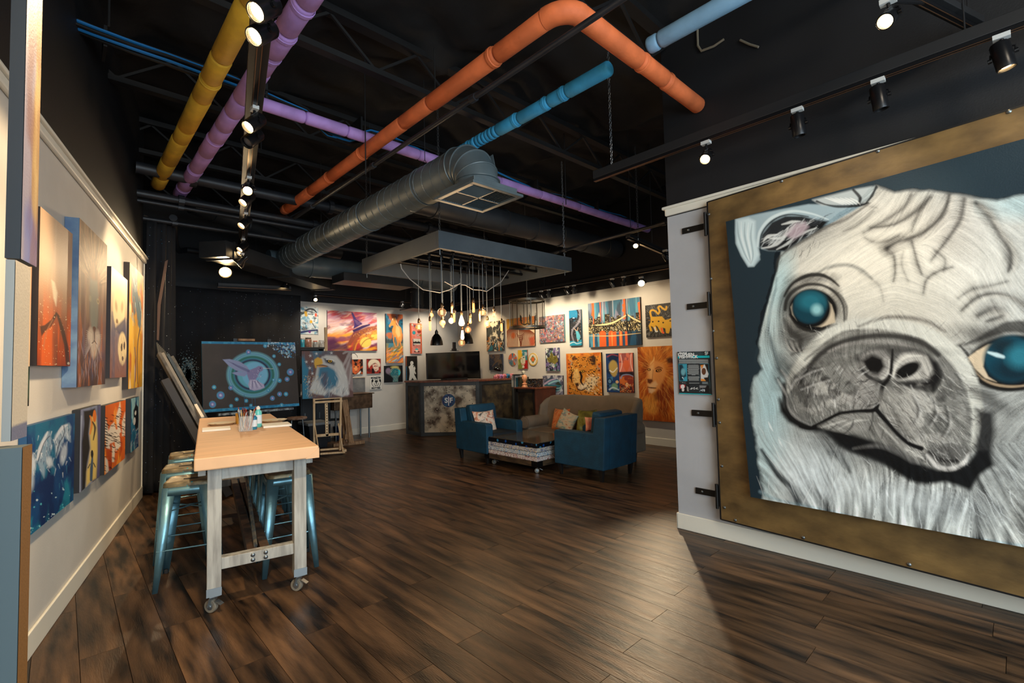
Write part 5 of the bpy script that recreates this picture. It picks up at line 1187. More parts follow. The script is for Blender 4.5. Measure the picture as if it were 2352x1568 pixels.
cushion('pale cushion with blue and orange smears leaning on the orange one', cu_on(1302, 968, 5.95), (-.1, -1, -.35), (.30, -.35, 1), .35, M_cu3)
cushion('olive green cushion in the middle of the sofa', cu_on(1347, 967, 6.03), (0, -1, .08), (.30, .1, 1), .37, M_cu4)
p = F(1358, 982, .62); cushion('small coral pink cushion on the arm side of the right armchair', (p[0]+.05, p[1]+.02, .66), (.8, -.6, 0), (0, .1, 1), .20, M_cu5, th=.09)
# books beside the left armchair
q = F(1207, 976, .40); q[2] = 0; sb = thing('side_table', 'low dark side table between the left armchair and the sofa', 'table', q)
MB().box((q[0]-.14, q[1]-.18, .35), (q[0]+.14, q[1]+.12, .37)).build('top', M_legd, sb, bevel=.003)
for dx in (-.12, .12):
    for dy in (-.16, .10): MB().box((q[0]+dx-.015, q[1]+dy-.015, 0), (q[0]+dx+.015, q[1]+dy+.015, .35)).build('leg', M_legd, sb)
for k in range(3):
    o = MB().box((q[0]-.10+.01*k, q[1]-.15, .37+.022*k), (q[0]+.12, q[1]+.10-.01*k, .39+.022*k)).build('magazine', (M_white, mat('mag_red', (150, 70, 50), .5), M_white)[k], bevel=.001)
    tag(o, ['bottom white magazine on the low side table', 'reddish magazine in the middle of the side table stack', 'top white magazine on the low side table'][k], 'magazine', 'magazines on the side table')

# ------------------------------------------------------------------ coffee table made of painted books
M_cf = mat('coffee_dark_rim', (14, 16, 22), .3); specks(M_cf, [(20, 70, 150), (60, 130, 170), (30, 40, 60)], 14, .34, .45)
M_cft = mat('coffee_top_gloss', (58, 50, 36), .12, rgb2=(110, 98, 72), vscale=12, stretch=(2, 6, 2), spec=.7, coat=.6)
M_crate = mat('crate_wood', (52, 38, 26), .6, rgb2=(86, 66, 42), vscale=6, stretch=(1, 1, 6)); M_iron = mat('corner_iron', (16, 17, 18), .4, metal=.5)
tz = .41
cA = F(1237, 1020, tz); cB = F(1133, 999, tz)
xa, ya_ = cA[0], cA[1]+.035; yb2 = cB[1]; xb2 = xa+.86
ctab = thing('coffee_table', 'square coffee table built of stacked paint-splashed books on a wheeled crate', 'table', ((xa+xb2)/2, (ya_+yb2)/2, 0))
MB().box((xa, ya_, tz-.06), (xb2, yb2, tz)).build('top_frame', M_cf, ctab, bevel=.003)
MB().box((xa+.012, ya_+.012, tz), (xb2-.012, yb2-.012, tz+.004)).build('glass_top', M_cft, ctab)
MB().box((xa+.02, ya_+.02, .115), (xb2-.02, yb2-.02, tz-.06)).build('core', M_legd, ctab)
MB().box((xa-.01, ya_-.01, .10), (xb2+.01, yb2+.01, .17)).build('crate_base', M_crate, ctab, bevel=.003)
for cx_, cy_ in ((xa-.012, ya_-.012), (xa-.012, yb2-.10), (xb2-.10, ya_-.012)): MB().box((cx_, cy_, .098), (cx_+.112, cy_+.112, .172)).build('corner_iron', M_iron, ctab, bevel=.002)
hb = (tz-.06-.17)/3
Ms = []
for k, cols in enumerate(([(60, 56, 70), (150, 60, 66), (214, 208, 200), (222, 216, 208), (206, 186, 150)], [(30, 60, 90), (60, 130, 170), (216, 212, 206), (222, 218, 210), (30, 28, 30)], [(26, 24, 26), (50, 90, 150), (214, 208, 200), (206, 190, 140), (150, 60, 40)])): Ms.append(blotch('splashed_book_%d' % k, cols, 30, k*2.0, dist=2.5))
rr = random.Random(4)
for row in range(3):
    z_ = .17+row*hb
    for side in range(2):
        t = 0; Lx = (yb2-ya_) if side == 0 else (xb2-xa)
        while t < Lx-.012:
            w_ = min(rr.uniform(.022, .042), Lx-t)
            if Lx-t-w_ < .012: w_ = Lx-t
            pr = rr.uniform(0, .008)
            if side == 0: lo, hi = (xa+pr, ya_+t+.002, z_+.003), (xa+.02, ya_+t+w_-.002, z_+hb-.003-pr*.4)
            else: lo, hi = (xa+t+.002, ya_+pr, z_+.003), (xa+t+w_-.002, ya_+.02, z_+hb-.003-pr*.4)
            MB().box(lo, hi).build('book_spine', Ms[row], ctab); t += w_
for cx_, cy_, an in ((xa+.09, ya_+.07, 2.4), (xa+.09, yb2-.12, 2.0), (xb2-.10, ya_+.10, 2.4)): caster(ctab, np.array([cx_, cy_, 0]), an, r=.033)
# ------------------------------------------------------------------ painting engine: colour per vertex on a fine flat grid
def vcol_mat(name='artwork_paint', rough=.5, bump=.12):
    if name in MATS: return MATS[name]
    m = mat(name, (128, 128, 128), rough, bump=bump, bscale=140, spec=.22); nt = m.node_tree; b = nt.nodes['Principled BSDF']
    a = nt.nodes.new('ShaderNodeAttribute'); a.attribute_name = 'paint'; nt.links.new(a.outputs['Color'], b.inputs['Base Color']); return m
def C_(c): return s2l(c)
class Art:
    """flat print: P00 top-left, top-right, bottom-right, bottom-left in the place; painted in photo coordinates or uv"""
    def __init__(s, corners, step=None, nx=None, ny=None):
        s.c = [np.asarray(p, float) for p in corners]; q = [np.array(proj(p)) for p in s.c]; s.q = q
        w_ = max(np.linalg.norm(q[1]-q[0]), np.linalg.norm(q[2]-q[3])); h = max(np.linalg.norm(q[3]-q[0]), np.linalg.norm(q[2]-q[1])); step = step or 1.7
        s.nx = nx or int(np.clip(w_/step, 24, 420)); s.ny = ny or int(np.clip(h/step, 24, 520))
        u, v = np.meshgrid(np.linspace(0, 1, s.nx+1), np.linspace(0, 1, s.ny+1)); s.u, s.v = u, v
        a, b, c, d = s.c; P = (a*((1-u)*(1-v))[..., None]+b*(u*(1-v))[..., None]+c*(u*v)[..., None]+d*((1-u)*v)[..., None]); s.P = P
        R = P-CAM; z = R@_fw; s.X = PCX+FPX*(R@_rt)/z; s.Y = PCY-FPX*(R@_up)/z; s.col = np.zeros(u.shape+(3,)); s.mode = 'px'
        s.W = np.linalg.norm(b-a); s.H = np.linalg.norm(d-a)
    def xy(s): return (s.X, s.Y) if s.mode == 'px' else (s.u*s.aspx, s.v*s.aspy)
    def uv(s, ax=100.0, ay=None): s.mode = 'uv'; s.aspx = ax; s.aspy = ax if ay is None else ay; return s
    def px(s): s.mode = 'px'; return s
    def fill(s, c): s.col[:] = C_(c); return s
    def blend(s, mask, c, sl=None):
        c = C_(c) if not isinstance(c, np.ndarray) or c.max() > 1.5 else c
        if sl is None: s.col[:] = s.col*(1-mask[..., None])+c*mask[..., None]
        else: s.col[sl] = s.col[sl]*(1-mask[..., None])+c*mask[..., None]
    def vgrad(s, stops):
        t = s.v; cs = np.array([C_(c) for _, c in stops]); ts = [a for a, _ in stops]
        s.col = np.stack([np.interp(t, ts, cs[:, k]) for k in range(3)], -1); return s
    def noise(s, fx, fy, seed, o=4, rot=0):
        u, v = s.u*s.W, s.v*s.H
        if rot: c_, n_ = math.cos(rot), math.sin(rot); u, v = u*c_+v*n_, -u*n_+v*c_
        return fbm(u*fx+seed*3.7, v*fy+seed*1.3, seed, o)
    def blot(s, c, fx, fy, seed, lo=.5, hi=.6, a=1, o=4, rot=0, where=None):
        m = np.clip((s.noise(fx, fy, seed, o, rot)-lo)/(hi-lo), 0, 1)*a
        if where is not None: m = m*where
        s.blend(m, c); return s
    def _sl(s, x0, y0, x1, y1):
        X, Y = s.xy(); m = (X > x0) & (X < x1) & (Y > y0) & (Y < y1)
        r = np.flatnonzero(m.any(1)); c = np.flatnonzero(m.any(0))
        if len(r) == 0: return None
        return (slice(r[0], r[-1]+1), slice(c[0], c[-1]+1))
    def el(s, cx, cy, rx, ry, c, rot=0, soft=.12, a=1, ring=0):
        R = max(rx, ry)*1.3; sl = s._sl(cx-R, cy-R, cx+R, cy+R)
        if sl is None: return s
        X, Y = s.xy(); X, Y = X[sl]-cx, Y[sl]-cy; co, si = math.cos(math.radians(rot)), math.sin(math.radians(rot)); x, y = X*co+Y*si, -X*si+Y*co
        d = np.sqrt((x/rx)**2+(y/ry)**2)
        m = np.clip((1-d)/soft+.5, 0, 1) if not ring else np.clip((ring-np.abs(d-1))/soft+.5, 0, 1)
        s.blend(m*a, c, sl); return s
    def pgmask(s, pts, soft, sl):
        X, Y = s.xy(); X, Y = X[sl], Y[sl]; ins = np.zeros(X.shape, bool); D = np.full(X.shape, 1e9); n = len(pts)
        for i in range(n):
            x0, y0 = pts[i]; x1, y1 = pts[(i+1) % n]
            cnd = (y0 > Y) != (y1 > Y)
            with np.errstate(all='ignore'): xi = (x1-x0)*(Y-y0)/((y1-y0) if y1 != y0 else 1e-9)+x0
            ins ^= cnd & (X < xi)
            if soft:
                dx, dy = x1-x0, y1-y0; t = np.clip(((X-x0)*dx+(Y-y0)*dy)/(dx*dx+dy*dy+1e-9), 0, 1); D = np.minimum(D, np.hypot(X-x0-t*dx, Y-y0-t*dy))
        if not soft: return ins.astype(float)
        return np.clip(.5+np.where(ins, D, -D)/(2*soft), 0, 1)
    def pg(s, pts, c, soft=.8, a=1, smooth=0):
        if smooth: pts = crom(pts, 5, True)
        xs, ys = [p[0] for p in pts], [p[1] for p in pts]; e = soft*2+1; sl = s._sl(min(xs)-e, min(ys)-e, max(xs)+e, max(ys)+e)
        if sl is None: return s
        s.blend(s.pgmask(pts, soft, sl)*a, c, sl); return s
    def st(s, pts, c, w0=2, w1=None, soft=1.0, a=1, smooth=1):
        """stroke: width runs w0 -> w1 (or given list)"""
        if smooth and len(pts) > 2: pts = crom(pts, 6, False)
        n = len(pts); ws = np.interp(np.linspace(0, 1, n), np.linspace(0, 1, len(w0)), w0) if np.iterable(w0) else np.linspace(w0, w0 if w1 is None else w1, n)
        xs, ys = [p[0] for p in pts], [p[1] for p in pts]; e = max(ws)+soft*2+1; sl = s._sl(min(xs)-e, min(ys)-e, max(xs)+e, max(ys)+e)
        if sl is None: return s
        X, Y = s.xy(); X, Y = X[sl], Y[sl]; M = np.zeros(X.shape)
        for i in range(n-1):
            x0, y0 = pts[i]; x1, y1 = pts[i+1]; dx, dy = x1-x0, y1-y0; t = np.clip(((X-x0)*dx+(Y-y0)*dy)/(dx*dx+dy*dy+1e-9), 0, 1)
            D = np.hypot(X-x0-t*dx, Y-y0-t*dy); w_ = (ws[i]*(1-t)+ws[i+1]*t)/2; M = np.maximum(M, np.clip((w_-D)/(soft+.01)+.5, 0, 1))
        s.blend(M*a, c, sl); return s
    def hatch(s, n, x0, y0, x1, y1, dirf, L, w_, cols, a=.5, soft=.8, seed=0, mask=None, curve=.15):
        r = random.Random(seed)
        for _ in range(n):
            x, y = r.uniform(x0, x1), r.uniform(y0, y1)
            if mask and not mask(x, y): continue
            an = (dirf(x, y) if callable(dirf) else dirf)+r.gauss(0, .18); l = L*r.uniform(.5, 1.3); k = r.uniform(-curve, curve)*l
            dx, dy = math.cos(an), math.sin(an)
            s.st([(x-dx*l/2, y-dy*l/2), (x-dy*k, y+dx*k), (x+dx*l/2, y+dy*l/2)], r.choice(cols), [w_*.3, w_*r.uniform(.7, 1.2), w_*.2], soft=soft, a=a*r.uniform(.5, 1), smooth=0)
        return s
    def dots(s, n, x0, y0, x1, y1, r0, r1, cols, seed=0, a=1, mask=None):
        r = random.Random(seed)
        for _ in range(n):
            x, y = r.uniform(x0, x1), r.uniform(y0, y1)
            if mask and not mask(x, y): continue
            q = r.uniform(r0, r1); s.el(x, y, q, q*r.uniform(.6, 1.2), r.choice(cols), r.uniform(0, 180), .3, a)
        return s
    def finish(s, name, label, cat='painting', thick=.035, edge=(30, 30, 34), group=None, m=None, frame=None, wall_n=None, edge_fn=None):
        a, b, c, d = s.c; nn = nrm(np.cross(b-a, a-d)) # front normal
        if nn@(CAM-a) < 0: nn = -nn
        cen = (a+b+c+d)/4; o = thing(name, label, cat, cen, group=group)
        me = bpy.data.meshes.new('painted_face'); M = np.array(wmat(o).inverted()); P = s.P.reshape(-1, 3)-cen; nx1 = s.nx+1
        i, j = np.meshgrid(np.arange(s.nx), np.arange(s.ny)); k = (j*nx1+i).ravel(); F_ = np.stack([k, k+nx1, k+nx1+1, k+1], 1)
        if nrm(np.cross(s.P[1, 0]-s.P[0, 0], s.P[0, 1]-s.P[0, 0]))@nn < 0: F_ = F_[:, ::-1]
        nf = len(F_); me.vertices.add(len(P)); me.vertices.foreach_set('co', P.ravel()); me.loops.add(nf*4); me.loops.foreach_set('vertex_index', F_.ravel().astype(np.int32))
        me.polygons.add(nf); me.polygons.foreach_set('loop_start', np.arange(0, nf*4, 4, dtype=np.int32)); me.update(calc_edges=True)
        at = me.color_attributes.new('paint', 'FLOAT_COLOR', 'POINT'); col = np.concatenate([np.clip(s.col.reshape(-1, 3), 0, 1), np.ones((len(P), 1))], 1); at.data.foreach_set('color', col.ravel())
        me.materials.append(m or vcol_mat()); f = bpy.data.objects.new('painted_face', me); COL.objects.link(f); f.parent = o
        g = nn*.0015; em = edge if isinstance(edge, bpy.types.Material) else mat('edge_%d_%d_%d' % tuple(edge), edge, .6)
        MB().prism([a-g, b-g, c-g, d-g], -nn*(thick-.0035)).build('canvas_edge', em, o)
        if frame:
            fw2, fm = frame; ax, ay = nrm(b-a), nrm(a-d)
            for p, q in ((a, b), (b, c), (c, d), (d, a)):
                e = nrm(q-p); out = np.cross(nn, e); out = out if out@(p-cen) > 0 else -out
                MB().prism([p-e*fw2*0+out*0, q, q+out*fw2+e*fw2, p+out*fw2-e*fw2], nn*.012).build('frame_bar', fm, o)
        return o
def crom(pts, k=6, closed=False):
    P = [np.array(p, float) for p in pts]; n = len(P); out = []
    rng_ = range(n) if closed else range(n-1)
    for i in rng_:
        p0 = P[(i-1) % n] if closed or i > 0 else P[0]; p1 = P[i]; p2 = P[(i+1) % n]; p3 = P[(i+2) % n] if closed or i+2 < n else P[-1]
        for j in range(k):
            t = j/k; out.append(tuple(.5*((2*p1)+(-p0+p2)*t+(2*p0-5*p1+4*p2-p3)*t*t+(-p0+3*p1-3*p2+p3)*t**3)))
    if not closed: out.append(tuple(P[-1]))
    return out
# canvas corner builders: rectangle on a wall from its photo outline (left x, right x, top-left y, bottom-left y ...)
def rect_wall(kind, tl, tr, br, bl, off=.035, exact=False):
    if kind == 'B': f = lambda q: WY(*q, YB-off)
    elif kind == 'R': f = lambda q: WX(*q, XB-off)
    elif kind == 'L': f = lambda q: WL(*q, off)
    P = [f(q) for q in (tl, tr, br, bl)]
    if exact: return P
    # square it up: horizontal coordinate h and height z averaged
    ax = {'B': np.array([1., 0, 0]), 'R': np.array([0, -1., 0]), 'L': DL}[kind]; base = P[0]-ax*(ax@P[0])-Z3*P[0][2]
    h0 = (ax@P[0]+ax@P[3])/2; h1 = (ax@P[1]+ax@P[2])/2; z1 = (P[0][2]+P[1][2])/2; z0 = (P[2][2]+P[3][2])/2
    return [base+ax*h0+Z3*z1, base+ax*h1+Z3*z1, base+ax*h1+Z3*z0, base+ax*h0+Z3*z0]
# ------------------------------------------------------------------ hinged plywood panel and the large dog painting
M_ply = mat('stained_plywood', (48, 35, 18), .5, rgb2=(138, 108, 62), vscale=4.5, stretch=(1, 1, 1.8), vlo=.16, vhi=.80, bump=.12, bscale=30, det=12)
XP = XR-.07
PAn = math.radians(6.4); DP = np.array([-math.sin(PAn), -math.cos(PAn), 0.0]); NP = np.array([-math.cos(PAn), math.sin(PAn), 0.0])
H0 = WX(1626, 465, XP); z1p = H0[2]; z0p = WX(1661, 1192, XP)[2]; y1p = H0[1]; H0 = np.array([H0[0], H0[1], 0.0]); c0p = NP@H0
def WP(px, py, off=0.0): return PL(px, py, NP, c0p+off)
pa = thing('hinged_panel', 'huge stained plywood panel hinged to the partition behind the dog painting', 'panel', H0+DP*1.6+Z3*z0p)
def pbox(s0, s1, z0, z1, t0, t1): return MB().hexa([H0+DP*s0+NP*t1+Z3*z0, H0+DP*s1+NP*t1+Z3*z0, H0+DP*s1+NP*t0+Z3*z0, H0+DP*s0+NP*t0+Z3*z0, H0+DP*s0+NP*t1+Z3*z1, H0+DP*s1+NP*t1+Z3*z1, H0+DP*s1+NP*t0+Z3*z1, H0+DP*s0+NP*t0+Z3*z1])
LP = 3.05
pbox(0, LP, z0p, z1p, -.03, 0).build('plywood_sheet', M_ply, pa)
rim = mat('panel_rim_black', (14, 14, 15), .5)
pbox(-.012, 0, z0p-.008, z1p+.008, -.036, .002).build('metal_rim', rim, pa); pbox(0, LP, z1p, z1p+.010, -.036, .002).build('metal_rim', rim, pa); pbox(0, LP, z0p-.010, z0p, -.036, .002).build('metal_rim', rim, pa)
for (qx, qy) in ((1628, 492), (1795, 416), (2016, 347), (2317, 256), (1633, 640), (1638, 760), (1646, 822), (1650, 917), (1653, 970), (1658, 1070), (1664, 1165), (1689, 1194), (1845, 1234), (2088, 1296)):
    p = WP(qx, qy, .001); MB().lathe(p, [(.012, 0), (.012, .003), (.006, .008), (.001, .009)], 10, NP).build('screw', M_bolt, pa, smooth=True)
M_strap = mat('strap_iron', (28, 26, 24), .45, metal=.5)
for k, (qa, qb) in enumerate((((1567, 529), (1622, 521)), ((1578, 704), (1628, 700)), ((1589, 947), (1638, 951)), ((1598, 1127), (1650, 1134)))):
    p, q = WX(*qa, XR-.008), WX(*qb, XR-.012); zc = (p[2]+q[2])/2; hh = .052
    MB().box((XR-.014, q[1]-.03, zc-hh/2), (XR-.002, p[1], zc+hh/2)).build('hinge_strap', M_strap, pa, bevel=.002)
    MB().tube((XP+.0, y1p+.03, zc-.10), (XP+.0, y1p+.03, zc+.10), .013, 10).build('hinge_pin', M_strap, pa, smooth=True)
    MB().box((XP-.0, y1p+.02, zc-.085), (XR-.002, y1p+.032, zc+.085)).build('hinge_leaf', M_strap, pa)
    MB().lathe((XR-.014, p[1]-.06, zc), [(.010, 0), (.010, .003), (.001, .007)], 8, (-1, 0, 0)).build('screw', M_bolt, pa)

dogc = [WP(1667, 509, .072), None, None, WP(1724, 1141, .072)]
tr_ = WP(2343, 321, .072); br_ = WP(2343, 1255, .072)
e_top = tr_-dogc[0]; e_bot = br_-dogc[3]
ext = 1.62   # the canvas goes on beyond the frame
dogc[1] = dogc[0]+e_top*ext; dogc[2] = dogc[3]+e_bot*ext
A = Art(dogc, nx=620, ny=420)
BG = (30, 46, 55); WHT = (232, 230, 220); LG = (196, 196, 188); MG = (132, 132, 127); DG = (66, 66, 66); BK = (18, 19, 21); CY = (188, 216, 220)
A.fill(BG); A.blot((44, 62, 70), 1.2, 1.2, 5, .4, .8, .7)
def z1(pts): return [(1520+x/2.613, 240+y/2.613) for x, y in pts]
def z2(pts): return [(1520+x/2.613, 700+y/2.613) for x, y in pts]
# silhouette: head, cheek and shoulder
sil = [(2013, 428), (2033, 434), (2056, 443), (2094, 438), (2135, 436), (2178, 443), (2220, 449), (2254, 455), (2290, 459), (2340, 450), (2420, 440), (2560, 425), (2700, 450), (2950, 560), (3300, 900), (3500, 1500), (3300, 1900), (2343, 1290), (1745, 1165), (1752, 1120), (1746, 1085), (1742, 1045), (1736, 1005), (1728, 965), (1724, 930), (1726, 900), (1733, 872), (1748, 845), (1744, 815), (1742, 785), (1746, 750), (1757, 710), (1768, 665), (1778, 625), (1784, 590), (1800, 562), (1850, 535), (1920, 500), (1975, 462)]
bgcol = A.col.copy()
chinb = lambda x: float(np.interp(x, [1700, 1800, 1903, 1960, 2056, 2147, 2228, 2270, 2352], [900, 960, 1006, 1044, 1086, 1113, 1125, 1080, 1000]))
A.fill((190, 190, 184))
for (x, y, rx, ry, rot, c, a) in ((1960, 620, 190, 80, -20, (240, 234, 220), .85), (2080, 560, 130, 80, 20, (232, 226, 212), .6), (2250, 640, 120, 120, 0, (236, 232, 222), .7), (2050, 700, 150, 80, 0, (228, 222, 208), .7),
        (2240, 500, 90, 40, 20, (232, 230, 222), .7), (2120, 760, 110, 60, 10, (206, 200, 188), .5), (1765, 900, 40, 130, 0, CY, .7), (1765, 1060, 40, 100, 10, CY, .5), (1850, 1060, 90, 70, 30, (214, 220, 218), .6),
        (2060, 1170, 200, 45, 10, (206, 212, 210), .6), (1790, 660, 26, 80, 10, CY, .7), (2300, 1080, 110, 70, -30, (150, 152, 150), .7), (2340, 470, 80, 30, 0, CY, .5), (2320, 700, 60, 60, 0, (222, 220, 212), .5),
        (1930, 500, 90, 26, -32, (176, 172, 164), .6), (2190, 520, 60, 60, 30, (186, 180, 172), .5), (2100, 860, 120, 50, 0, (150, 148, 144), .5), (1960, 1020, 120, 40, 15, (130, 134, 134), .6), (2160, 1150, 120, 36, 10, (170, 174, 174), .5),
        (2290, 930, 60, 60, 0, (170, 170, 166), .6), (1830, 800, 40, 40, 0, (160, 158, 152), .5), (2060, 480, 60, 30, 0, (222, 218, 208), .6), (1890, 1120, 60, 50, 0, (170, 176, 178), .5), (1980, 1120, 150, 34, 14, (226, 230, 228), .7), (1850, 1090, 60, 60, 30, (228, 234, 234), .7)):
    A.el(x, y, rx, ry, c, rot, 1.3, a)
def WR(pts, w_, a, c=(60, 56, 52)):
    ws = [q/1.6 for q in w_]
    A.st(pts, c, [q*2.6 for q in ws], soft=16, a=a*.42); A.st(pts, c, [q*1.1 for q in ws], soft=7, a=a*.55); A.st(pts, (34, 31, 29), [q*.35 for q in ws], soft=4, a=a*.36)
    A.st([(x+9, y+5) for x, y in pts], (242, 236, 224), [q*.9 for q in ws], soft=8, a=a*.35)
for p, w_, a in (([(1500, 545), (1450, 620), (1330, 700), (1210, 770)], (10, 16, 12, 4), .6), ([(1610, 555), (1560, 610), (1490, 665), (1390, 720), (1250, 740)], (10, 18, 16, 10, 4), .8),
        ([(1725, 545), (1695, 640), (1630, 720), (1530, 790), (1400, 830), (1355, 862)], (12, 14, 12, 16, 18, 22), .95), ([(1355, 862), (1392, 905), (1400, 1000), (1390, 1060)], (18, 14, 6, 3), .7),
        ([(1815, 570), (1795, 680), (1745, 765), (1690, 840), (1620, 930)], (16, 18, 14, 10, 6), .7), ([(1885, 590), (1955, 650), (2020, 760), (2085, 850), (2100, 930), (2080, 1000)], (12, 24, 18, 22, 26, 8), .95),
        ([(1500, 820), (1535, 950), (1560, 1015)], (8, 12, 8), .7), ([(1745, 975), (1660, 1000), (1590, 1050), (1570, 1130)], (4, 10, 8, 3), .7), ([(1560, 620), (1520, 700), (1500, 760)], (6, 10, 5), .5),
        ([(1270, 640), (1180, 720), (1090, 760)], (6, 12, 4), .4), ([(1420, 790), (1300, 830), (1220, 800)], (8, 14, 4), .5), ([(1900, 1265), (1980, 1235), (2045, 1245), (2030, 1275), (1950, 1300)], (16, 30, 20, 24, 8), .8),
        ([(1800, 1235), (1880, 1165), (1980, 1135), (2080, 1150), (2190, 1210)], (6, 14, 12, 12, 18), .8), ([(2080, 1060), (1960, 1090), (1860, 1110), (1780, 1160)], (4, 14, 16, 6), .5),
        ([(1120, 560), (1200, 600), (1290, 620)], (8, 8, 4), .4), ([(1640, 880), (1700, 930), (1690, 1000)], (6, 10, 4), .5), ([(1450, 880), (1440, 960), (1480, 1060)], (4, 8, 4), .35), ([(1180, 1000), (1300, 1080), (1330, 1180)], (4, 8, 4), .3)):
    WR(z1(p), w_, a)
jit = (A.noise(14, 14, 41, 4)-.5)*14
Xs, Ys = A.X.copy(), A.Y.copy(); A.X = Xs+jit; A.Y = Ys+jit*.6
sm = A.pgmask(sil, 5, (slice(None), slice(None))); A.X, A.Y = Xs, Ys
A.col = bgcol*(1-sm[..., None])+A.col*sm[..., None]
# ear (folded, left) and the background above it
A.pg(z1([(385, 700), (560, 655), (900, 560), (1290, 478), (1298, 500), (1225, 575), (1000, 720), (720, 868), (690, 1000), (640, 1180), (585, 1400), (540, 1568), (430, 1568)]), BG, 2)
ear = z1([(443, 688), (520, 668), (610, 650), (720, 628), (880, 598), (1080, 602), (1190, 600), (1230, 590), (1040, 700), (965, 735), (880, 790), (740, 880), (640, 878), (580, 860), (590, 930), (555, 970), (520, 972), (480, 910), (448, 840), (440, 770)])
A.pg(ear, (150, 170, 178), 2.2)
A.pg(z1([(445, 690), (520, 680), (560, 700), (560, 800), (585, 900), (550, 968), (520, 970), (480, 905), (448, 830)]), (196, 214, 218), 4)
A.pg(z1([(585, 850), (600, 780), (660, 705), (740, 668), (840, 668), (930, 690), (1000, 700), (960, 745), (860, 800), (740, 880), (640, 880)]), (32, 36, 40), 3)
A.hatch(120, 1745, 500, 1905, 560, math.radians(-38), 34, 3, [(220, 224, 224), (190, 196, 196), (70, 76, 80)], .7, 1, 15, lambda x, y: abs((y-538)+(x-1820)*.42) < 22)
for p in ([(600, 862), (660, 850), (720, 815), (800, 720)], [(610, 820), (640, 790), (700, 780)], [(640, 800), (720, 800), (760, 740)], [(690, 870), (760, 830), (800, 790)], [(800, 800), (850, 770), (930, 740)], [(720, 720), (780, 705), (830, 700)]):
    A.st(z1(p), (214, 218, 216), [2, 7, 2], soft=2.5, a=.75)
A.pg(z1([(740, 780), (800, 715), (860, 705), (880, 735), (850, 775), (790, 810)]), (176, 158, 166), 5, .8)
for k in range(5): A.st(z1([(455+k*22, 700+k*3), (462+k*18, 790), (500+k*12, 900), (535, 955)]), (236, 242, 242) if k % 2 else (110, 134, 144), [1, 4, 3, 1], soft=2, a=.5)
A.st(z1([(575, 850), (590, 760), (660, 680), (780, 640), (900, 655), (1000, 690)]), (206, 220, 222), [4, 6, 7, 6, 4, 2], soft=3, a=.8)
A.st(z1([(590, 870), (600, 775), (665, 697), (760, 660), (880, 672)]), (16, 20, 24), [2, 3, 4, 3, 2], soft=2, a=.9)
A.pg(z1([(905, 572), (1000, 548), (1160, 508), (1290, 486), (1275, 540), (1240, 582), (1180, 600), (1060, 604), (960, 606)]), (176, 184, 184), 3)
A.st(z1([(1150, 512), (1190, 560), (1180, 598)]), (24, 26, 28), [6, 8, 4], soft=3, a=.9); A.st(z1([(930, 580), (985, 600), (1060, 612), (1180, 606), (1240, 590)]), (30, 32, 34), [5, 3, 6, 6, 3], soft=2.5, a=.9)
A.st(z1([(1288, 490), (1262, 545), (1225, 592)]), (24, 24, 26), [4, 6, 3], soft=2, a=.85)
for k in range(6): A.st(z1([(980+k*30, 560), (1040+k*26, 580), (1090+k*20, 600)]), (236, 238, 234), [1, 4, 1], soft=2, a=.7)
A.st(z1([(690, 1000), (700, 930), (760, 870), (880, 800), (1000, 730), (1100, 690), (1250, 590)]), (90, 88, 84), [3, 6, 7, 7, 5, 4, 2], soft=5, a=.7)
A.hatch(60, 1785, 555, 1900, 600, math.radians(-60), 22, 2, [(60, 58, 56), (30, 32, 34)], .6, 1, 16, lambda x, y: abs((y-578)+(x-1840)*.62) < 12)
# left eye
A.el(1858, 716, 60, 72, (110, 106, 100), -10, .5, .5)
A.st(z1([(735, 1150), (775, 1085), (850, 1035), (940, 1020), (1010, 1045), (1062, 1088)]), (34, 32, 32), [4, 7, 9, 9, 7, 3], soft=4, a=.9)
A.st(z1([(760, 1130), (800, 1080), (870, 1055), (960, 1050), (1030, 1080)]), (206, 202, 194), [2, 5, 5, 5, 2], soft=3, a=.8)
A.st(z1([(740, 1230), (755, 1160), (810, 1105), (890, 1078), (980, 1090), (1050, 1140), (1090, 1210), (1095, 1300)]), (44, 42, 42), [7, 9, 8, 7, 6, 5, 5, 4], soft=4, a=.85)
A.st(z1([(1010, 1100), (1075, 1150), (1108, 1220), (1105, 1290)]), (50, 48, 46), [3, 6, 7, 4], soft=4, a=.6)
A.st(z1([(930, 1010), (1010, 975), (1110, 962), (1195, 990), (1262, 1045)]), MG, [3, 8, 8, 8, 3], soft=6, a=.6)
A.el(*z1([(908, 1232)])[0], 56, 47, (20, 22, 25), 8, .12)
A.pg(z1([(990, 1170), (1020, 1200), (1038, 1255), (1042, 1308), (960, 1335), (870, 1330), (920, 1320), (968, 1280), (990, 1230)]), (214, 200, 178), 1.5)
A.pg(z1([(786, 1190), (772, 1215), (782, 1262), (812, 1300), (796, 1250)]), (200, 190, 172), 1.2)
A.el(*z1([(898, 1224)])[0], 44, 44, (16, 20, 24), 0, .15)
A.el(*z1([(890, 1216)])[0], 37, 36, (26, 84, 98), 0, .25); A.el(*z1([(880, 1250)])[0], 28, 22, (18, 58, 70), 0, .8, .6)
A.el(*z1([(900, 1190)])[0], 30, 22, (58, 134, 148), 0, .9, .9); A.el(*z1([(930, 1232)])[0], 13, 13, (160, 206, 208), 0, 1.0, .9); A.el(*z1([(940, 1240)])[0], 5, 5, (226, 240, 238), 0, .8, .9)
A.st(z1([(770, 1260), (820, 1330), (900, 1358), (980, 1345), (1050, 1318)]), (30, 28, 28), [5, 8, 8, 6, 3], soft=4, a=.85)
A.st(z1([(735, 1290), (770, 1360), (830, 1410), (820, 1470), (780, 1500)]), (70, 68, 66), [8, 14, 14, 10, 5], soft=7, a=.6)
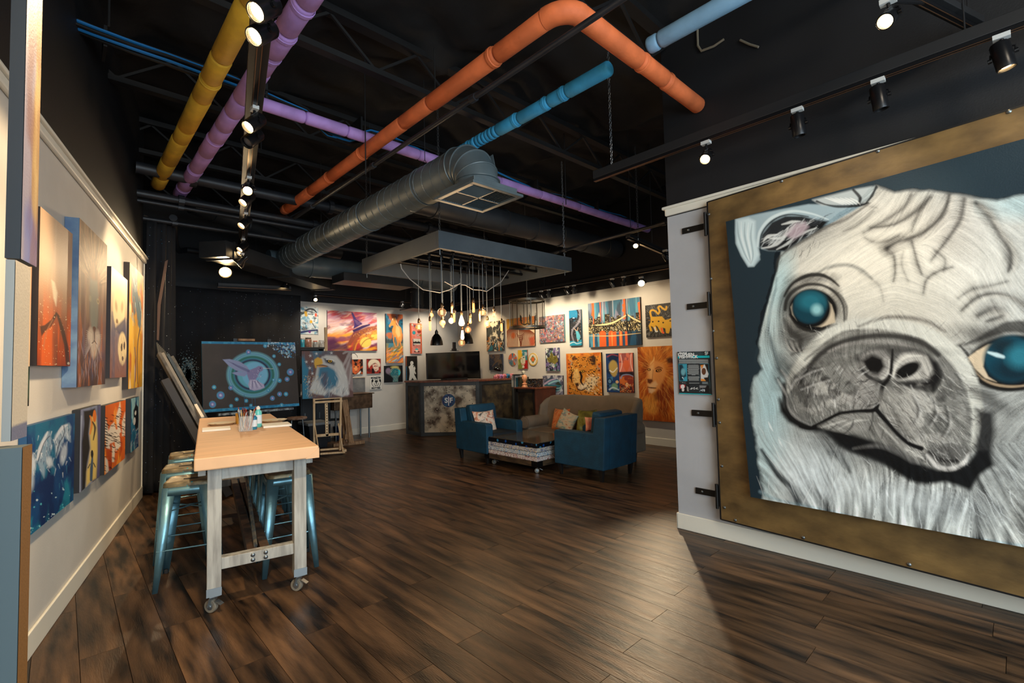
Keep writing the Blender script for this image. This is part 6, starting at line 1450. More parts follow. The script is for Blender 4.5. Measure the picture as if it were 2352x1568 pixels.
for k in range(6): A.st(z1([(735+k*18, 1400+k*6), (770+k*16, 1470+k*4), (830+k*10, 1480-k*6)]), (60, 58, 56) if k % 2 else (210, 206, 198), [1, 4, 1], soft=2.5, a=.7)
A.st(z1([(690, 1040), (680, 1120), (655, 1220), (640, 1330), (660, 1430), (700, 1560)]), (120, 138, 144), [3, 5, 6, 6, 5, 3], soft=5, a=.5)
# right eye
A.el(2318, 800, 92, 60, (120, 116, 110), 0, .5, .45)
A.st(z2([(1760, 250), (1880, 215), (2000, 160), (2100, 130), (2260, 140)]), (48, 46, 44), [4, 8, 18, 26, 34], soft=8, a=.75)
A.el(*z2([(2120, 350)])[0], 112, 64, (20, 20, 22), -4, .12)
A.st(z2([(1790, 245), (1830, 290), (1850, 330)]), (40, 38, 38), [3, 8, 4], soft=4, a=.8)
A.pg(z2([(1838, 315), (1890, 275), (1960, 235), (1990, 232), (1945, 300), (1930, 370), (1960, 430), (2010, 462), (1940, 440), (1880, 385)]), (222, 204, 178), 2)
A.el(*z2([(2095, 325)])[0], 62, 54, (24, 88, 104), 0, .2); A.el(*z2([(2120, 390)])[0], 48, 26, (10, 44, 56), 0, .9, .7); A.el(*z2([(2060, 260)])[0], 30, 18, (20, 50, 60), 0, .9, .7)
A.el(*z2([(2150, 310)])[0], 30, 26, (70, 146, 160), 0, 1, .9)
A.st(z2([(1960, 285), (2010, 300), (2050, 312)]), (214, 232, 232), [5, 10, 7], soft=4, a=.95)
A.st(z2([(1840, 335), (1900, 425), (1980, 472), (2090, 490), (2200, 480), (2330, 440)]), (200, 178, 150), [3, 6, 7, 6, 5, 4], soft=3, a=.8)
A.st(z2([(1850, 350), (1900, 440), (1980, 490), (2100, 508), (2300, 480)]), (40, 38, 36), [5, 8, 8, 7, 6], soft=4, a=.85)
# muzzle folds
A.pg(z2([(735, 545), (745, 470), (800, 380), (870, 290), (960, 200), (1080, 130), (1220, 95), (1400, 108), (1560, 140), (1700, 215), (1800, 310), (1870, 430), (1905, 560), (1918, 700), (1900, 850), (1850, 900), (1700, 1000), (1500, 960), (1250, 850), (960, 740), (800, 700), (720, 620)]), (150, 148, 142), 8, .9)
A.blot((92, 90, 88), 9, 9, 31, .5, .66, .55, where=np.clip(1-(((A.X-1985)/225)**2+((A.Y-900)/165)**2), 0, 1)**.5)
A.st(z2([(752, 520), (775, 440), (840, 345), (930, 235), (1060, 148), (1220, 112), (1400, 122), (1560, 165), (1690, 240), (1790, 340), (1850, 450), (1885, 570), (1893, 700), (1870, 830)]), (222, 220, 210), [8, 16, 24, 28, 26, 24, 28, 32, 36, 36, 34, 30, 24, 12], soft=8, a=.95)
A.hatch(260, 1800, 740, 2250, 980, lambda x, y: math.atan2(y-900, x-1990), 26, 2, [(246, 244, 236), (120, 118, 114), (170, 168, 162)], .5, 1, 22, lambda x, y: 1.0 < ((x-1990)/225)**2+((y-900)/140)**2 < 1.9 and y < 960)
A.st(z2([(830, 470), (880, 380), (960, 290), (1080, 225), (1230, 190), (1400, 188), (1560, 225), (1660, 300)]), (62, 60, 58), [5, 9, 12, 13, 12, 12, 14, 10], soft=7, a=.85)
A.st(z2([(860, 330), (960, 250), (1080, 170), (1180, 150)]), (96, 94, 90), [4, 8, 8, 3], soft=5, a=.6)
A.st(z2([(1180, 130), (1350, 75), (1560, 90), (1700, 160)]), (110, 104, 98), [3, 8, 10, 4], soft=7, a=.6)
A.st(z2([(1000, 280), (1100, 240), (1250, 225), (1400, 230), (1540, 262)]), (176, 172, 166), [4, 8, 8, 8, 4], soft=6, a=.8)
# nose
A.pg(z2([(1175, 300), (1240, 262), (1330, 250), (1400, 262), (1500, 262), (1600, 290), (1660, 360), (1670, 440), (1610, 500), (1500, 500), (1400, 470), (1330, 490), (1260, 450), (1200, 390)]), (120, 118, 114), 5)
A.pg(z2([(1180, 312), (1250, 272), (1340, 268), (1372, 320), (1368, 400), (1320, 445), (1262, 440), (1210, 380)]), (176, 172, 166), 4)
A.pg(z2([(1205, 335), (1262, 300), (1322, 322), (1338, 372), (1300, 420), (1262, 418), (1230, 385)]), (26, 25, 26), 5)
A.st(z2([(1365, 330), (1362, 400), (1315, 445), (1270, 440)]), (214, 210, 202), [3, 6, 7, 3], soft=3, a=.85)
A.pg(z2([(1372, 440), (1385, 350), (1440, 292), (1520, 278), (1595, 310), (1628, 380), (1600, 445), (1500, 450), (1430, 455)]), (196, 192, 184), 4)
A.el(*z2([(1475, 392)])[0], 32, 15, (22, 21, 22), -28, .4); A.st(z2([(1390, 430), (1410, 360), (1470, 310), (1560, 305)]), (226, 222, 212), [3, 7, 7, 3], soft=3, a=.8)
A.pg(z2([(1600, 300), (1650, 350), (1675, 430), (1630, 520), (1560, 500), (1480, 478), (1420, 470), (1500, 462), (1600, 450), (1632, 390)]), (34, 32, 32), 6)
A.st(z2([(1385, 268), (1382, 330), (1368, 430), (1325, 490), (1312, 560), (1292, 610)]), (24, 23, 24), [4, 6, 8, 10, 10, 10], soft=4, a=.95)
A.pg(z2([(1170, 300), (1215, 390), (1262, 440), (1310, 462), (1290, 490), (1230, 440), (1180, 380)]), (40, 38, 38), 5, .9)
# jowls
A.blot((44, 43, 42), 12, 14, 33, .5, .62, .75, where=np.clip(1-(((A.X-1925)/110)**2+((A.Y-895)/80)**2), 0, 1)**.6)
A.blot((214, 210, 202), 12, 12, 34, .55, .66, .6, where=np.clip(1-(((A.X-1930)/110)**2+((A.Y-900)/80)**2), 0, 1)**.5)
A.pg(z2([(1100, 400), (1200, 400), (1270, 450), (1302, 520), (1300, 580), (1240, 615), (1120, 620), (1060, 560), (1150, 540), (1180, 480)]), (176, 172, 166), 12, .7)
A.blot((214, 210, 202), 10, 12, 35, .5, .62, .6, where=np.clip(1-(((A.X-2130)/90)**2+((A.Y-960)/110)**2), 0, 1)**.5)
A.blot((50, 48, 48), 9, 9, 36, .52, .64, .6, where=np.clip(1-(((A.X-2150)/80)**2+((A.Y-930)/70)**2), 0, 1)**.5)
A.pg(z2([(1310, 540), (1400, 500), (1500, 520), (1480, 600), (1520, 700), (1600, 800), (1560, 850), (1420, 760), (1330, 660), (1290, 620)]), (186, 182, 174), 12, .55)
A.hatch(200, 1800, 840, 2020, 975, lambda x, y: math.atan2(y-960, x-2000)+1.2, 22, 2.4, [(206, 202, 196), (40, 38, 38), (90, 86, 84)], .6, 1, 24, lambda x, y: ((x-1910)/105)**2+((y-905)/70)**2 < 1)
A.hatch(220, 2030, 850, 2245, 1060, lambda x, y: math.radians(40), 30, 2.2, [(226, 222, 214), (60, 58, 56), (120, 116, 112)], .55, 1, 25)
A.st(z2([(735, 480), (745, 560), (765, 640), (820, 700), (880, 720)]), (34, 34, 36), [10, 12, 14, 14, 10], soft=7, a=.85)
A.st(z2([(700, 440), (735, 500), (725, 600)]), (60, 62, 62), [6, 8, 5], soft=5, a=.6)
# mouth and dark chin
A.pg(z2([(705, 560), (735, 610), (790, 680), (870, 722), (950, 732), (1020, 790), (1060, 835), (1140, 880), (1230, 905), (1330, 950), (1420, 1010), (1500, 1060), (1600, 1075), (1700, 1060), (1780, 1085), (1850, 1110), (1905, 1020), (1990, 960), (1960, 880), (1900, 880), (1840, 950), (1760, 990), (1660, 990), (1560, 960), (1480, 920), (1400, 870), (1280, 820), (1120, 770), (1000, 740), (930, 760), (840, 745), (760, 700), (715, 640)]), (20, 22, 24), 6)
A.pg(z2([(1885, 620), (1990, 640), (2000, 760), (1980, 900), (1900, 930), (1880, 850), (1900, 730)]), (34, 34, 36), 9, .9)
A.pg(z2([(935, 722), (1020, 690), (1080, 660), (1180, 648), (1268, 655), (1268, 720), (1230, 760), (1130, 770), (1030, 755)]), (150, 148, 142), 6)
A.pg(z2([(1272, 668), (1330, 700), (1400, 780), (1480, 850), (1440, 870), (1330, 820), (1250, 770)]), (140, 138, 132), 6)
A.hatch(90, 1890, 950, 2070, 1030, math.radians(25), 18, 2.5, [(214, 210, 204), (60, 58, 56)], .6, 1, 26, lambda x, y: abs(y-(965+abs(x-1990)*.3)) < 20)
A.st(z2([(1295, 600), (1270, 632), (1180, 638), (1070, 652), (1000, 685), (940, 720), (890, 738), (830, 728)]), (16, 16, 18), [8, 8, 6, 5, 6, 8, 8, 4], soft=3, a=.95)
A.st(z2([(1285, 625), (1340, 690), (1410, 770), (1480, 830), (1560, 862)]), (16, 16, 18), [9, 8, 7, 7, 8], soft=3, a=.95)
A.st(z2([(1265, 650), (1262, 700), (1245, 750)]), (30, 28, 28), [4, 5, 3], soft=2.5, a=.8)
A.st(z2([(1150, 860), (1300, 840), (1420, 880), (1500, 930), (1550, 945)]), (120, 118, 114), [3, 12, 16, 18, 8], soft=8, a=.6)
A.pg(z2([(1580, 870), (1700, 830), (1810, 840), (1845, 880), (1800, 950), (1700, 985), (1620, 965), (1580, 920)]), (120, 118, 114), 8, .9)
A.st(z2([(1590, 900), (1650, 965), (1730, 985), (1810, 950), (1845, 890)]), (214, 210, 204), [5, 10, 12, 10, 5], soft=4, a=.85)
A.st(z2([(1600, 880), (1680, 930), (1780, 935)]), (36, 34, 34), [5, 9, 6], soft=5, a=.8)
A.hatch(70, 2110, 1005, 2225, 1080, math.radians(60), 26, 2.2, [(236, 232, 226), (150, 148, 144)], .55, 1, 27)
# chin to chest transition, stray white hairs
A.hatch(150, 1900, 1020, 2240, 1110, lambda x, y: math.radians(100-(x-1900)*.12), 34, 2.4, [(220, 222, 218), (150, 152, 150)], .5, 1, 28, lambda x, y: y > chinb(x)+8)
A.st(z2([(600, 870), (650, 950), (700, 1020), (780, 1100), (820, 1190)]), (30, 40, 46), [6, 9, 12, 10, 14], soft=7, a=.8)
A.st(z2([(1000, 880), (1060, 900), (1110, 950), (1130, 1000)]), (120, 124, 124), [8, 20, 22, 6], soft=10, a=.5)
for (x, y, l) in ((1240, 1060, 60), (1340, 1100, 60), (1350, 1200, 80), (900, 1050, 60), (700, 800, 50), (640, 700, 60)): A.st(z2([(x, y), (x+l*.2, y+l*.5), (x+l*.5, y+l)]), (240, 244, 242), [1, 5, 1], soft=2, a=.75)
A.st(z2([(590, 1120), (700, 1170), (1000, 1235), (1400, 1330), (2000, 1420), (2400, 1480)]), (150, 176, 184), 6, soft=6, a=.5)
for (x, y, rx, ry, rot, a) in ((1806, 690, 16, 46, 12, .55), (1830, 775, 40, 26, 25, .55), (1922, 690, 12, 44, -8, .5), (1866, 640, 50, 12, -4, .45), (1800, 845, 22, 30, 0, .5), (1775, 800, 8, 50, -20, .35), (2250, 770, 60, 18, 14, .5), (2268, 915, 50, 16, 30, .6), (1830, 880, 20, 40, 10, .4), (2060, 800, 120, 10, 4, .35), (1985, 822, 60, 9, -12, .4)):
    A.el(x, y, rx, ry, (50, 48, 46), rot, 1.1, a)
A.el(1858, 705, 36, 36, (26, 84, 98), 0, .25); A.el(1862, 692, 28, 20, (58, 134, 148), 0, .9, .9); A.el(1876, 711, 12, 12, (170, 212, 214), 0, 1.0, .9)
# deepen the darks, then restate the darkest shapes
A.col = np.where(sm[..., None] > .01, .82*np.clip(A.col/.82, 0, 1.2)**1.32, A.col)
A.pg(z2([(705, 570), (735, 620), (790, 690), (870, 735), (940, 745), (1010, 800), (1060, 850), (1140, 890), (1230, 920), (1330, 960), (1420, 1010), (1500, 1055), (1600, 1070), (1700, 1050), (1780, 1075), (1850, 1105), (1905, 1010), (1985, 950), (1955, 880), (1895, 870), (1845, 945), (1760, 992), (1660, 995), (1560, 962), (1480, 922), (1400, 875), (1280, 830), (1120, 782), (1000, 752), (930, 742), (850, 738), (770, 700), (720, 640)]), (14, 16, 18), 5, .85)
A.st(z2([(1150, 862), (1300, 846), (1420, 886), (1500, 932), (1550, 948)]), (120, 118, 114), [3, 9, 12, 12, 6], soft=7, a=.55)
A.st(z2([(1295, 600), (1270, 632), (1180, 638), (1070, 652), (1000, 685), (940, 720), (890, 738), (830, 728)]), (10, 10, 12), [9, 10, 8, 7, 8, 10, 10, 5], soft=4, a=.9)
A.st(z2([(1285, 625), (1340, 690), (1410, 770), (1480, 830), (1560, 862)]), (10, 10, 12), [10, 9, 9, 9, 10], soft=4, a=.9)
for q_ in ([(1225, 345), (1265, 320), (1305, 345), (1312, 385), (1278, 405), (1245, 395)], [(1420, 420), (1440, 385), (1490, 365), (1530, 370), (1520, 395), (1470, 420)]): A.pg(z2(q_), (8, 8, 9), 5, .95)
A.st(z2([(1640, 350), (1668, 420), (1625, 500), (1550, 498), (1470, 480)]), (14, 14, 15), [8, 16, 20, 12, 6], soft=7, a=.8)
A.st(z2([(1192, 380), (1240, 430), (1300, 452), (1330, 480)]), (14, 14, 15), [4, 8, 9, 6], soft=4, a=.8)
A.pg(z2([(940, 728), (1020, 692), (1080, 664), (1180, 652), (1262, 658), (1262, 715), (1228, 755), (1130, 765), (1030, 750)]), (150, 147, 140), 5, .8)
A.pg(z2([(1280, 672), (1330, 706), (1400, 785), (1470, 850), (1440, 866), (1340, 822), (1262, 772)]), (140, 137, 130), 5, .8)
for p_ in ([(960, 735), (1040, 712), (1110, 690)], [(1060, 745), (1150, 700), (1240, 690)], [(1300, 710), (1350, 760), (1420, 830)], [(1000, 740), (1010, 715)]): A.st(z2(p_), (214, 210, 200), [1, 5, 1], soft=4, a=.7)
for p_ in ([(1100, 770), (1140, 730), (1150, 690)], [(1010, 750), (1050, 720)], [(1320, 800), (1330, 750)]): A.st(z2(p_), (24, 24, 25), [2, 5, 2], soft=4, a=.7)
for p_, w_ in (([(735, 545), (750, 610), (800, 670), (880, 712)], 12), ([(760, 500), (790, 440), (850, 380)], 5), ([(700, 380), (735, 430), (760, 490)], 8), ([(680, 440), (715, 500), (735, 540)], 7), ([(800, 440), (870, 400), (960, 370)], 5), ([(820, 500), (900, 470), (1000, 440)], 5), ([(1500, 540), (1540, 620), (1520, 700)], 10), ([(1620, 560), (1640, 640), (1600, 720)], 9), ([(1700, 600), (1720, 700), (1680, 790)], 9)):
    A.st(z2(p_), (22, 22, 23), [2, w_, 2], soft=7, a=.6); A.st(z2([(x+16, y+10) for x, y in p_]), (220, 216, 208), [1, w_*.6, 1], soft=6, a=.45)
r2_ = random.Random(77)
for k_ in range(46):   # wet highlights and creases of the jowls
    x_, y_ = r2_.uniform(1835, 2010), r2_.uniform(845, 965)
    if ((x_-1925)/98)**2+((y_-903)/64)**2 > 1: continue
    an_ = math.atan2(y_-940, x_-2010)+1.4; l_ = r2_.uniform(6, 20); A.st([(x_, y_), (x_+math.cos(an_)*l_, y_+math.sin(an_)*l_)], (232, 228, 220) if k_ % 2 else (16, 16, 17), [1, r2_.uniform(4, 8), 1], soft=4, a=.6)
for k_ in range(60):
    x_, y_ = r2_.uniform(2035, 2240), r2_.uniform(850, 1050)
    if x_ < 2060 and y_ > 960: continue
    an_ = math.radians(45)+r2_.gauss(0, .4); l_ = r2_.uniform(8, 26); A.st([(x_, y_), (x_+math.cos(an_)*l_, y_+math.sin(an_)*l_)], (226, 222, 214) if k_ % 2 else (20, 20, 21), [1, r2_.uniform(4, 9), 1], soft=5, a=.5)
# brush-hair texture: noise smeared along the lie of the fur
ctrl = [(2000, 620, -35), (2200, 600, 35), (2120, 480, -50), (2250, 470, 20), (2300, 620, 55), (1900, 560, -35), (1760, 800, 85), (1757, 950, 72), (1790, 1080, 60), (1860, 1120, 72), (1960, 1130, 88), (2080, 1150, 100), (2180, 1180, 105), (2300, 1180, 55), (2300, 1080, 50), (2290, 960, -45), (2340, 920, -30),
        (1880, 880, 60), (1950, 940, 20), (2010, 960, 60), (2120, 950, 45), (2150, 870, 60), (2210, 1040, 60), (1810, 640, -35), (1775, 720, 95), (1850, 800, -20), (1960, 765, 100), (2060, 760, 82), (2180, 810, 45), (2230, 900, 10), (1830, 820, 50), (2060, 860, 20), (2000, 700, -10), (2110, 680, 20), (1820, 540, -40), (1700, 560, 75)]
U_, V_ = np.zeros(A.X.shape), np.zeros(A.X.shape)
for (x, y, dg_) in ctrl:
    w_ = 1/(((A.X-x)**2+(A.Y-y)**2)**1.5+400); U_ += w_*math.cos(2*math.radians(dg_)); V_ += w_*math.sin(2*math.radians(dg_))
an = .5*np.arctan2(V_, U_)+(A.noise(3, 3, 51, 3)-.5)*1.0
sx_ = np.gradient(A.X, axis=1); sy_ = np.gradient(A.Y, axis=0); shx = np.gradient(A.Y, axis=1)
dj = np.cos(an)/np.maximum(sx_, .5); di = (np.sin(an)-dj*shx)/np.maximum(sy_, .5)
r_ = np.random.default_rng(5); ny_, nx_ = A.X.shape
def lic(N, n, st_):
    acc = N.copy(); cnt = 1
    for sg_ in (1, -1):
        I, J = np.mgrid[0:ny_, 0:nx_].astype(float)
        for k in range(n):
            ii = np.clip(I, 0, ny_-1).astype(int); jj = np.clip(J, 0, nx_-1).astype(int)
            I = I+sg_*st_*di[ii, jj]; J = J+sg_*st_*dj[ii, jj]
            ii = np.clip(I+.5, 0, ny_-1).astype(int); jj = np.clip(J+.5, 0, nx_-1).astype(int); acc += N[ii, jj]; cnt += 1
    a_ = acc/cnt; return (a_-a_.mean())/a_.std()
def blur(N, k):
    for _ in range(k): N = (N+np.roll(N, 1, 0)+np.roll(N, -1, 0)+np.roll(N, 1, 1)+np.roll(N, -1, 1))/5
    return N
Lf = lic(r_.random((ny_, nx_)), 9, 2.2); Lc = lic(blur(r_.random((ny_, nx_)), 5), 16, 2.6)
fur = Lf*.55+Lc*(.32+.4*np.clip((A.Y-900)/200, 0, 1))
lum = A.col.mean(-1); k_ = .13+.20*np.clip(1-np.abs(lum-.25)/.35, 0, 1)
furm = np.clip((sm-.1)*1.2, 0, 1)*1.0
for ex, ey, erx, ery in ((1866, 712, 52, 46), (2325, 832, 80, 62), (2085, 850, 12, 10)): furm *= np.clip((np.sqrt(((A.X-ex)/erx)**2+((A.Y-ey)/ery)**2)-.95)*6, 0, 1)
A.col = np.clip(A.col*(1+(fur*k_*furm)[..., None]), 0, 1)
lo_ = np.clip((A.Y-1000)/160, 0, 1)*furm
A.col = np.clip(A.col*(1+(Lc*.20*lo_)[..., None]), 0, 1)
A.hatch(160, 1745, 960, 2360, 1280, lambda x, y: math.radians(62 if x < 1850 else (92 if x < 2150 else 55)), 60, 2.2, [(246, 248, 244), (236, 240, 238)], .55, 1.0, 61, lambda x, y: y > chinb(x)+26)
A.hatch(120, 1960, 1000, 2300, 1100, lambda x, y: math.radians(100-(x-1960)*.15), 40, 1.6, [(236, 236, 230)], .6, .8, 62, lambda x, y: y > chinb(x)+8)
dg = A.finish('dog_painting', 'enormous grey painting of a pug face with blue eyes on a slate ground', 'painting', thick=.065, edge=(30, 42, 48))
# ------------------------------------------------------------------ left wall canvases
def zl(pts): return [(60+x/3.267, 440+y/3.267) for x, y in pts]
def zq(pts): return [(60+x/4.357, 900+y/4.357) for x, y in pts]
GL = 'canvases on the left wall'
# orange feather-like canvas
A = Art(rect_wall('L', (93.7, 475), (167, 537), (161, 840), (84, 839.5), .05), step=1.3)
A.vgrad([(0, (196, 160, 128)), (.3, (206, 176, 146)), (.5, (180, 140, 108)), (.7, (150, 84, 52)), (.9, (176, 72, 28)), (1, (150, 60, 30))])
A.blot((220, 100, 40), 8, 1, 3, .5, .62, .8, where=np.clip((A.v-.45)*3, 0, 1)); A.blot((96, 64, 52), 10, 1.2, 4, .55, .66, .7, where=np.clip((A.v-.5)*3, 0, 1)); A.blot((230, 210, 180), 9, 1, 8, .55, .7, .4, where=np.clip((.6-A.v)*3, 0, 1))
A.pg(zl([(105, 1010), (140, 1000), (190, 960), (225, 900), (250, 930), (290, 1050), (320, 1180), (328, 1305), (300, 1305), (285, 1150), (230, 930), (190, 1010), (150, 1040), (115, 1085)]), (60, 44, 36), 1.2, .9)
A.pg(zl([(190, 660), (215, 680), (235, 760), (225, 860), (205, 800)]), (226, 208, 178), 2, .9)
A.st(zl([(130, 1180), (150, 1060), (200, 960)]), (176, 120, 84), 3, soft=2, a=.6); A.dots(90, 88, 680, 165, 838, .4, 1.0, [(230, 200, 140), (240, 220, 180)], 2)
A.el(*zl([(318, 1288)])[0], 3, 3, (190, 180, 160))
A.finish('feather_painting', 'tall beige and orange canvas with dark drips, left of the lion face canvas', thick=.05, edge=(30, 18, 16), group=GL)
# lion on a thick blue canvas
A = Art(rect_wall('L', (183.4, 502.7), (246.7, 562.4), (241, 880.8), (175.7, 890.6), .075), step=1.1)
A.vgrad([(0, (156, 120, 92)), (.25, (176, 138, 104)), (.5, (146, 112, 100)), (.75, (110, 88, 100)), (1, (72, 58, 62))])
A.blot((96, 68, 52), 14, 2, 5, .5, .6, .6); A.blot((206, 172, 134), 16, 2.2, 6, .55, .62, .7, where=np.clip(1.3-A.v*1.6, 0, 1))
A.uv(100, 300)
for k in range(170):
    r_ = random.Random(k); an = math.radians(r_.uniform(-170, -10)); r0 = r_.uniform(20, 34); r1 = r0+r_.uniform(14, 30); f = 2.0
    A.st([(50+r0*math.cos(an), 105+r0*f*math.sin(an)), (50+r1*math.cos(an), 105+r1*f*math.sin(an))], r_.choice([(214, 180, 140), (120, 84, 58), (190, 150, 110), (90, 62, 48), (226, 200, 160)]), 2.2, 1, 1.2, .6)
A.blot((190, 110, 60), 12, 3, 9, .55, .62, .5, where=(A.v > .4).astype(float))
A.pg([(36, 95), (62, 92), (70, 130), (66, 180), (58, 196), (46, 196), (38, 170), (34, 130)], (128, 138, 130), 4, .85)
A.el(38, 133, 4, 6, (170, 160, 136), 0, .6, .8); A.el(66, 131, 5, 6, (190, 170, 130), 0, .4, .8); A.el(66, 131, 2, 3, (70, 60, 56), 0, .3, .8)
A.el(54, 190, 7, 6, (100, 66, 56)); A.el(42, 205, 11, 16, (200, 186, 170), 0, .6, .9); A.el(66, 205, 11, 16, (196, 182, 168), 0, .6, .9); A.el(54, 228, 12, 18, (206, 192, 176), 0, .6, .9)
for k in range(14): A.st([(46, 200+k*1.5), (26-k*.3, 196+k*4)], (230, 220, 205), 1, .5, .6, .7); A.st([(62, 200+k*1.5), (84, 196+k*4)], (230, 220, 205), 1, .5, .6, .7)
A.st([(54, 196), (54, 212), (46, 218)], (60, 44, 44), 2, 1.5, 1); A.st([(54, 212), (64, 218)], (60, 44, 44), 2, 1.5, 1)
A.hatch(90, 2, 200, 98, 292, math.pi/2, 26, 3, [(190, 176, 186), (150, 90, 60), (110, 120, 150), (206, 140, 90)], .5, 1.5, 5)
A.finish('lion_face_painting', 'tall canvas of a pale lion face with a light blue side edge', thick=.075, edge=mat('edge_lightblue', (84, 108, 140), .6, rgb2=(108, 136, 160), vscale=8), group=GL)
# pandas
A = Art(rect_wall('L', (256.8, 614.5), (294, 642), (289, 865.5), (251, 868.5), .05), step=1.0)
A.vgrad([(0, (232, 226, 206)), (.35, (190, 170, 140)), (.6, (120, 110, 122)), (1, (132, 92, 84))]); A.blot((80, 84, 110), 10, 4, 5, .5, .6, .6, where=(A.v > .4).astype(float)); A.uv(100, 300)  # pale top of the gradient paints the highlight into the canvas
A.el(48, 105, 36, 60, (222, 206, 166), 0, .2); A.el(66, 92, 8, 16, (176, 156, 120), 10, .8, .9); A.el(30, 100, 7, 15, (170, 150, 112), -10, .8, .9); A.el(36, 142, 7, 8, (130, 106, 80), 0, .6); A.el(36, 158, 10, 12, (200, 180, 150))
A.pg([(20, 165), (86, 120), (96, 190), (60, 180)], (70, 72, 100), 4, .9); A.el(72, 215, 28, 48, (214, 196, 156), 0, .2); A.el(84, 205, 5, 12, (70, 60, 56)); A.el(66, 212, 5, 12, (80, 70, 60)); A.el(74, 244, 6, 7, (70, 56, 50))
A.hatch(50, 5, 180, 95, 292, math.pi/2, 22, 5, [(110, 90, 100), (150, 130, 130), (90, 60, 64)], .5, 2, 4)
A.finish('panda_painting', 'narrow canvas of two pandas under a painted-in washed-out highlight on the left wall', thick=.05, edge=(40, 34, 38), group=GL)
# yellow horse
A = Art(rect_wall('L', (298.7, 603.8), (330, 634), (325.7, 888), (294, 893), .05), step=.9)
A.fill((206, 150, 50)); A.blot((226, 180, 70), 6, 2, 2, .45, .6, .8); A.blot((170, 80, 40), 7, 3, 3, .55, .62, .8); A.blot((230, 220, 190), 7, 3, 12, .6, .7, .6); A.uv(100, 300)
A.pg([(15, 20), (45, 10), (60, 60), (80, 70), (88, 110), (80, 150), (60, 140), (50, 110), (30, 120), (18, 80)], (70, 110, 130), 4, .95)
for k in range(26):
    r_ = random.Random(k+90); x, y = r_.uniform(10, 80), r_.uniform(20, 140); A.st([(x, y), (x+r_.uniform(-5, 18), y+r_.uniform(10, 34))], r_.choice([(206, 220, 216), (36, 60, 80), (90, 140, 160), (190, 130, 60)]), 4, 2, 2, .85)
A.st([(75, 150), (60, 200), (64, 290)], (70, 60, 80), 6, 4, 2); A.st([(40, 200), (50, 240), (40, 300)], (90, 90, 130), 5, 4, 2, .8); A.st([(84, 160), (88, 230)], (120, 60, 50), 4, 3, 2, .8)
A.finish('horse_painting', 'narrow yellow and blue canvas of a horse head beside the curtain', thick=.05, edge=(44, 36, 34), group=GL)
# blue horses
A = Art(rect_wall('L', (60, 983), (173, 947), (168, 1148), (61, 1237), .035), step=1.4)
A.fill((20, 66, 116)); A.blot((14, 38, 84), 4, 4, 2, .48, .6, .9); A.blot((30, 110, 140), 5, 5, 3, .5, .64, .8); A.blot((36, 140, 160), 6, 6, 4, .52, .66, .7, where=(A.v > .5).astype(float))
hb1 = zq([(235, 390), (255, 470), (260, 560), (230, 640), (260, 700), (290, 760), (240, 720), (200, 700), (180, 860), (150, 800), (120, 720), (95, 690), (110, 620), (140, 520), (190, 420)])
A.pg(hb1, (150, 172, 190), 2.5, .8); hb2 = zq([(375, 330), (430, 310), (450, 350), (440, 420), (445, 500), (400, 470), (385, 440), (360, 520), (330, 600), (300, 660), (290, 560), (270, 500), (290, 430), (340, 370)])
A.pg(hb2, (170, 190, 204), 2.5, .8)
for k in range(150):
    r_ = random.Random(k+40); x, y = r_.choice([(160, 520), (250, 480), (330, 500), (400, 400), (380, 650), (240, 700), (130, 620), (60, 760), (350, 850)]); x += r_.gauss(0, 34); y += r_.gauss(0, 55)
    A.st(zq([(x, y), (x+r_.uniform(-20, 20), y+r_.uniform(20, 80))]), r_.choice([(226, 232, 236), (16, 44, 90), (190, 206, 220), (20, 70, 110), (60, 130, 160)]), 2.4, .8, 1, .6)
A.st(zq([(215, 400), (170, 500), (135, 580), (110, 680)]), (222, 226, 232), [3, 8, 8, 3], soft=2.5, a=.8); A.st(zq([(235, 440), (185, 500), (150, 590), (120, 690)]), (12, 28, 60), 1.6, soft=1, a=.9)
A.st(zq([(410, 330), (360, 360), (320, 420), (290, 480)]), (226, 230, 236), [3, 8, 6, 3], soft=2.5, a=.8); A.st(zq([(378, 340), (380, 420), (330, 520), (300, 640)]), (14, 34, 70), 2, soft=1.2, a=.8)
A.el(*zq([(55, 720)])[0], 9, 22, (214, 222, 230), 0, .7, .85); A.el(*zq([(45, 880)])[0], 8, 24, (190, 206, 220), 0, .8, .7); A.el(*zq([(375, 620)])[0], 7, 22, (206, 216, 224), 10, .7, .7); A.el(*zq([(235, 700)])[0], 7, 12, (214, 222, 228), 0, .7, .7)
A.dots(160, 62, 1120, 168, 1230, .8, 2.6, [(206, 226, 232), (90, 190, 200), (180, 214, 224)], 3, .8, lambda x, y: y > 1215-(x-62)*.72 or (x+y) % 9 < 1.2)
A.finish('blue_horses_painting', 'blue canvas of white horses in spray, lower left of the left wall', thick=.035, edge=(20, 70, 110), group=GL)
# penguins
A = Art(rect_wall('L', (185, 940), (232, 929), (228.7, 1092.8), (181.6, 1133.6), .045), step=1.0)
A.fill((84, 84, 110)); A.blot((150, 160, 186), 7, 1.5, 3, .5, .62, .7)
A.pg(zq([(575, 190), (640, 180), (690, 160), (700, 220), (640, 270), (625, 420), (640, 560), (610, 720), (600, 880), (590, 975), (555, 1000), (560, 800), (560, 500), (580, 320)]), (42, 40, 40), 2)
A.pg(zq([(650, 250), (700, 240), (712, 420), (715, 600), (700, 860), (640, 900), (600, 950), (605, 800), (625, 700), (645, 560), (635, 420)]), (226, 196, 110), 2.5)
A.el(*zq([(685, 240)])[0], 4, 14, (226, 120, 40)); A.st(zq([(640, 240), (660, 310), (640, 420)]), (230, 130, 40), [3, 5, 3], soft=2, a=.9); A.st(zq([(665, 300), (690, 360), (672, 480)]), (50, 46, 46), [3, 5, 2], soft=1.5, a=.9)
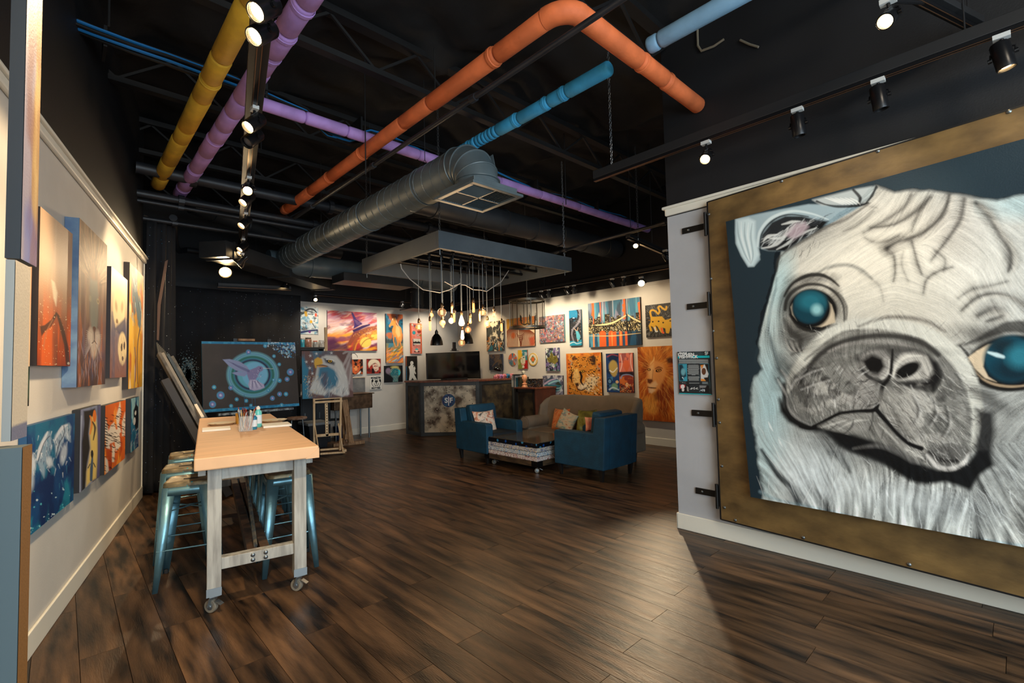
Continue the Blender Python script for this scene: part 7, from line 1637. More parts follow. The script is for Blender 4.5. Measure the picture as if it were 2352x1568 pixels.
A.st(zq([(660, 590), (662, 660), (655, 760), (650, 880)]), (70, 90, 110), [3, 4, 7, 6], soft=2); A.el(*zq([(660, 620)])[0], 3, 9, (40, 40, 44)); A.st(zq([(640, 720), (620, 760)]), (40, 46, 60), 2); A.st(zq([(675, 710), (692, 750)]), (40, 46, 60), 2)
A.st(zq([(555, 240), (545, 560), (540, 1000)]), (170, 180, 200), [3, 3, 4], soft=1.5, a=.8); A.st(zq([(735, 160), (728, 500), (722, 840)]), (90, 84, 130), 4, soft=2, a=.8)
A.finish('penguin_painting', 'canvas of an emperor penguin with its chick on the left wall', thick=.045, edge=(26, 26, 30), group=GL)
# zebras
A = Art(rect_wall('L', (241.8, 929.4), (289.5, 919.5), (286, 1054), (240, 1089), .045), step=.9)
A.fill((206, 96, 34)); A.blot((236, 150, 56), 7, 6, 4, .5, .62, .8); A.blot((150, 40, 22), 7, 6, 5, .5, .6, .8, where=np.clip(A.v*1.6-.5, 0, 1))
bd = [[(790, 250), (815, 330), (830, 440), (840, 570), (800, 560), (790, 420)], [(850, 330), (880, 300), (900, 380), (880, 500), (830, 520), (820, 400)], [(880, 380), (930, 370), (945, 540), (900, 590), (880, 470)], [(900, 250), (940, 100), (950, 200), (930, 310), (950, 400), (920, 420)], [(960, 300), (990, 200), (995, 330), (985, 440), (960, 440)], [(790, 650), (815, 680), (830, 800), (795, 810)], [(860, 520), (890, 560), (880, 700), (860, 700)]]
for q in bd: A.pg(zq(q), (218, 206, 190), 1.4)
for k in range(85):
    r_ = random.Random(k+7); q = r_.choice(bd); cx_ = sum(p[0] for p in q)/len(q)+r_.gauss(0, 20); cy_ = sum(p[1] for p in q)/len(q)+r_.gauss(0, 60)
    A.st(zq([(cx_-16, cy_-6), (cx_, cy_+r_.uniform(-10, 10)), (cx_+18, cy_+6)]), (36, 22, 20), [.6, 1.8, .6], soft=.6, a=.9)
for k in range(11): A.st(zq([(790, 255+k*28), (812, 262+k*28)]), (24, 18, 18), 2.0, soft=.6)
A.finish('zebra_painting', 'orange canvas of striped zebras on the left wall', thick=.045, edge=(24, 22, 24), group=GL)
# orca
A = Art(rect_wall('L', (301, 915.6), (319.8, 910), (318, 1025), (299.4, 1040), .045), step=.8)
A.fill((40, 110, 146)); A.blot((150, 196, 206), 12, 6, 3, .52, .62, .8); A.blot((24, 40, 90), 10, 8, 4, .5, .6, .7); A.uv(100, 300)
A.pg([(30, 70), (60, 40), (90, 60), (96, 140), (90, 200), (60, 190), (36, 130)], (20, 24, 34), 4); A.el(56, 90, 10, 14, (226, 226, 220)); A.el(44, 135, 14, 22, (216, 216, 214)); A.st([(96, 60), (104, 160), (90, 280)], (190, 196, 206), 4, 3, 2, .7)
A.hatch(40, 5, 180, 95, 292, -.6, 26, 5, [(180, 140, 170), (200, 220, 226), (20, 50, 80)], .7, 2, 6)
A.finish('orca_painting', 'narrow blue canvas of an orca, last in the lower row of the left wall', thick=.045, edge=(24, 28, 34), group=GL)
# canvas behind the framed print, beside the feather one
A = Art(rect_wall('L', (36, 560), (74, 590), (68, 840), (30, 842), .03), step=1.2); A.fill((180, 130, 96)); A.blot((196, 96, 44), 8, 1, 3, .45, .6, .8); A.blot((220, 196, 160), 8, 2, 5, .5, .65, .8)
A.finish('amber_painting', 'blurred amber canvas half hidden behind the glazed print at the left edge', thick=.03, edge=(40, 34, 30), group=GL)
A = Art(rect_wall('L', (58, 600), (74, 612), (66, 934), (55, 932), .02), step=1.2); A.fill((30, 34, 30)); A.blot((50, 80, 60), 10, 5, 3, .5, .6, .6)
A.finish('dark_green_painting', 'narrow dark green canvas edge between the glazed print and the orange canvas', thick=.02, edge=(20, 22, 20), group=GL)
# pier close to the camera with three more pieces
PN = -.50
def PX(px, py, n_=PN): return PL(px, py, NL, n_)
pier_t = 1.55
M_pier = M_wall
b_ = [NL*PN+DL*TL0, NL*PN+DL*pier_t, NL*(CL)+DL*pier_t, NL*(CL)+DL*TL0]
struct(MB().hexa([b_[0], b_[1], b_[2], b_[3]]+[p+Z3*3.3 for p in b_]).build('wall_left_pier', M_pier))
def near(name, lab, x0, x1, y0, y1, nface, thick, edge, paintf, xl=True, cat='painting'):
    p0 = PX(x0, (y0+y1)/2, nface); p1 = PX(x1, (y0+y1)/2, nface); t0, t1 = DL@p0, DL@p1; zt, zb_ = PX(x1, y0, nface)[2], PX(x1, y1, nface)[2]
    c = [NL*nface+DL*t0+Z3*zt, NL*nface+DL*t1+Z3*zt, NL*nface+DL*t1+Z3*zb_, NL*nface+DL*t0+Z3*zb_]
    A = Art(c, step=2.5); paintf(A); return A.finish(name, lab, cat=cat, thick=thick, edge=edge)
def pa1(A): A.fill((150, 140, 150)); A.blot((60, 90, 170), 6, 1.5, 2, .45, .6, .8); A.blot((196, 160, 90), 8, 1.5, 3, .52, .62, .8); A.blot((120, 70, 50), 9, 2, 5, .55, .65, .6)
near('tall_blue_painting', 'tall narrow canvas with blue edges hanging at the top left corner of the photo', 57, 93, -170, 618, PN+.035, .032, (26, 36, 44), pa1)
def pa2(A): A.fill((196, 180, 156)); A.blot((170, 120, 90), 4, 1.5, 2, .5, .62, .5); A.pg([(0, 990), (80, 960), (80, 1040), (0, 1060)], (70, 84, 120), 3, .8)
o = near('glazed_print', 'blurred glazed print in a pale silver frame at the left edge of the photo', 31, 66, 612, 1000, PN+.035, .02, mat('silver_frame', (140, 144, 142), .35, metal=.3), pa2)
def pa3(A): A.fill((130, 90, 50)); A.blot((206, 160, 90), 14, 1, 2, .45, .6, .9); A.blot((60, 40, 60), 14, 1, 4, .55, .62, .7)
near('low_streaked_painting', 'thick canvas with a teal side edge at the bottom left corner of the photo', 44, 66, 1022, 1750, PN+.07, .07, (70, 84, 88), pa3)

# ------------------------------------------------------------------ rear left wall canvases
def zb(pts): return [(660+x/3.7333, 640+y/3.7333) for x, y in pts]
GB = 'artworks on the rear left wall'
A = Art(rect_wall('B', (677, 703), (731, 706), (731, 768), (672, 766), .012), nx=60, ny=70)
A.fill((206, 212, 208)); A.blot((60, 140, 170), 16, 16, 4, .5, .58, .8); A.blot((24, 36, 50), 14, 18, 6, .56, .62, .8); A.blot((190, 200, 206), 12, 12, 9, .5, .6, .6); A.uv(100, 100)
A.st([(20, 20), (40, 24), (60, 16), (85, 20)], (20, 24, 30), 3, 2, 1); A.st([(44, 20), (60, 8), (80, 8), (92, 18)], (30, 34, 44), 7, 5, 3); A.st([(20, 25), (32, 28), (42, 24)], (30, 60, 60), 4, 3, 2); A.st([(58, 26), (72, 27), (82, 24)], (20, 30, 40), 3, 2, 1)
for x, y in ((12, 80), (70, 54), (50, 30), (48, 22)): A.el(x, y, 6, 6, (206, 160, 50))
A.el(90, 28, 5, 7, (214, 90, 60)); A.st([(30, 94), (60, 88), (96, 84)], (20, 40, 90), 8, 6, 3); A.el(64, 92, 5, 4, (120, 50, 130)); A.st([(76, 60), (88, 78)], (20, 24, 30), 3, 2, 1)
A.finish('face_print', 'square white and blue print of half-closed eyes above the jar shelf', thick=.012, edge=(200, 204, 200), group=GB)
# tower at sunset
A = Art(rect_wall('B', (752, 712), (866, 719), (866, 806), (752, 804), .04), nx=150, ny=112)
A.fill((206, 130, 116)); A.vgrad([(0, (150, 90, 120)), (.25, (206, 160, 170)), (.45, (226, 190, 170)), (.6, (226, 150, 60)), (.75, (190, 90, 60)), (1, (130, 36, 36))])
A.blot((236, 214, 210), 2.5, 7, 3, .5, .62, .8, rot=-.35); A.blot((176, 50, 50), 2.5, 8, 5, .55, .64, .85, rot=-.35); A.blot((236, 160, 50), 2, 9, 7, .56, .66, .8, rot=-.3, where=(A.v > .2).astype(float)); A.blot((90, 50, 100), 2.4, 7, 8, .6, .7, .7, rot=-.2)
A.uv(130, 100); A.pg([(0, 74), (16, 70), (34, 84), (50, 80), (54, 100), (0, 100)], (70, 34, 66), 4, .85); A.px()
A.el(*zb([(748, 490)])[0], 8, 7, (236, 200, 90), 0, .3); A.el(*zb([(672, 545)])[0], 13, 12, (240, 196, 90), -20, .25)
A.pg(zb([(545, 285), (560, 288), (585, 330), (605, 375), (588, 390), (570, 360)]), (60, 40, 96), .7); A.pg(zb([(568, 345), (606, 355), (645, 388), (600, 412), (566, 430), (574, 390)]), (66, 44, 104), .8)
A.pg(zb([(558, 440), (640, 402), (706, 386), (712, 398), (650, 424), (570, 462)]), (60, 40, 84), .7)
A.pg(zb([(566, 458), (620, 440), (600, 490), (560, 545), (540, 572), (505, 572), (535, 520)]), (140, 70, 50), .9); A.pg(zb([(620, 440), (690, 412), (770, 400), (775, 430), (700, 452), (640, 480), (600, 520), (588, 612), (556, 612), (566, 540)]), (150, 80, 46), 1, .9)
A.st(zb([(578, 612), (596, 556), (640, 505), (700, 478), (770, 470)]), (206, 130, 50), [3, 3, 3, 2], soft=1, a=.9); A.st(zb([(620, 612), (640, 560), (680, 520), (740, 505)]), (120, 60, 40), [2, 2, 2], soft=1, a=.7)
for k in range(13): A.st(zb([(566+k*11, 455-k*4.6), (570+k*11, 472-k*4.4)]), (36, 40, 110), .8, .7, .4, .9)
for k in range(60):
    r_ = random.Random(k); x = r_.uniform(565, 770); y = 470-(x-566)*.28+abs(r_.gauss(0, 30)); A.st(zb([(x, y), (x+r_.uniform(-12, 12), y+r_.uniform(-14, 14))]), r_.choice([(236, 180, 110), (90, 44, 50), (60, 40, 90), (206, 130, 60)]), .9, .6, .5, .8)
for k in range(8): A.st(zb([(572+k*3, 350+k*6), (600+k*5, 362+k*5)]), (150, 110, 130), .6, .5, .4, .6)
A.uv(130, 100); A.hatch(160, 0, 0, 130, 60, -.35, 22, 3, [(236, 214, 206), (200, 110, 120), (170, 70, 80), (240, 190, 120)], .35, 2, 5, lambda x, y: x < 56 or (y < 22 and x > 80))
A.finish('tower_painting', 'large sunset canvas of a tilted iron lattice tower in purple and orange', thick=.04, edge=(30, 20, 30), group=GB)
# running horse
A = Art(rect_wall('B', (886, 720), (925.5, 722), (926, 833.5), (887, 833), .04), nx=64, ny=150)
A.vgrad([(0, (24, 70, 96)), (.4, (50, 110, 130)), (.65, (120, 120, 90)), (.8, (206, 130, 50)), (1, (196, 120, 50))]); A.blot((190, 96, 40), 7, 6, 3, .5, .6, .85); A.blot((36, 120, 150), 7, 6, 6, .54, .64, .85); A.blot((26, 40, 60), 7, 7, 8, .58, .66, .7, where=(A.v < .6).astype(float)); A.uv(100, 270)
A.pg([(28, 50), (40, 24), (52, 20), (62, 34), (58, 52), (66, 64), (88, 74), (94, 110), (90, 150), (76, 150), (60, 130), (42, 120), (36, 90), (44, 66), (30, 66), (24, 74), (18, 66)], (226, 150, 74), 2.5, smooth=1)
A.pg([(60, 60), (80, 76), (84, 120), (70, 130), (56, 100)], (240, 196, 130), 4, .8); A.st([(56, 22), (66, 50), (80, 70)], (240, 210, 160), 6, 3, 3, .8); A.el(40, 30, 3, 6, (240, 220, 190))
for p in ([(46, 118), (44, 150), (56, 184), (54, 196)], [(60, 130), (68, 160), (60, 190)], [(80, 148), (88, 176), (94, 190)], [(72, 148), (70, 176)]): A.st(p, (206, 130, 66), [9, 5, 4], soft=2)
A.hatch(70, 0, 185, 100, 268, -.55, 44, 8, [(226, 120, 40), (40, 110, 150), (230, 170, 60), (150, 190, 190), (90, 100, 60), (236, 150, 90)], .85, 2, 3)
A.finish('running_horse_painting', 'tall narrow canvas of an orange horse galloping over blue and orange strokes', thick=.04, edge=(24, 22, 24), group=GB)
# creature skateboard-like canvas with teeth
A = Art(rect_wall('B', (943.5, 742), (969, 743), (968.5, 812), (943, 811.5), .035), nx=50, ny=120)
A.fill((206, 128, 116)); A.blot((190, 90, 60), 9, 9, 3, .5, .6, .5); A.uv(100, 270); A.pg([(0, 0), (10, 0), (9, 270), (0, 270)], (196, 84, 40)); A.pg([(90, 0), (100, 0), (100, 270), (91, 270)], (196, 84, 40))
for x, y, r, c in ((16, 14, 10, (236, 230, 210)), (54, 36, 12, (206, 170, 50)), (30, 84, 15, (50, 150, 160)), (76, 70, 16, (150, 50, 40)), (88, 106, 9, (210, 170, 50)), (64, 106, 10, (226, 200, 190)), (40, 24, 10, (120, 60, 110))): A.el(x, y, r, r*1.1, (30, 24, 26)); A.el(x, y, r-3, r*1.1-3, c); A.el(x, y, 3, 4, (20, 20, 24))
A.pg([(18, 140), (84, 136), (90, 190), (60, 186), (20, 200)], (20, 18, 22), 1.5)
for k in range(5): A.pg([(24+k*13, 138), (34+k*13, 138), (33+k*13, 166-k % 2*6), (25+k*13, 164)], (226, 220, 206), .8); A.pg([(26+k*13, 192), (34+k*13, 192), (33+k*13, 178), (27+k*13, 178)], (226, 220, 206), .8)
for k in range(7): A.st([(20+k*11, 196), (22+k*10, 196+12+k*7 % 25)], (40, 20, 26), 3, 2, 1)
A.el(54, 254, 28, 6, (26, 22, 24)); A.el(52, 236, 15, 12, (60, 166, 166)); A.pg([(40, 238), (66, 238), (62, 256), (44, 256)], (214, 190, 170))
A.finish('toothy_creature_painting', 'narrow pink and orange canvas of a toothy many-eyed creature left of the dome lamp', thick=.035, edge=(190, 84, 40), group=GB)
# white silhouette of a singer (leans on the bar)
A = Art(rect_wall('B', (932, 817.5), (958, 817.5), (959, 873), (933, 873), .06), nx=50, ny=100); A.fill((34, 30, 26)); A.uv(100, 215); A.pg([(0, 0), (7, 0), (7, 215), (0, 215)], (150, 84, 60)); A.pg([(0, 90), (7, 90), (7, 215), (0, 215)], (50, 110, 140))
W2 = (220, 216, 206)
A.el(52, 62, 14, 17, W2); A.pg([(40, 76), (60, 78), (76, 88), (84, 110), (78, 130), (88, 156), (82, 164), (72, 150), (72, 166), (96, 214), (68, 214), (56, 192), (44, 214), (24, 214), (32, 160), (30, 120), (22, 94), (36, 86)], W2, 1.2)
A.el(70, 92, 5, 8, (60, 56, 52), 20); A.st([(46, 58), (50, 64)], (90, 86, 80), 4, 3, 1.5); A.st([(60, 70), (52, 90)], (130, 126, 120), 2, 1, 1)
A.finish('silhouette_painting', 'black canvas with a white standing silhouette, resting on the left end of the bar', thick=.03, edge=(90, 60, 50), group=GB)
# tree-shaped head
A = Art(rect_wall('B', (882.5, 840), (925, 839), (925, 876.5), (883, 878.5), .025), nx=90, ny=80); A.fill((26, 26, 28)); A.uv(100, 90)
A.el(22, 28, 14, 16, (140, 120, 140), 0, .5, .9); A.st([(20, 30), (26, 46), (30, 50)], (120, 110, 116), 8, 3, 3, .7); A.el(60, 36, 28, 32, (150, 144, 100), 0, .15); A.el(58, 40, 26, 26, (40, 110, 120), 0, .3); A.el(56, 8, 22, 6, (186, 170, 100), 0, .5, .9)
A.pg([(76, 22), (84, 26), (88, 38), (82, 54), (76, 50)], (50, 190, 200), 1.5); A.pg([(40, 52), (78, 54), (74, 68), (72, 88), (44, 88), (48, 70)], (90, 130, 130), 2.5, .95)
A.dots(200, 34, 14, 84, 88, .6, 1.5, [(30, 60, 110), (160, 190, 180), (30, 40, 50), (110, 170, 170), (200, 190, 130)], 4, .85, lambda x, y: ((x-58)/26)**2+((y-38)/30)**2 < 1 or (46 < x < 73 and y > 55))
A.finish('tree_head_painting', 'small black canvas of a blue patterned head shape under the running horse canvas', thick=.025, edge=(24, 24, 26), group=GB)
# dark-haired portrait behind the eagle canvas
A = Art(rect_wall('B', (800, 825), (833.5, 825), (833.5, 859), (800, 860), .025), nx=64, ny=64); A.fill((34, 26, 24)); A.uv(100, 100)
A.pg([(20, 20), (60, 16), (80, 40), (84, 60), (70, 88), (40, 96), (22, 80)], (196, 96, 54), 3); A.pg([(24, 22), (50, 18), (70, 30), (60, 44), (30, 40)], (36, 26, 24), 3); A.pg([(36, 44), (60, 46), (62, 70), (50, 80), (40, 66)], (226, 150, 90), 4, .9)
A.el(40, 50, 7, 3, (30, 20, 20)); A.el(66, 50, 7, 3, (30, 20, 20)); A.st([(48, 80), (60, 80)], (120, 30, 30), 4, 3, 2); A.pg([(56, 100), (84, 76), (86, 86), (76, 100)], (226, 216, 206), 2); A.blot((216, 100, 50), 14, 14, 5, .6, .66, .6)
A.finish('dark_portrait', 'small orange and black portrait canvas right beside the eagle painting', thick=.025, edge=(30, 24, 24), group=GB)
# pale-haired figure in red: generic
A = Art(rect_wall('B', (842, 824), (874.5, 823.5), (875, 857), (843, 858), .025), nx=64, ny=64); A.fill((150, 44, 36)); A.uv(100, 100); A.blot((60, 26, 30), 12, 12, 3, .5, .58, .8)
A.pg([(10, 30), (30, 6), (60, 4), (84, 16), (96, 40), (90, 56), (76, 40), (60, 28), (40, 36), (22, 52), (16, 60)], (220, 206, 180), 3, smooth=1); A.pg([(40, 40), (64, 34), (84, 46), (84, 74), (66, 88), (48, 76)], (226, 196, 174), 4)
A.blot((200, 70, 56), 14, 14, 7, .56, .63, .8, where=(A.v > .45).astype(float)); A.pg([(34, 64), (50, 68), (56, 98), (34, 98)], (30, 22, 24), 2); A.el(72, 50, 5, 2.5, (50, 30, 30)); A.el(54, 50, 5, 2.5, (50, 30, 30)); A.st([(58, 74), (70, 72)], (150, 30, 30), 4, 3, 1.5)
A.finish('pale_portrait', 'small red and cream portrait canvas above the white dog sign', thick=.025, edge=(150, 120, 110), group=GB)
# round sign with lettering and dog face
A = Art(rect_wall('B', (849, 864.5), (876.5, 864.5), (877, 893.5), (850, 894), .02), nx=100, ny=110); A.fill((218, 214, 204)); A.uv(100, 105)
K = (26, 26, 28)
A.st([(22, 22), (16, 40), (20, 66), (34, 84)], K, [3, 4, 4, 3], soft=1); A.st([(86, 22), (92, 42), (88, 66), (76, 84)], K, [3, 4, 4, 3], soft=1)
A.el(22, 34, 8, 13, K, 10); A.el(86, 34, 8, 13, K, -10); A.st([(40, 24), (54, 20), (70, 24)], K, 5, 4, 1); A.pg([(40, 34), (54, 30), (70, 34), (66, 46), (60, 52), (48, 52), (42, 46)], K, 1.2)
A.st([(40, 54), (38, 66), (48, 72)], K, 4, 3, 1); A.st([(70, 54), (72, 66), (62, 72)], K, 4, 3, 1); A.st([(54, 54), (54, 62)], K, 6, 4, 1); A.st([(44, 78), (54, 70), (66, 78)], K, 4, 3, 1); A.el(47, 46, 3, 3, (218, 214, 204)); A.el(62, 46, 3, 3, (218, 214, 204))
sg = A.finish('dog_sign', 'small white sign with MONSTER lettering round a black dog face', cat='sign', thick=.02, edge=(200, 196, 186), group=GB)
M_ink = mat('ink_black', (22, 22, 24), .6)
sc_ = (A.c[0]+A.c[1])/2; hh = A.H
text('MONSTER', sc_-Z3*hh*.10+np.array([0, -.003, 0]), (1, 0, 0), Z3, hh*.19, M_ink, sg, off=.002); text('MUTTIES', (A.c[2]+A.c[3])/2+Z3*hh*.10+np.array([0, -.003, 0]), (1, 0, 0), Z3, hh*.19, M_ink, sg, off=.002)
# marks of a round stamp on the wall
o = thing('wall_lettering', 'thin black arc stencilled on the wall above the dark portrait', 'lettering', WY(815, 812, YB-.004))
MB().sweep([WY(*q, YB-.003) for q in ((808, 812), (814, 810.5), (820, 816), (821.5, 821))], .004, 5).build('arc', M_ink, o)
MB().sweep([WY(*q, YB-.003) for q in ((808, 870), (810, 864), (815, 862.5))], .005, 5).build('arc', M_ink, o)

# ------------------------------------------------------------------ canvases standing on the easels
HY = 7.6
A = Art([WY(463, 783, HY), WY(677.5, 786, HY), WY(687.5, 932, HY), WY(466.5, 948, HY)], step=1.1)
def zh(pts): return [(320+x/3.5625, 560+y/3.5625) for x, y in pts]
A.fill((56, 50, 46)); A.blot((66, 58, 54), 4, 4, 3, .4, .7, .7)
def edge_band(f0, f1, c1, c2):
    m = ((A.v > f0) & (A.v < f1)).astype(float); A.blend(m, c1); A.blot(c2, 30, 40, 4, .5, .56, .8, where=m)
edge_band(0, .035, (36, 120, 164), (60, 150, 190)); edge_band(.955, 1, (30, 116, 160), (60, 150, 190))
A.dots(520, 615, 786, 682, 822, .7, 2.4, [(60, 140, 180), (150, 190, 206), (40, 90, 150), (190, 206, 216)], 3, .85, lambda x, y: (x-600)/80-(y-786)/46 > -.05 and random.random() < ((x-605)/75)*(1.1-(y-786)/42))
cx_, cy_ = zh([(928, 1070)])[0]
A.el(cx_, cy_, 59, 52, (110, 178, 196)); A.el(cx_, cy_, 54, 47.5, (70, 70, 150), ring=.010, soft=.02); A.el(cx_, cy_, 50, 43.5, (36, 96, 82)); A.el(cx_, cy_, 47, 41, (44, 110, 92)); A.el(cx_, cy_, 43.5, 38, (70, 150, 180)); A.el(cx_, cy_, 41.5, 36, (40, 34, 66)); A.el(cx_, cy_, 35.5, 31, (96, 172, 190)); A.el(*zh([(945, 1070)])[0], 29, 29, (118, 182, 214))
BC = (140, 150, 186)
A.pg(zh([(682, 945), (740, 942), (820, 960), (880, 1000), (905, 1040), (890, 1060), (850, 1050), (790, 1035), (735, 1000)]), BC, .8); A.pg(zh([(755, 1055), (800, 1045), (860, 1050), (890, 1060), (860, 1085), (800, 1075)]), (140, 150, 190), .8)
A.pg(zh([(880, 1040), (930, 1020), (955, 1010), (975, 998), (1000, 1000), (1015, 1015), (1010, 1035), (985, 1050), (960, 1100), (940, 1130), (900, 1120), (885, 1080)]), (134, 128, 168), .8)
A.pg(zh([(905, 1110), (950, 1110), (1020, 1150), (1025, 1175), (990, 1190), (940, 1200), (905, 1190), (890, 1150)]), (176, 170, 200), .8); A.st(zh([(1012, 1016), (1095, 1021)]), (200, 196, 200), [1.4, .7], soft=.5)
for k in range(7): A.st(zh([(900, 1050-k*3), (830-k*12, 1020-k*8), (720+k*12, 955+k*5)]), (96, 96, 140), .8, .5, .4, .8)
for k in range(6): A.st(zh([(915+k*10, 1120), (905+k*20, 1190-k*4)]), (60, 60, 110) if k % 2 else (226, 224, 232), 1.1, .8, .4, .9)
A.dots(60, 570, 845, 602, 885, .5, 1.3, [(180, 150, 186), (100, 96, 150), (210, 210, 226)], 6, .8, lambda x, y: ((x-586)/14)**2+((y-862)/18)**2 < 1); A.el(*zh([(990, 1016)])[0], 1.3, 1.3, (30, 30, 44))
for x, y, r in ((893, 885, 6), (612, 1172, 5), (665, 1238, 9), (599, 1312, 8), (749, 1176, 5.5), (797, 1271, 4.5), (875, 1283, 4.5), (751, 1325, 4.5), (914, 1321, 4), (1089, 1262, 5.5), (1148, 1228, 5.5), (1200, 1228, 5), (1165, 1318, 4.5), (1236, 1048, 8), (1209, 1106, 5.5), (1147, 1117, 5), (1145, 985, 4), (1102, 918, 4), (1030, 834, 4.5), (1098, 1112, 3.5), (1055, 1197, 4)):
    q = zh([(x, y)])[0]; A.el(*q, r, r, (70, 140, 180)); A.el(*q, r*.65, r*.65, (120, 120, 180) if r > 5 else (60, 170, 190)); A.el(*q, r*.3, r*.3, (190, 190, 214))
for x, y0_, y1_ in ((858, 1235, 1330), (924, 1260, 1325), (945, 1262, 1325)): A.st(zh([(x, y0_), (x+2, y1_)]), (50, 96, 130), 1, .8, .4, .9)
A.finish('hummingbird_painting', 'big dark canvas of a pale hummingbird in front of blue rings, on the dark easel', thick=.035, edge=(40, 130, 170))
# eagle
EGY = EY-.04
A = Art([WY(693, 806, EGY), WY(808, 806, EGY), WY(811.5, 911, EGY), WY(695, 916, EGY)], nx=150, ny=140)
A.fill((112, 84, 80)); A.blot((40, 130, 160), 5, 1.6, 4, .34, .46, .9, where=np.clip(1.35-A.u*2.0, 0, 1)); A.blot((176, 160, 156), 3, 6, 6, .5, .62, .6, rot=.9, where=np.clip(A.u*2-.9, 0, 1))
for p in ([(480, 640), (540, 620), (470, 760)], [(545, 660), (500, 800)], [(548, 760), (530, 900)]): A.st(zb(p), (190, 180, 176), [4, 8, 4], soft=2, a=.7)
A.pg(zb([(255, 760), (270, 690), (330, 655), (420, 660), (470, 720), (500, 800), (520, 880), (530, 990), (470, 1010), (400, 990), (350, 960), (320, 1000), (250, 990), (190, 970), (210, 900), (240, 840)]), (206, 206, 200), 2.5)
A.pg(zb([(270, 760), (340, 740), (400, 760), (440, 860), (420, 920), (340, 960), (290, 900), (262, 830)]), (44, 116, 146), 4, .95); A.pg(zb([(300, 800), (340, 800), (350, 900), (320, 960), (290, 860)]), (96, 76, 84), 4, .7)
A.pg(zb([(300, 668), (330, 690), (400, 720), (440, 800), (400, 780), (340, 745), (310, 730)]), (190, 190, 188), 3); A.pg(zb([(310, 680), (360, 690), (410, 720), (400, 740), (330, 720)]), (70, 70, 76), 2, .9)
A.pg(zb([(232, 690), (262, 672), (298, 690), (305, 725), (280, 745), (255, 742), (250, 768), (240, 762), (230, 730)]), (226, 176, 70), 1.5); A.pg(zb([(252, 744), (300, 736), (345, 745), (340, 756), (270, 758)]), (206, 140, 70), 1.2, .9); A.st(zb([(250, 745), (300, 740), (350, 752)]), (60, 44, 40), [1, 2, 1], soft=.8)
A.el(*zb([(364, 708)])[0], 6, 4.2, (40, 36, 34)); A.el(*zb([(366, 706)])[0], 4.2, 3, (206, 160, 50)); A.el(*zb([(366, 706)])[0], 1.8, 1.8, (16, 16, 18)); A.st(zb([(335, 690), (370, 692), (400, 702)]), (236, 234, 228), 2.2, 1.4, 1)
x0, y0, x1, y1 = 700, 870, 802, 912
A.hatch(170, x0+6, y0-6, x1, y1-2, 2.0, 15, 1.7, [(226, 226, 222), (110, 90, 90), (60, 120, 146), (190, 196, 196), (120, 96, 92)], .55, 1.2, 6, lambda x, y: (x < 760 or y > 885) and x > 706+(y-870)*-.1, .05); A.hatch(26, 768, 845, 796, 902, 1.3, 16, 1.8, [(236, 236, 230), (190, 190, 188)], .5, 1, 7)
def star(x, y, r):
    for k in range(5): an = k*2*math.pi/5-.5; A.st([(x, y), (x+r*math.cos(an), y+r*math.sin(an))], (206, 208, 206), [2, .5], soft=.5, smooth=0)
for x, y in ((197, 660), (250, 642), (215, 708), (163, 712), (192, 765), (215, 812), (186, 884), (378, 636)): star(*zb([(x, y)])[0], 4)
A.dots(60, 697, 860, 730, 912, .4, .9, [(220, 190, 120)], 4); A.finish('eagle_painting', 'canvas of a bald eagle over stars and stripes on the pine easel', thick=.03, edge=(150, 130, 124))

# ------------------------------------------------------------------ rear right wall canvases
def zc(pts): return [(1130+x/5.2256, 620+y/5.2256) for x, y in pts]
GR = 'artworks on the rear right wall'
def rr_(tl, tr, br, bl, off=.035): return rect_wall('R', tl, tr, br, bl, off)
A = Art(rr_((1117, 740), (1156, 735), (1157, 805), (1118, 807)), nx=80, ny=110); A.fill((60, 64, 62)); A.blot((214, 208, 186), 6, 6, 4, .48, .53, .95, rot=.6); A.blot((24, 30, 34), 7, 7, 6, .55, .6, .9, rot=.6); A.blot((40, 110, 130), 7, 7, 8, .6, .66, .8, where=(A.v > .6).astype(float)); A.blot((170, 110, 50), 8, 8, 9, .6, .66, .8, where=(A.v > .5).astype(float)); A.uv(100, 160)
for k in range(30):
    r_ = random.Random(k); x, y = r_.uniform(5, 90), r_.uniform(5, 120); A.st([(x, y), (x+r_.uniform(-20, 20), y+r_.uniform(0, 30)), (x+r_.uniform(-30, 30), y+r_.uniform(20, 50))], r_.choice([(220, 214, 196), (24, 26, 30), (200, 196, 180)]), [1, 3, 1], soft=1.2, a=.8)
A.finish('swirl_painting', 'black and white marbled swirl canvas behind the rightmost bulbs', thick=.035, edge=(60, 60, 70), group=GR)
A = Art(rr_((1163, 733.5), (1227, 725), (1228.5, 794), (1165, 797)), nx=110, ny=110); A.fill((206, 150, 70)); A.blot((190, 90, 36), 5, 5, 3, .5, .6, .8); A.uv(100, 110); A.pg([(0, 40), (100, 30), (100, 110), (0, 110)], (214, 190, 160), 4, .9)
for k in range(11):
    r = 5+k*6; A.st([(42-r*.8, 110), (44-r*.9, 60+k*1.5), (44-r*.2, 40-k*1.5), (44+r*.9, 60+k*1), (46+r*.7, 110)], (120, 50, 22), [2, 3, 3, 3, 2], soft=.8, a=.95)
for k in range(7): A.st([(36+k*3, 60+k*6), (50, 70+k*7), (66-k*2, 58+k*6)], (110, 44, 22), [1, 3, 1], soft=.8)
A.pg([(80, 80), (100, 74), (100, 110), (84, 108)], (180, 60, 30), 4, .8); A.pg([(0, 0), (34, 0), (24, 34), (0, 40)], (206, 150, 50), 4, .9); A.el(24, 66, 8, 12, (180, 84, 36), 0, .6, .9)
A.finish('stripe_painting', 'orange and cream canvas of curling brown stripes behind the drum lantern', thick=.035, edge=(60, 40, 26), group=GR)
A = Art(rr_((1238, 728), (1295, 721), (1296.5, 783), (1239, 787.5)), nx=110, ny=110); A.fill((150, 146, 150))
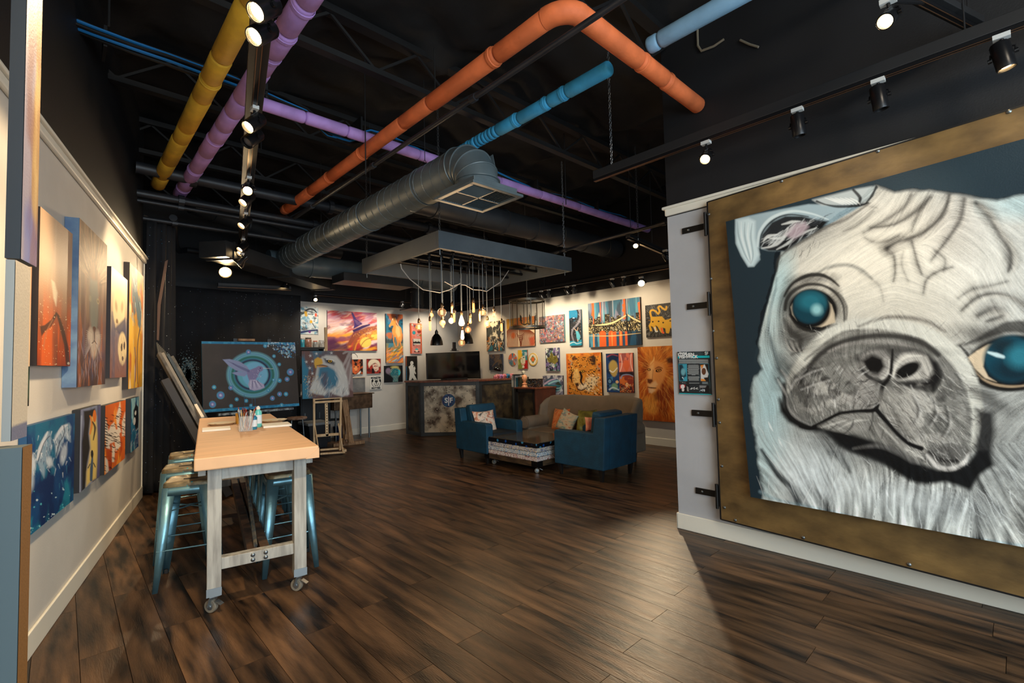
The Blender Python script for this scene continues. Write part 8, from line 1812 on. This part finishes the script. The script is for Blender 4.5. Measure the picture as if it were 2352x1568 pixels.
for k, c in enumerate([(206, 196, 190), (90, 80, 120), (220, 140, 80), (90, 130, 150), (60, 50, 60), (170, 96, 100), (120, 110, 110)]): A.blot(c, 22, 22, 11+k, .53, .58, .85)
A.dots(260, 1238, 722, 1297, 788, .4, 1.3, [(190, 120, 80), (50, 44, 80), (190, 184, 180), (150, 60, 76), (60, 96, 130), (70, 66, 74)], 5, .9); A.finish('speckled_painting', 'square canvas of dense multicoloured speckles right of the drum lantern', thick=.035, edge=(80, 140, 150), group=GR)
A = Art(rr_((1306.5, 713), (1334, 710.5), (1336.5, 793), (1309, 794)), nx=60, ny=150); A.fill((34, 36, 40)); A.uv(100, 300); A.blot((60, 60, 66), 9, 9, 2, .5, .6, .6); A.el(34, 38, 38, 56, (28, 120, 160)); A.pg([(0, 70), (26, 60), (40, 74), (60, 60), (64, 82), (40, 90), (30, 110), (0, 110)], (20, 26, 34), 3); A.el(38, 66, 8, 3, (230, 230, 226), 10)
A.st([(90, 0), (96, 60), (70, 120), (30, 160), (20, 210), (34, 262)], (130, 126, 136), [22, 20, 16, 14, 12, 10], soft=6, a=.9); A.dots(90, 10, 0, 100, 270, 1, 2.4, [(206, 200, 206), (90, 90, 110)], 3, .8)
A.pg([(50, 165), (60, 180), (72, 180), (90, 220), (84, 250), (66, 260), (58, 230), (56, 200)], (90, 170, 190), 3); A.st([(40, 155), (52, 168), (64, 176), (72, 150)], (206, 170, 140), 5, 4, 2); A.st([(66, 250), (70, 270)], (206, 170, 140), 6, 5, 2); A.pg([(0, 262), (30, 258), (60, 274), (100, 250), (100, 300), (0, 300)], (40, 140, 170), 4); A.st([(0, 280), (34, 270), (60, 284), (100, 276)], (206, 220, 224), 8, 5, 4, .8)
A.finish('moon_painting', 'narrow teal and black canvas with a winding pale path and a blue moon', thick=.035, edge=(40, 90, 110), group=GR)
# bridge skyline
A = Art(rr_((1350.5, 697.5), (1468.5, 681.5), (1474, 791), (1353, 798), .045), nx=170, ny=150); A.fill((70, 116, 140)); A.blot((96, 160, 176), 14, 1.5, 3, .48, .58, .9); A.blot((60, 66, 80), 12, 1.8, 5, .54, .62, .8); A.blot((150, 140, 160), 16, 2, 7, .57, .63, .6); A.blot((36, 100, 140), 10, 1.5, 12, .55, .64, .6)
A.uv(120, 106)
for x, w_, y0_, y1_ in ((12, 7, 0, 28), (13, 5, 20, 60), (30, 3, 0, 46), (86, 5, 0, 44), (85, 7, 14, 26), (118, 6, 14, 50)): A.st([(x, y0_), (x+.5, (y0_+y1_)/2), (x-.5, y1_)], (226, 104, 40), [w_, w_*.7, w_], soft=1.5, a=.95)
for x in (36, 60, 92): A.st([(x, 0), (x, 44)], (206, 206, 214), 1.6, 1, 1.2, .8)
A.pg([(0, 50), (120, 50), (120, 74), (0, 74)], (44, 38, 28), 2)
A.dots(520, 0, 50, 120, 76, .5, 1.4, [(20, 18, 18), (226, 206, 150), (190, 170, 120), (70, 60, 40), (226, 220, 200)], 8, .9); A.hatch(120, 0, 50, 120, 74, math.pi/2, 7, 1.2, [(20, 18, 18), (226, 206, 150)], .8, .5, 9)
for x, w_, h in ((2, 8, 14), (14, 8, 12), (22, 8, 16), (40, 12, 20), (54, 8, 12), (68, 10, 14), (98, 8, 10), (110, 8, 16), (60, 8, 8)):
    A.pg([(x, 50-h), (x+w_, 50-h), (x+w_, 52), (x, 52)], (54, 46, 34), .6); A.dots(16, x+1, 50-h+1, x+w_-1, 52, .5, 1.1, [(206, 190, 150), (20, 18, 18)], x, .9)
A.pg([(24, 34), (27, 24), (30, 34)], (214, 206, 180), .8)
A.st([(18, 54), (40, 54), (64, 50), (92, 36)], (232, 214, 160), [2, 4, 4, 2], soft=1.2, a=.95); A.st([(92, 36), (104, 46), (120, 56)], (232, 214, 160), [2, 3, 3], soft=1.2, a=.95); A.st([(91, 36), (91, 76)], (30, 26, 26), 3, 3, .6); A.st([(0, 56), (120, 58)], (20, 18, 20), 1.2, 1.2, .6)
A.pg([(0, 76), (120, 76), (120, 106), (0, 106)], (40, 80, 110), 1.5); A.blot((90, 160, 180), 14, 2, 15, .5, .6, .8, where=(A.v > .71).astype(float)*(A.u < .22)); A.blot((34, 34, 44), 14, 2, 16, .5, .58, .8, where=(A.v > .71).astype(float)*(A.u > .6))
for x, w_ in ((12, 4), (34, 16), (54, 12), (62, 8), (76, 7), (88, 5)): A.st([(x, 76), (x, 106)], (222, 96, 36), w_, w_, 1.5, .95)
for x in (12, 56, 76): A.st([(x, 74), (x, 106)], (236, 190, 110), 1.4, 1, .8, .8)
A.st([(0, 78), (60, 82), (120, 80)], (226, 200, 140), [1, 3, 1], soft=1, a=.7); A.finish('bridge_painting', 'large canvas of a lit bridge and skyline in blue and orange streaks', thick=.045, edge=(24, 20, 22), group=GR)
# yellow cat
A = Art(rr_((1481.5, 702), (1550, 693), (1552, 771), (1484.5, 775), .035), nx=120, ny=130); A.fill((40, 38, 36)); A.hatch(500, 1482, 694, 1552, 776, lambda x, y: math.atan2(y-735, x-1520), 7, .8, [(120, 116, 110), (90, 90, 96), (160, 156, 150)], .8, .5, 3); Y = (206, 158, 48)
A.pg(zc([(1900, 510), (1910, 560), (1960, 560), (2040, 555), (2080, 600), (2120, 590), (2180, 560), (2180, 720), (2140, 690), (2130, 740), (2120, 762), (2090, 755), (2080, 700), (2050, 690), (2060, 740), (2030, 755), (1990, 680), (1960, 660), (1990, 730), (1960, 735), (1930, 680), (1905, 670), (1925, 730), (1900, 735), (1880, 670), (1905, 620)]), Y, .7)
A.st(zc([(1910, 560), (1900, 500), (1930, 480), (1970, 500), (1995, 525), (2010, 490), (1995, 450), (2020, 435), (2050, 460), (2085, 475), (2095, 440)]), Y, 4.2, 4.2, .6)
A.st(zc([(1955, 690), (1965, 735), (1985, 735)]), (206, 206, 206), 3, 3, .6); A.st(zc([(2035, 700), (2050, 750), (2062, 752)]), (226, 90, 50), 4, 3, .6); A.st(zc([(1880, 600), (1960, 610), (2060, 610)]), (190, 130, 30), .8, .8, .4)
for x, y in ((1930, 620), (2000, 615), (2055, 630), (2140, 610)): A.el(*zc([(x, y)])[0], 2, 1.8, (40, 30, 24))
A.finish('yellow_cat_painting', 'black canvas of a yellow long-tailed cat beside the free end of the partition', thick=.035, edge=(40, 36, 34), group=GR)
A = Art(rr_((1123, 814.5), (1154, 812), (1154.5, 849), (1124, 850.5), .03), nx=70, ny=80); A.fill((56, 60, 72)); A.blot((36, 40, 60), 10, 10, 3, .5, .6, .7); A.blot((110, 90, 70), 6, 9, 5, .56, .64, .6, rot=-.5); A.uv(100, 110); A.st([(24, 84), (50, 56), (80, 44), (80, 58)], (110, 90, 70), [6, 10, 8, 4], soft=4, a=.8); A.dots(160, 0, 0, 100, 110, .5, 1.4, [(130, 150, 170), (90, 60, 60)], 4, .7); A.finish('nebula_painting', 'small dark blue speckled canvas above the desk lamp', thick=.03, edge=(60, 66, 84), group=GR)
A = Art(rr_((1189, 804), (1210.5, 803), (1211.5, 846.5), (1190.5, 847), .03), nx=60, ny=100); A.fill((120, 130, 60)); A.uv(100, 200); A.pg([(0, 0), (44, 0), (44, 70), (0, 110)], (226, 176, 50), 3); A.pg([(44, 0), (100, 0), (100, 110), (60, 110)], (50, 126, 136), 3); A.pg([(60, 110), (100, 110), (100, 200), (56, 200)], (170, 26, 30), 3)
A.blot((226, 206, 120), 14, 10, 4, .52, .6, .5, where=(A.u < .45).astype(float)); A.blot((200, 206, 206), 14, 12, 7, .55, .62, .8, where=(A.v < .5).astype(float)*(A.u > .4)); A.pg([(30, 80), (60, 60), (80, 90), (78, 140), (60, 170), (40, 160), (28, 120)], (214, 206, 180), 3, .9); A.el(62, 80, 9, 7, (70, 90, 90)); A.el(36, 92, 7, 6, (206, 120, 50)); A.st([(46, 90), (50, 130), (40, 136)], (150, 150, 70), 4, 3, 2); A.st([(36, 146), (56, 156), (72, 144)], (190, 60, 50), 7, 5, 2); A.el(56, 180, 14, 9, (226, 220, 206))
A.finish('quartered_face_painting', 'small face canvas in yellow, teal, green and red quarters between two round pieces', thick=.03, edge=(120, 60, 40), group=GR)
# round pieces
def disc_art(lab, cx, cy, rx, ry, pf, name):
    off = .02; c = WX(cx, cy, XB-off); d = depth(c); R = ry*d/FPX; corners = [c+np.array([0, R, R]), c+np.array([0, -R, R]), c+np.array([0, -R, -R]), c+np.array([0, R, -R])]
    A = Art(corners, nx=90, ny=90); A.uv(100, 100); pf(A); o = A.finish(name, lab, thick=.004, edge=(200, 190, 170), group=GR); f = [q for q in o.children if q.name.startswith('painted_face')][0]
    for q in list(o.children):
        if q.name.startswith('canvas_edge'): bpy.data.objects.remove(q)
    import bmesh as _bm
    b = _bm.new(); b.from_mesh(f.data); kill = [v for v in b.verts if (Vector(v.co)).length > R*.995]; _bm.ops.delete(b, geom=kill, context='VERTS'); b.to_mesh(f.data); b.free()
    MB().lathe(c+np.array([.0, 0, 0]), [(R, .001), (R, .018)], 40, (1, 0, 0)).build('disc_body', mat('disc_wood', (196, 180, 150), .6), o)
    return o
def pfa(A):
    A.fill((130, 126, 132)); rr2 = random.Random(4)
    for k in range(14):
        an = k*2*math.pi/14; A.pg([(50+8*math.cos(an), 50+8*math.sin(an)), (50+56*math.cos(an), 50+56*math.sin(an)), (50+56*math.cos(an+.4), 50+56*math.sin(an+.4))], [(206, 90, 50), (120, 116, 124), (150, 146, 150), (60, 110, 130), (200, 96, 60), (110, 130, 110)][rr2.randrange(6)], 1.2)
    A.el(50, 50, 9, 9, (190, 176, 170))
disc_art('round disc with grey, orange and teal segments on the rear wall', 1177.5, 825, 9.5, 14.4, pfa, 'segmented_disc')
def pfb(A): A.fill((220, 176, 60)); A.el(50, 50, 42, 42, (226, 216, 196), 0, .03); A.pg([(50, 18), (80, 50), (50, 82), (20, 50)], (86, 130, 90), .8); A.el(50, 50, 18, 18, (220, 110, 50)); A.st([(78, 78), (88, 56)], (150, 120, 90), 3, 3, 1); A.st([(56, 14), (84, 40)], (206, 150, 110), 2, 2, 1)
disc_art('round yellow-rimmed disc with a green diamond and orange centre', 1224, 825, 10.5, 14.6, pfb, 'diamond_disc')
A = Art(rr_((1252.5, 800), (1283, 797.5), (1284.5, 851), (1254, 852), .035), nx=80, ny=130); A.fill((170, 172, 176))
for k, c in enumerate([(50, 60, 90), (220, 220, 214), (70, 120, 110), (110, 90, 140), (30, 32, 40)]): A.blot(c, 18, 18, 21+k, .53, .58, .9)
A.uv(100, 175); G = (120, 110, 50); A.pg([(44, 26), (58, 50), (60, 66), (84, 54), (94, 100), (70, 126), (44, 110), (22, 110), (8, 76), (30, 70), (36, 50)], G, 1.5)
for p in ([(46, 36), (50, 110)], [(16, 84), (46, 106)], [(86, 66), (56, 108)], [(30, 76), (44, 96)], [(72, 70), (60, 96)]): A.st(p, (40, 36, 22), 3, 2, 1)
A.dots(50, 10, 40, 92, 120, 1, 2.5, [(180, 170, 90), (60, 56, 30)], 5, .7, lambda x, y: 20 < x < 80); A.finish('leaf_painting', 'small speckled canvas with a raised golden leaf shape', thick=.035, edge=(80, 80, 130), group=GR)
A = Art(rr_((1246.5, 863), (1292, 861), (1293.5, 906), (1248, 907), .035), nx=100, ny=100); A.fill((120, 120, 140)); A.blot((190, 190, 196), 14, 14, 3, .5, .58, .8); A.blot((60, 60, 84), 14, 14, 5, .56, .62, .8); A.uv(100, 100)
A.el(50, 50, 42, 38, (50, 80, 100)); A.pg([(8, 46), (30, 26), (60, 14), (86, 28), (92, 46), (60, 50)], (90, 120, 150), 2, .9); A.st([(10, 44), (36, 26), (66, 16)], (190, 170, 196), 9, 5, 4, .9); A.st([(30, 44), (60, 30), (84, 28)], (150, 206, 214), 8, 5, 4, .9); A.pg([(60, 44), (78, 30), (92, 46), (86, 52)], (50, 60, 50), 2); A.st([(8, 52), (92, 52)], (36, 110, 120), 4, 4, 1); A.st([(20, 66), (40, 74), (60, 70)], (70, 90, 70), 10, 8, 5, .8); A.st([(60, 66), (84, 64), (90, 56)], (150, 190, 190), 5, 4, 2, .9); A.st([(56, 80), (80, 76), (92, 62)], (120, 170, 176), 4, 4, 2, .9); A.st([(50, 96), (84, 88), (98, 50)], (206, 206, 210), 3, 3, 2, .6)
A.finish('round_landscape_painting', 'square canvas of a swirling mountain lake inside a circle, above the sofa corner', thick=.035, edge=(50, 46, 60), group=GR)
# cheetah
A = Art(rr_((1300, 812), (1379, 809), (1384.5, 907.5), (1303, 909), .045), nx=160, ny=190); A.fill((196, 100, 36)); A.blot((120, 150, 140), 9, 9, 2, .6, .66, .8, where=(A.v < .4).astype(float)); A.blot((226, 150, 60), 9, 9, 3, .5, .6, .6); A.uv(100, 120)
A.pg([(16, 8), (28, 12), (36, 10), (60, 6), (78, 12), (92, 10), (88, 30), (92, 60), (98, 90), (90, 118), (40, 118), (10, 118), (4, 84), (10, 60), (14, 40), (18, 26)], (190, 120, 44), 3); A.pg([(14, 4), (28, 8), (32, 18), (20, 20)], (90, 50, 30), 2); A.pg([(66, 12), (80, 6), (86, 14), (84, 34), (74, 34)], (60, 40, 30), 2)
A.pg([(24, 46), (34, 44), (40, 70), (38, 86), (26, 92), (20, 84), (20, 60)], (216, 176, 110), 3, .9); A.pg([(56, 70), (90, 66), (88, 84), (64, 108), (50, 100)], (214, 190, 150), 4, .9); A.pg([(36, 88), (56, 84), (60, 100), (40, 106), (32, 98)], (226, 206, 176), 2.5)
A.hatch(150, 4, 4, 98, 118, lambda x, y: math.atan2(y-60, x-40)+1.2, 9, 3, [(226, 160, 60), (150, 80, 26), (236, 196, 110), (120, 60, 24)], .6, 1, 5)
r_ = random.Random(9)
for k in range(190):
    x, y = r_.uniform(6, 97), r_.uniform(10, 118)
    if 22 < x < 56 and 44 < y < 104: continue
    A.el(x, y, r_.uniform(1.2, 2.6), r_.uniform(1, 2.0), (38, 24, 18), r_.uniform(0, 180), .3, .9)
A.st([(40, 54), (44, 66), (42, 80), (48, 90)], (34, 22, 18), [5, 6, 5, 3], soft=1.5); A.st([(18, 50), (14, 70), (16, 84)], (40, 26, 20), [3, 4, 2], soft=1.2)
A.el(47, 52, 7, 4.5, (34, 22, 18), -12); A.el(47, 51.5, 4.5, 3, (206, 150, 50)); A.el(47, 51.5, 2, 2, (16, 14, 14)); A.el(19, 50, 4, 3.5, (34, 22, 18)); A.el(19, 50, 2.4, 2, (200, 150, 60))
A.pg([(24, 86), (34, 84), (36, 92), (28, 96)], (60, 36, 28), 1.5); A.st([(30, 96), (34, 104), (48, 104), (58, 96)], (50, 30, 24), [2, 3, 3, 2], soft=1.2); A.dots(40, 36, 84, 58, 102, .4, .8, [(60, 40, 30)], 4)
A.hatch(60, 60, 60, 98, 116, .6, 8, 2, [(226, 206, 170), (240, 226, 200)], .7, .8, 7)
A.finish('cheetah_painting', 'canvas of a cheetah face in orange and gold behind the sofa', thick=.045, edge=(24, 18, 16), group=GR)
# plain stand-in for the paired canvas: blue half and coral half
A = Art(rr_((1391, 812.5), (1452.5, 809.5), (1457, 901.5), (1394.5, 900.5), .035), nx=120, ny=160); A.fill((30, 60, 110)); A.uv(100, 150); L_ = (A.u < .49).astype(float); R_ = 1-L_
A.blot((20, 34, 60), 9, 9, 3, .5, .6, .8, where=L_); A.blot((70, 130, 170), 9, 9, 6, .56, .64, .7, where=L_*(A.v > .5)); A.blend(R_*(A.v < .5), (206, 110, 90)); A.blend(R_*np.clip((A.v-.5)*20, 0, 1), (130, 50, 40)); A.blot((206, 110, 50), 6, 10, 4, .5, .6, .8, where=R_*(A.v > .6)); A.blot((40, 30, 40), 12, 12, 8, .52, .58, .8, where=R_*(A.v > .75)); A.blot((90, 50, 70), 9, 9, 5, .55, .62, .6, where=R_*(A.v < .25))
A.pg([(12, 40), (26, 26), (40, 36), (44, 62), (36, 86), (24, 88), (12, 64)], (176, 150, 80), 3, .95, smooth=1); A.st([(6, 12), (24, 4), (44, 10)], (150, 60, 70), 5, 3, 3, .8); A.st([(14, 66), (26, 72), (42, 56)], (214, 214, 206), 5, 3, 2, .9); A.el(12, 108, 9, 11, (16, 24, 44)); A.el(12, 108, 6, 8, (90, 130, 170)); A.el(30, 128, 12, 13, (110, 150, 120), 0, .5, .9); A.el(40, 110, 6, 6, (206, 170, 130)); A.st([(10, 140), (24, 132), (44, 140)], (190, 210, 226), 6, 4, 3, .8)
A.pg([(66, 28), (84, 28), (88, 50), (76, 76), (64, 50)], (206, 96, 60), 2); A.st([(56, 6), (60, 40), (52, 70)], (230, 190, 180), 3, 3, 1.5, .9); A.st([(94, 6), (92, 40), (98, 68)], (230, 190, 180), 3, 3, 1.5, .9); A.pg([(50, 72), (100, 70), (100, 86), (74, 78), (50, 88)], (36, 30, 40), 2); A.st([(54, 96), (62, 84), (84, 82), (98, 88)], (120, 150, 190), 5, 3, 2, .8); A.el(76, 120, 5, 8, (226, 170, 120)); A.dots(90, 50, 118, 100, 150, .7, 1.8, [(226, 140, 60), (30, 22, 26), (206, 180, 150)], 6, .9)
A.finish('paired_painting', 'canvas with a dark blue half and a coral half, between the cheetah and lion', thick=.035, edge=(60, 40, 50), group=GR)
# lion
A = Art(rr_((1463, 797), (1551, 793), (1556, 968), (1471, 966), .05), step=.9); A.fill((176, 84, 26)); A.blot((214, 130, 50), 4, 3, 3, .45, .62, .8); A.blot((120, 44, 18), 4, 3, 6, .52, .64, .8); A.blot((226, 160, 70), 5, 2.5, 8, .56, .66, .6, where=(A.v > .4).astype(float))
A.hatch(700, 1463, 796, 1556, 968, lambda x, y: math.atan2(y-845, x-1500)*1.0, 22, 1.6, [(226, 150, 60), (150, 66, 22), (236, 176, 90), (110, 44, 20), (200, 110, 40)], .5, .8, 4)
A.pg(zc([(1890, 1110), (1935, 1080), (1990, 1090), (2060, 1130), (2090, 1220), (2060, 1320), (2010, 1420), (1960, 1460), (1900, 1440), (1870, 1400), (1855, 1330), (1860, 1230)]), (222, 150, 84), 3, .85)
A.pg(zc([(2090, 1060), (2140, 1040), (2178, 1060), (2178, 1120), (2110, 1120)]), (60, 26, 18), 3, .9); A.pg(zc([(1900, 1150), (1940, 1120), (1945, 1200), (1930, 1300), (1895, 1310), (1880, 1230)]), (232, 180, 120), 3, .8)
A.pg(zc([(1862, 1305), (1925, 1310), (1930, 1335), (1900, 1365), (1868, 1350)]), (90, 40, 24), 1.5, .95); A.pg(zc([(1870, 1370), (1900, 1370), (1960, 1330), (1990, 1370), (1960, 1410), (1890, 1410)]), (226, 186, 140), 2.5, .85); A.st(zc([(1870, 1405), (1910, 1412), (1970, 1415)]), (60, 24, 16), [1, 2.5, 1.5], soft=.8); A.pg(zc([(1876, 1420), (1930, 1425), (1960, 1440), (1920, 1478), (1885, 1470)]), (226, 190, 150), 2, .85)
A.el(*zc([(2000, 1205)])[0], 7, 4, (60, 26, 16), -12); A.el(*zc([(2003, 1205)])[0], 4, 2.6, (206, 140, 60)); A.el(*zc([(2003, 1204)])[0], 1.6, 1.6, (20, 12, 10)); A.el(*zc([(1885, 1195)])[0], 4, 3, (60, 26, 16)); A.el(*zc([(1884, 1195)])[0], 2, 1.6, (206, 150, 80))
A.st(zc([(1960, 1185), (2000, 1165), (2045, 1180)]), (120, 56, 24), [2, 4, 2], soft=1.5, a=.8); A.st(zc([(1900, 1130), (1940, 1080), (1945, 1040)]), (236, 190, 120), [2, 3, 1], soft=1.5, a=.8); A.st(zc([(1935, 1200), (1925, 1300)]), (150, 80, 40), 2, soft=1.5, a=.6); A.pg(zc([(1930, 1490), (2010, 1450), (2020, 1560), (1950, 1568)]), (96, 40, 18), 4, .7)
A.finish('lion_painting', 'tall canvas of a lion in orange and rust, right of the sofa', thick=.05, edge=(60, 30, 16), group=GR)
# framed sketch behind the sofa corner
A = Art(rr_((1247.5, 914), (1275, 912), (1276, 968), (1248.5, 970), .02), nx=60, ny=110); A.fill((150, 146, 142)); A.uv(100, 200)
for k in range(12): r_ = random.Random(k+3); x, y = r_.uniform(15, 60), r_.uniform(10, 190); A.st([(x, y), (x+r_.uniform(-8, 12), y+r_.uniform(4, 16))], (30, 28, 28), 9, 3, 2)
A.finish('framed_sketch', 'light framed ink sketch standing on the floor behind the sofa corner', thick=.015, edge=(206, 196, 176), group=GR, frame=(.02, M_pine))

# ------------------------------------------------------------------ info sign on the partition
A = Art([WX(1556, 808, XR-.014), WX(1630, 806, XR-.014), WX(1634.5, 906.5, XR-.014), WX(1560, 904, XR-.014)], nx=190, ny=260)
def zs(pts): return [(1540+x/10.45, 780+y/10.45) for x, y in pts]
A.fill((40, 44, 47)); A.blot((60, 76, 80), 14, 14, 3, .55, .68, .6); TC = (22, 176, 186); A.pg(zs([(178, 395), (208, 395), (208, 450), (178, 450)]), TC, .2); A.pg(zs([(488, 388), (938, 380), (940, 432), (490, 438)]), TC, .2); A.pg(zs([(208, 1278), (978, 1305), (980, 1336), (210, 1305)]), TC, .2)
def lines(x0, x1, y0, y1, n, seed, jag=20):
    r_ = random.Random(seed)
    for k in range(n):
        y = y0+(y1-y0)*k/max(1, n-1); a_, b_ = x0+r_.uniform(0, jag), x1-r_.uniform(0, jag); x = a_
        while x < b_-8: w_ = r_.uniform(20, 60); A.st(zs([(x, y), (min(x+w_, b_), y)]), (176, 180, 178), 1.0, 1.0, .5, .85, smooth=0); x += w_+9
lines(190, 915, 478, 560, 5, 1); lines(405, 700, 610, 825, 11, 2, 30); lines(420, 700, 885, 975, 5, 3, 30); lines(445, 690, 1040, 1040, 1, 4); lines(500, 610, 842, 842, 1, 5)
A.pg(zs([(190, 580), (392, 580), (405, 992), (212, 992)]), (60, 150, 170), .3); A.pg(zs([(200, 600), (280, 590), (330, 700), (370, 790), (380, 880), (330, 900), (300, 990), (215, 985)]), (24, 50, 62), 1.5); A.el(*zs([(305, 770)])[0], 5, 8, (120, 180, 190), 0, .6, .8); A.pg(zs([(270, 900), (300, 890), (325, 960)]), (206, 216, 216), .5)
A.st(zs([(705, 575), (915, 580), (935, 1000)]), (40, 120, 140), .9, .9, .4, smooth=0); A.pg(zs([(715, 590), (905, 590), (925, 990), (735, 990)]), (38, 32, 30), .4); A.pg(zs([(720, 640), (820, 590), (850, 660), (880, 740), (915, 820), (890, 900), (800, 910), (830, 985), (730, 980)]), (206, 206, 204), .8); A.pg(zs([(720, 610), (800, 600), (750, 720)]), (214, 130, 50), .8); A.el(*zs([(800, 760)])[0], 5, 8, (96, 60, 40)); A.pg(zs([(730, 930), (820, 950), (850, 990), (735, 990)]), (222, 140, 50), .8)
A.pg(zs([(235, 1000), (380, 1003), (382, 1048), (238, 1046)]), (150, 154, 154), .5, .6); A.pg(zs([(760, 1010), (895, 1012), (898, 1062), (762, 1060)]), (110, 120, 124), .4)
A.pg(zs([(222, 1075), (450, 1080), (455, 1255), (225, 1240)]), (26, 22, 24), .4); A.pg(zs([(222, 1075), (355, 1078), (350, 1140), (225, 1180)]), (190, 60, 60), .6); A.el(*zs([(292, 1125)])[0], 4.5, 5, (220, 210, 206)); A.el(*zs([(300, 1200)])[0], 3, 4, (206, 196, 190)); A.pg(zs([(390, 1110), (430, 1140), (440, 1240), (400, 1230)]), (150, 144, 140), .8)
A.pg(zs([(690, 1090), (925, 1098), (925, 1275), (700, 1265)]), (26, 26, 28), .4); A.pg(zs([(695, 1095), (865, 1100), (840, 1150), (700, 1155)]), (130, 130, 130), .8); A.dots(18, *zs([(700, 1170)])[0], *zs([(820, 1250)])[0], .8, 1.8, [(180, 190, 194), (90, 100, 110)], 3)
A.st(zs([(470, 1190), (520, 1150), (500, 1190), (580, 1140), (560, 1190), (650, 1150), (620, 1180), (665, 1185)]), (214, 214, 210), 1, .8, .4, .95)
sgn = A.finish('artist_sign', 'small dark information sign with turquoise bars on the partition', cat='sign', thick=.012, edge=(20, 22, 24), m=mat('sign_gloss', (128, 128, 128), .25) if False else None)
ux = nrm(A.c[1]-A.c[0]); uy = nrm(A.c[0]-A.c[3])
nn = nrm(np.cross(ux, uy)); M_sw = mat('sign_white', (226, 226, 222), .5)
if nn@(CAM-A.c[0]) < 0: nn = -nn
def sgt(s, q, h, m=M_sw, al='LEFT', fw_=1.0, off=.0004): text(s, WX(*zs([q])[0], XR-.0165), ux, uy, h, m, sgn, align=al, font_w=fw_, off=off)
sgt('The art of', (208, 316), .017, off=.0006); sgt('STEPHEN', (176, 366), .038, fw_=.98, off=.0012); sgt('FISHWICK', (210, 418), .038, fw_=.98, off=.0012); sgt('S', (822, 330), .036, fw_=.9); sgt('F', (866, 330), .036, fw_=.9)
sgt('ICTWS', (242, 1026), .026, m=M_ink, off=.0008)
MB().obox(WX(*zs([(856, 330)])[0], XR-.0165), ux, uy, nn, .0035, .042, .001).build('logo_bar', mat('sign_teal', (22, 176, 186), .5), sgn)
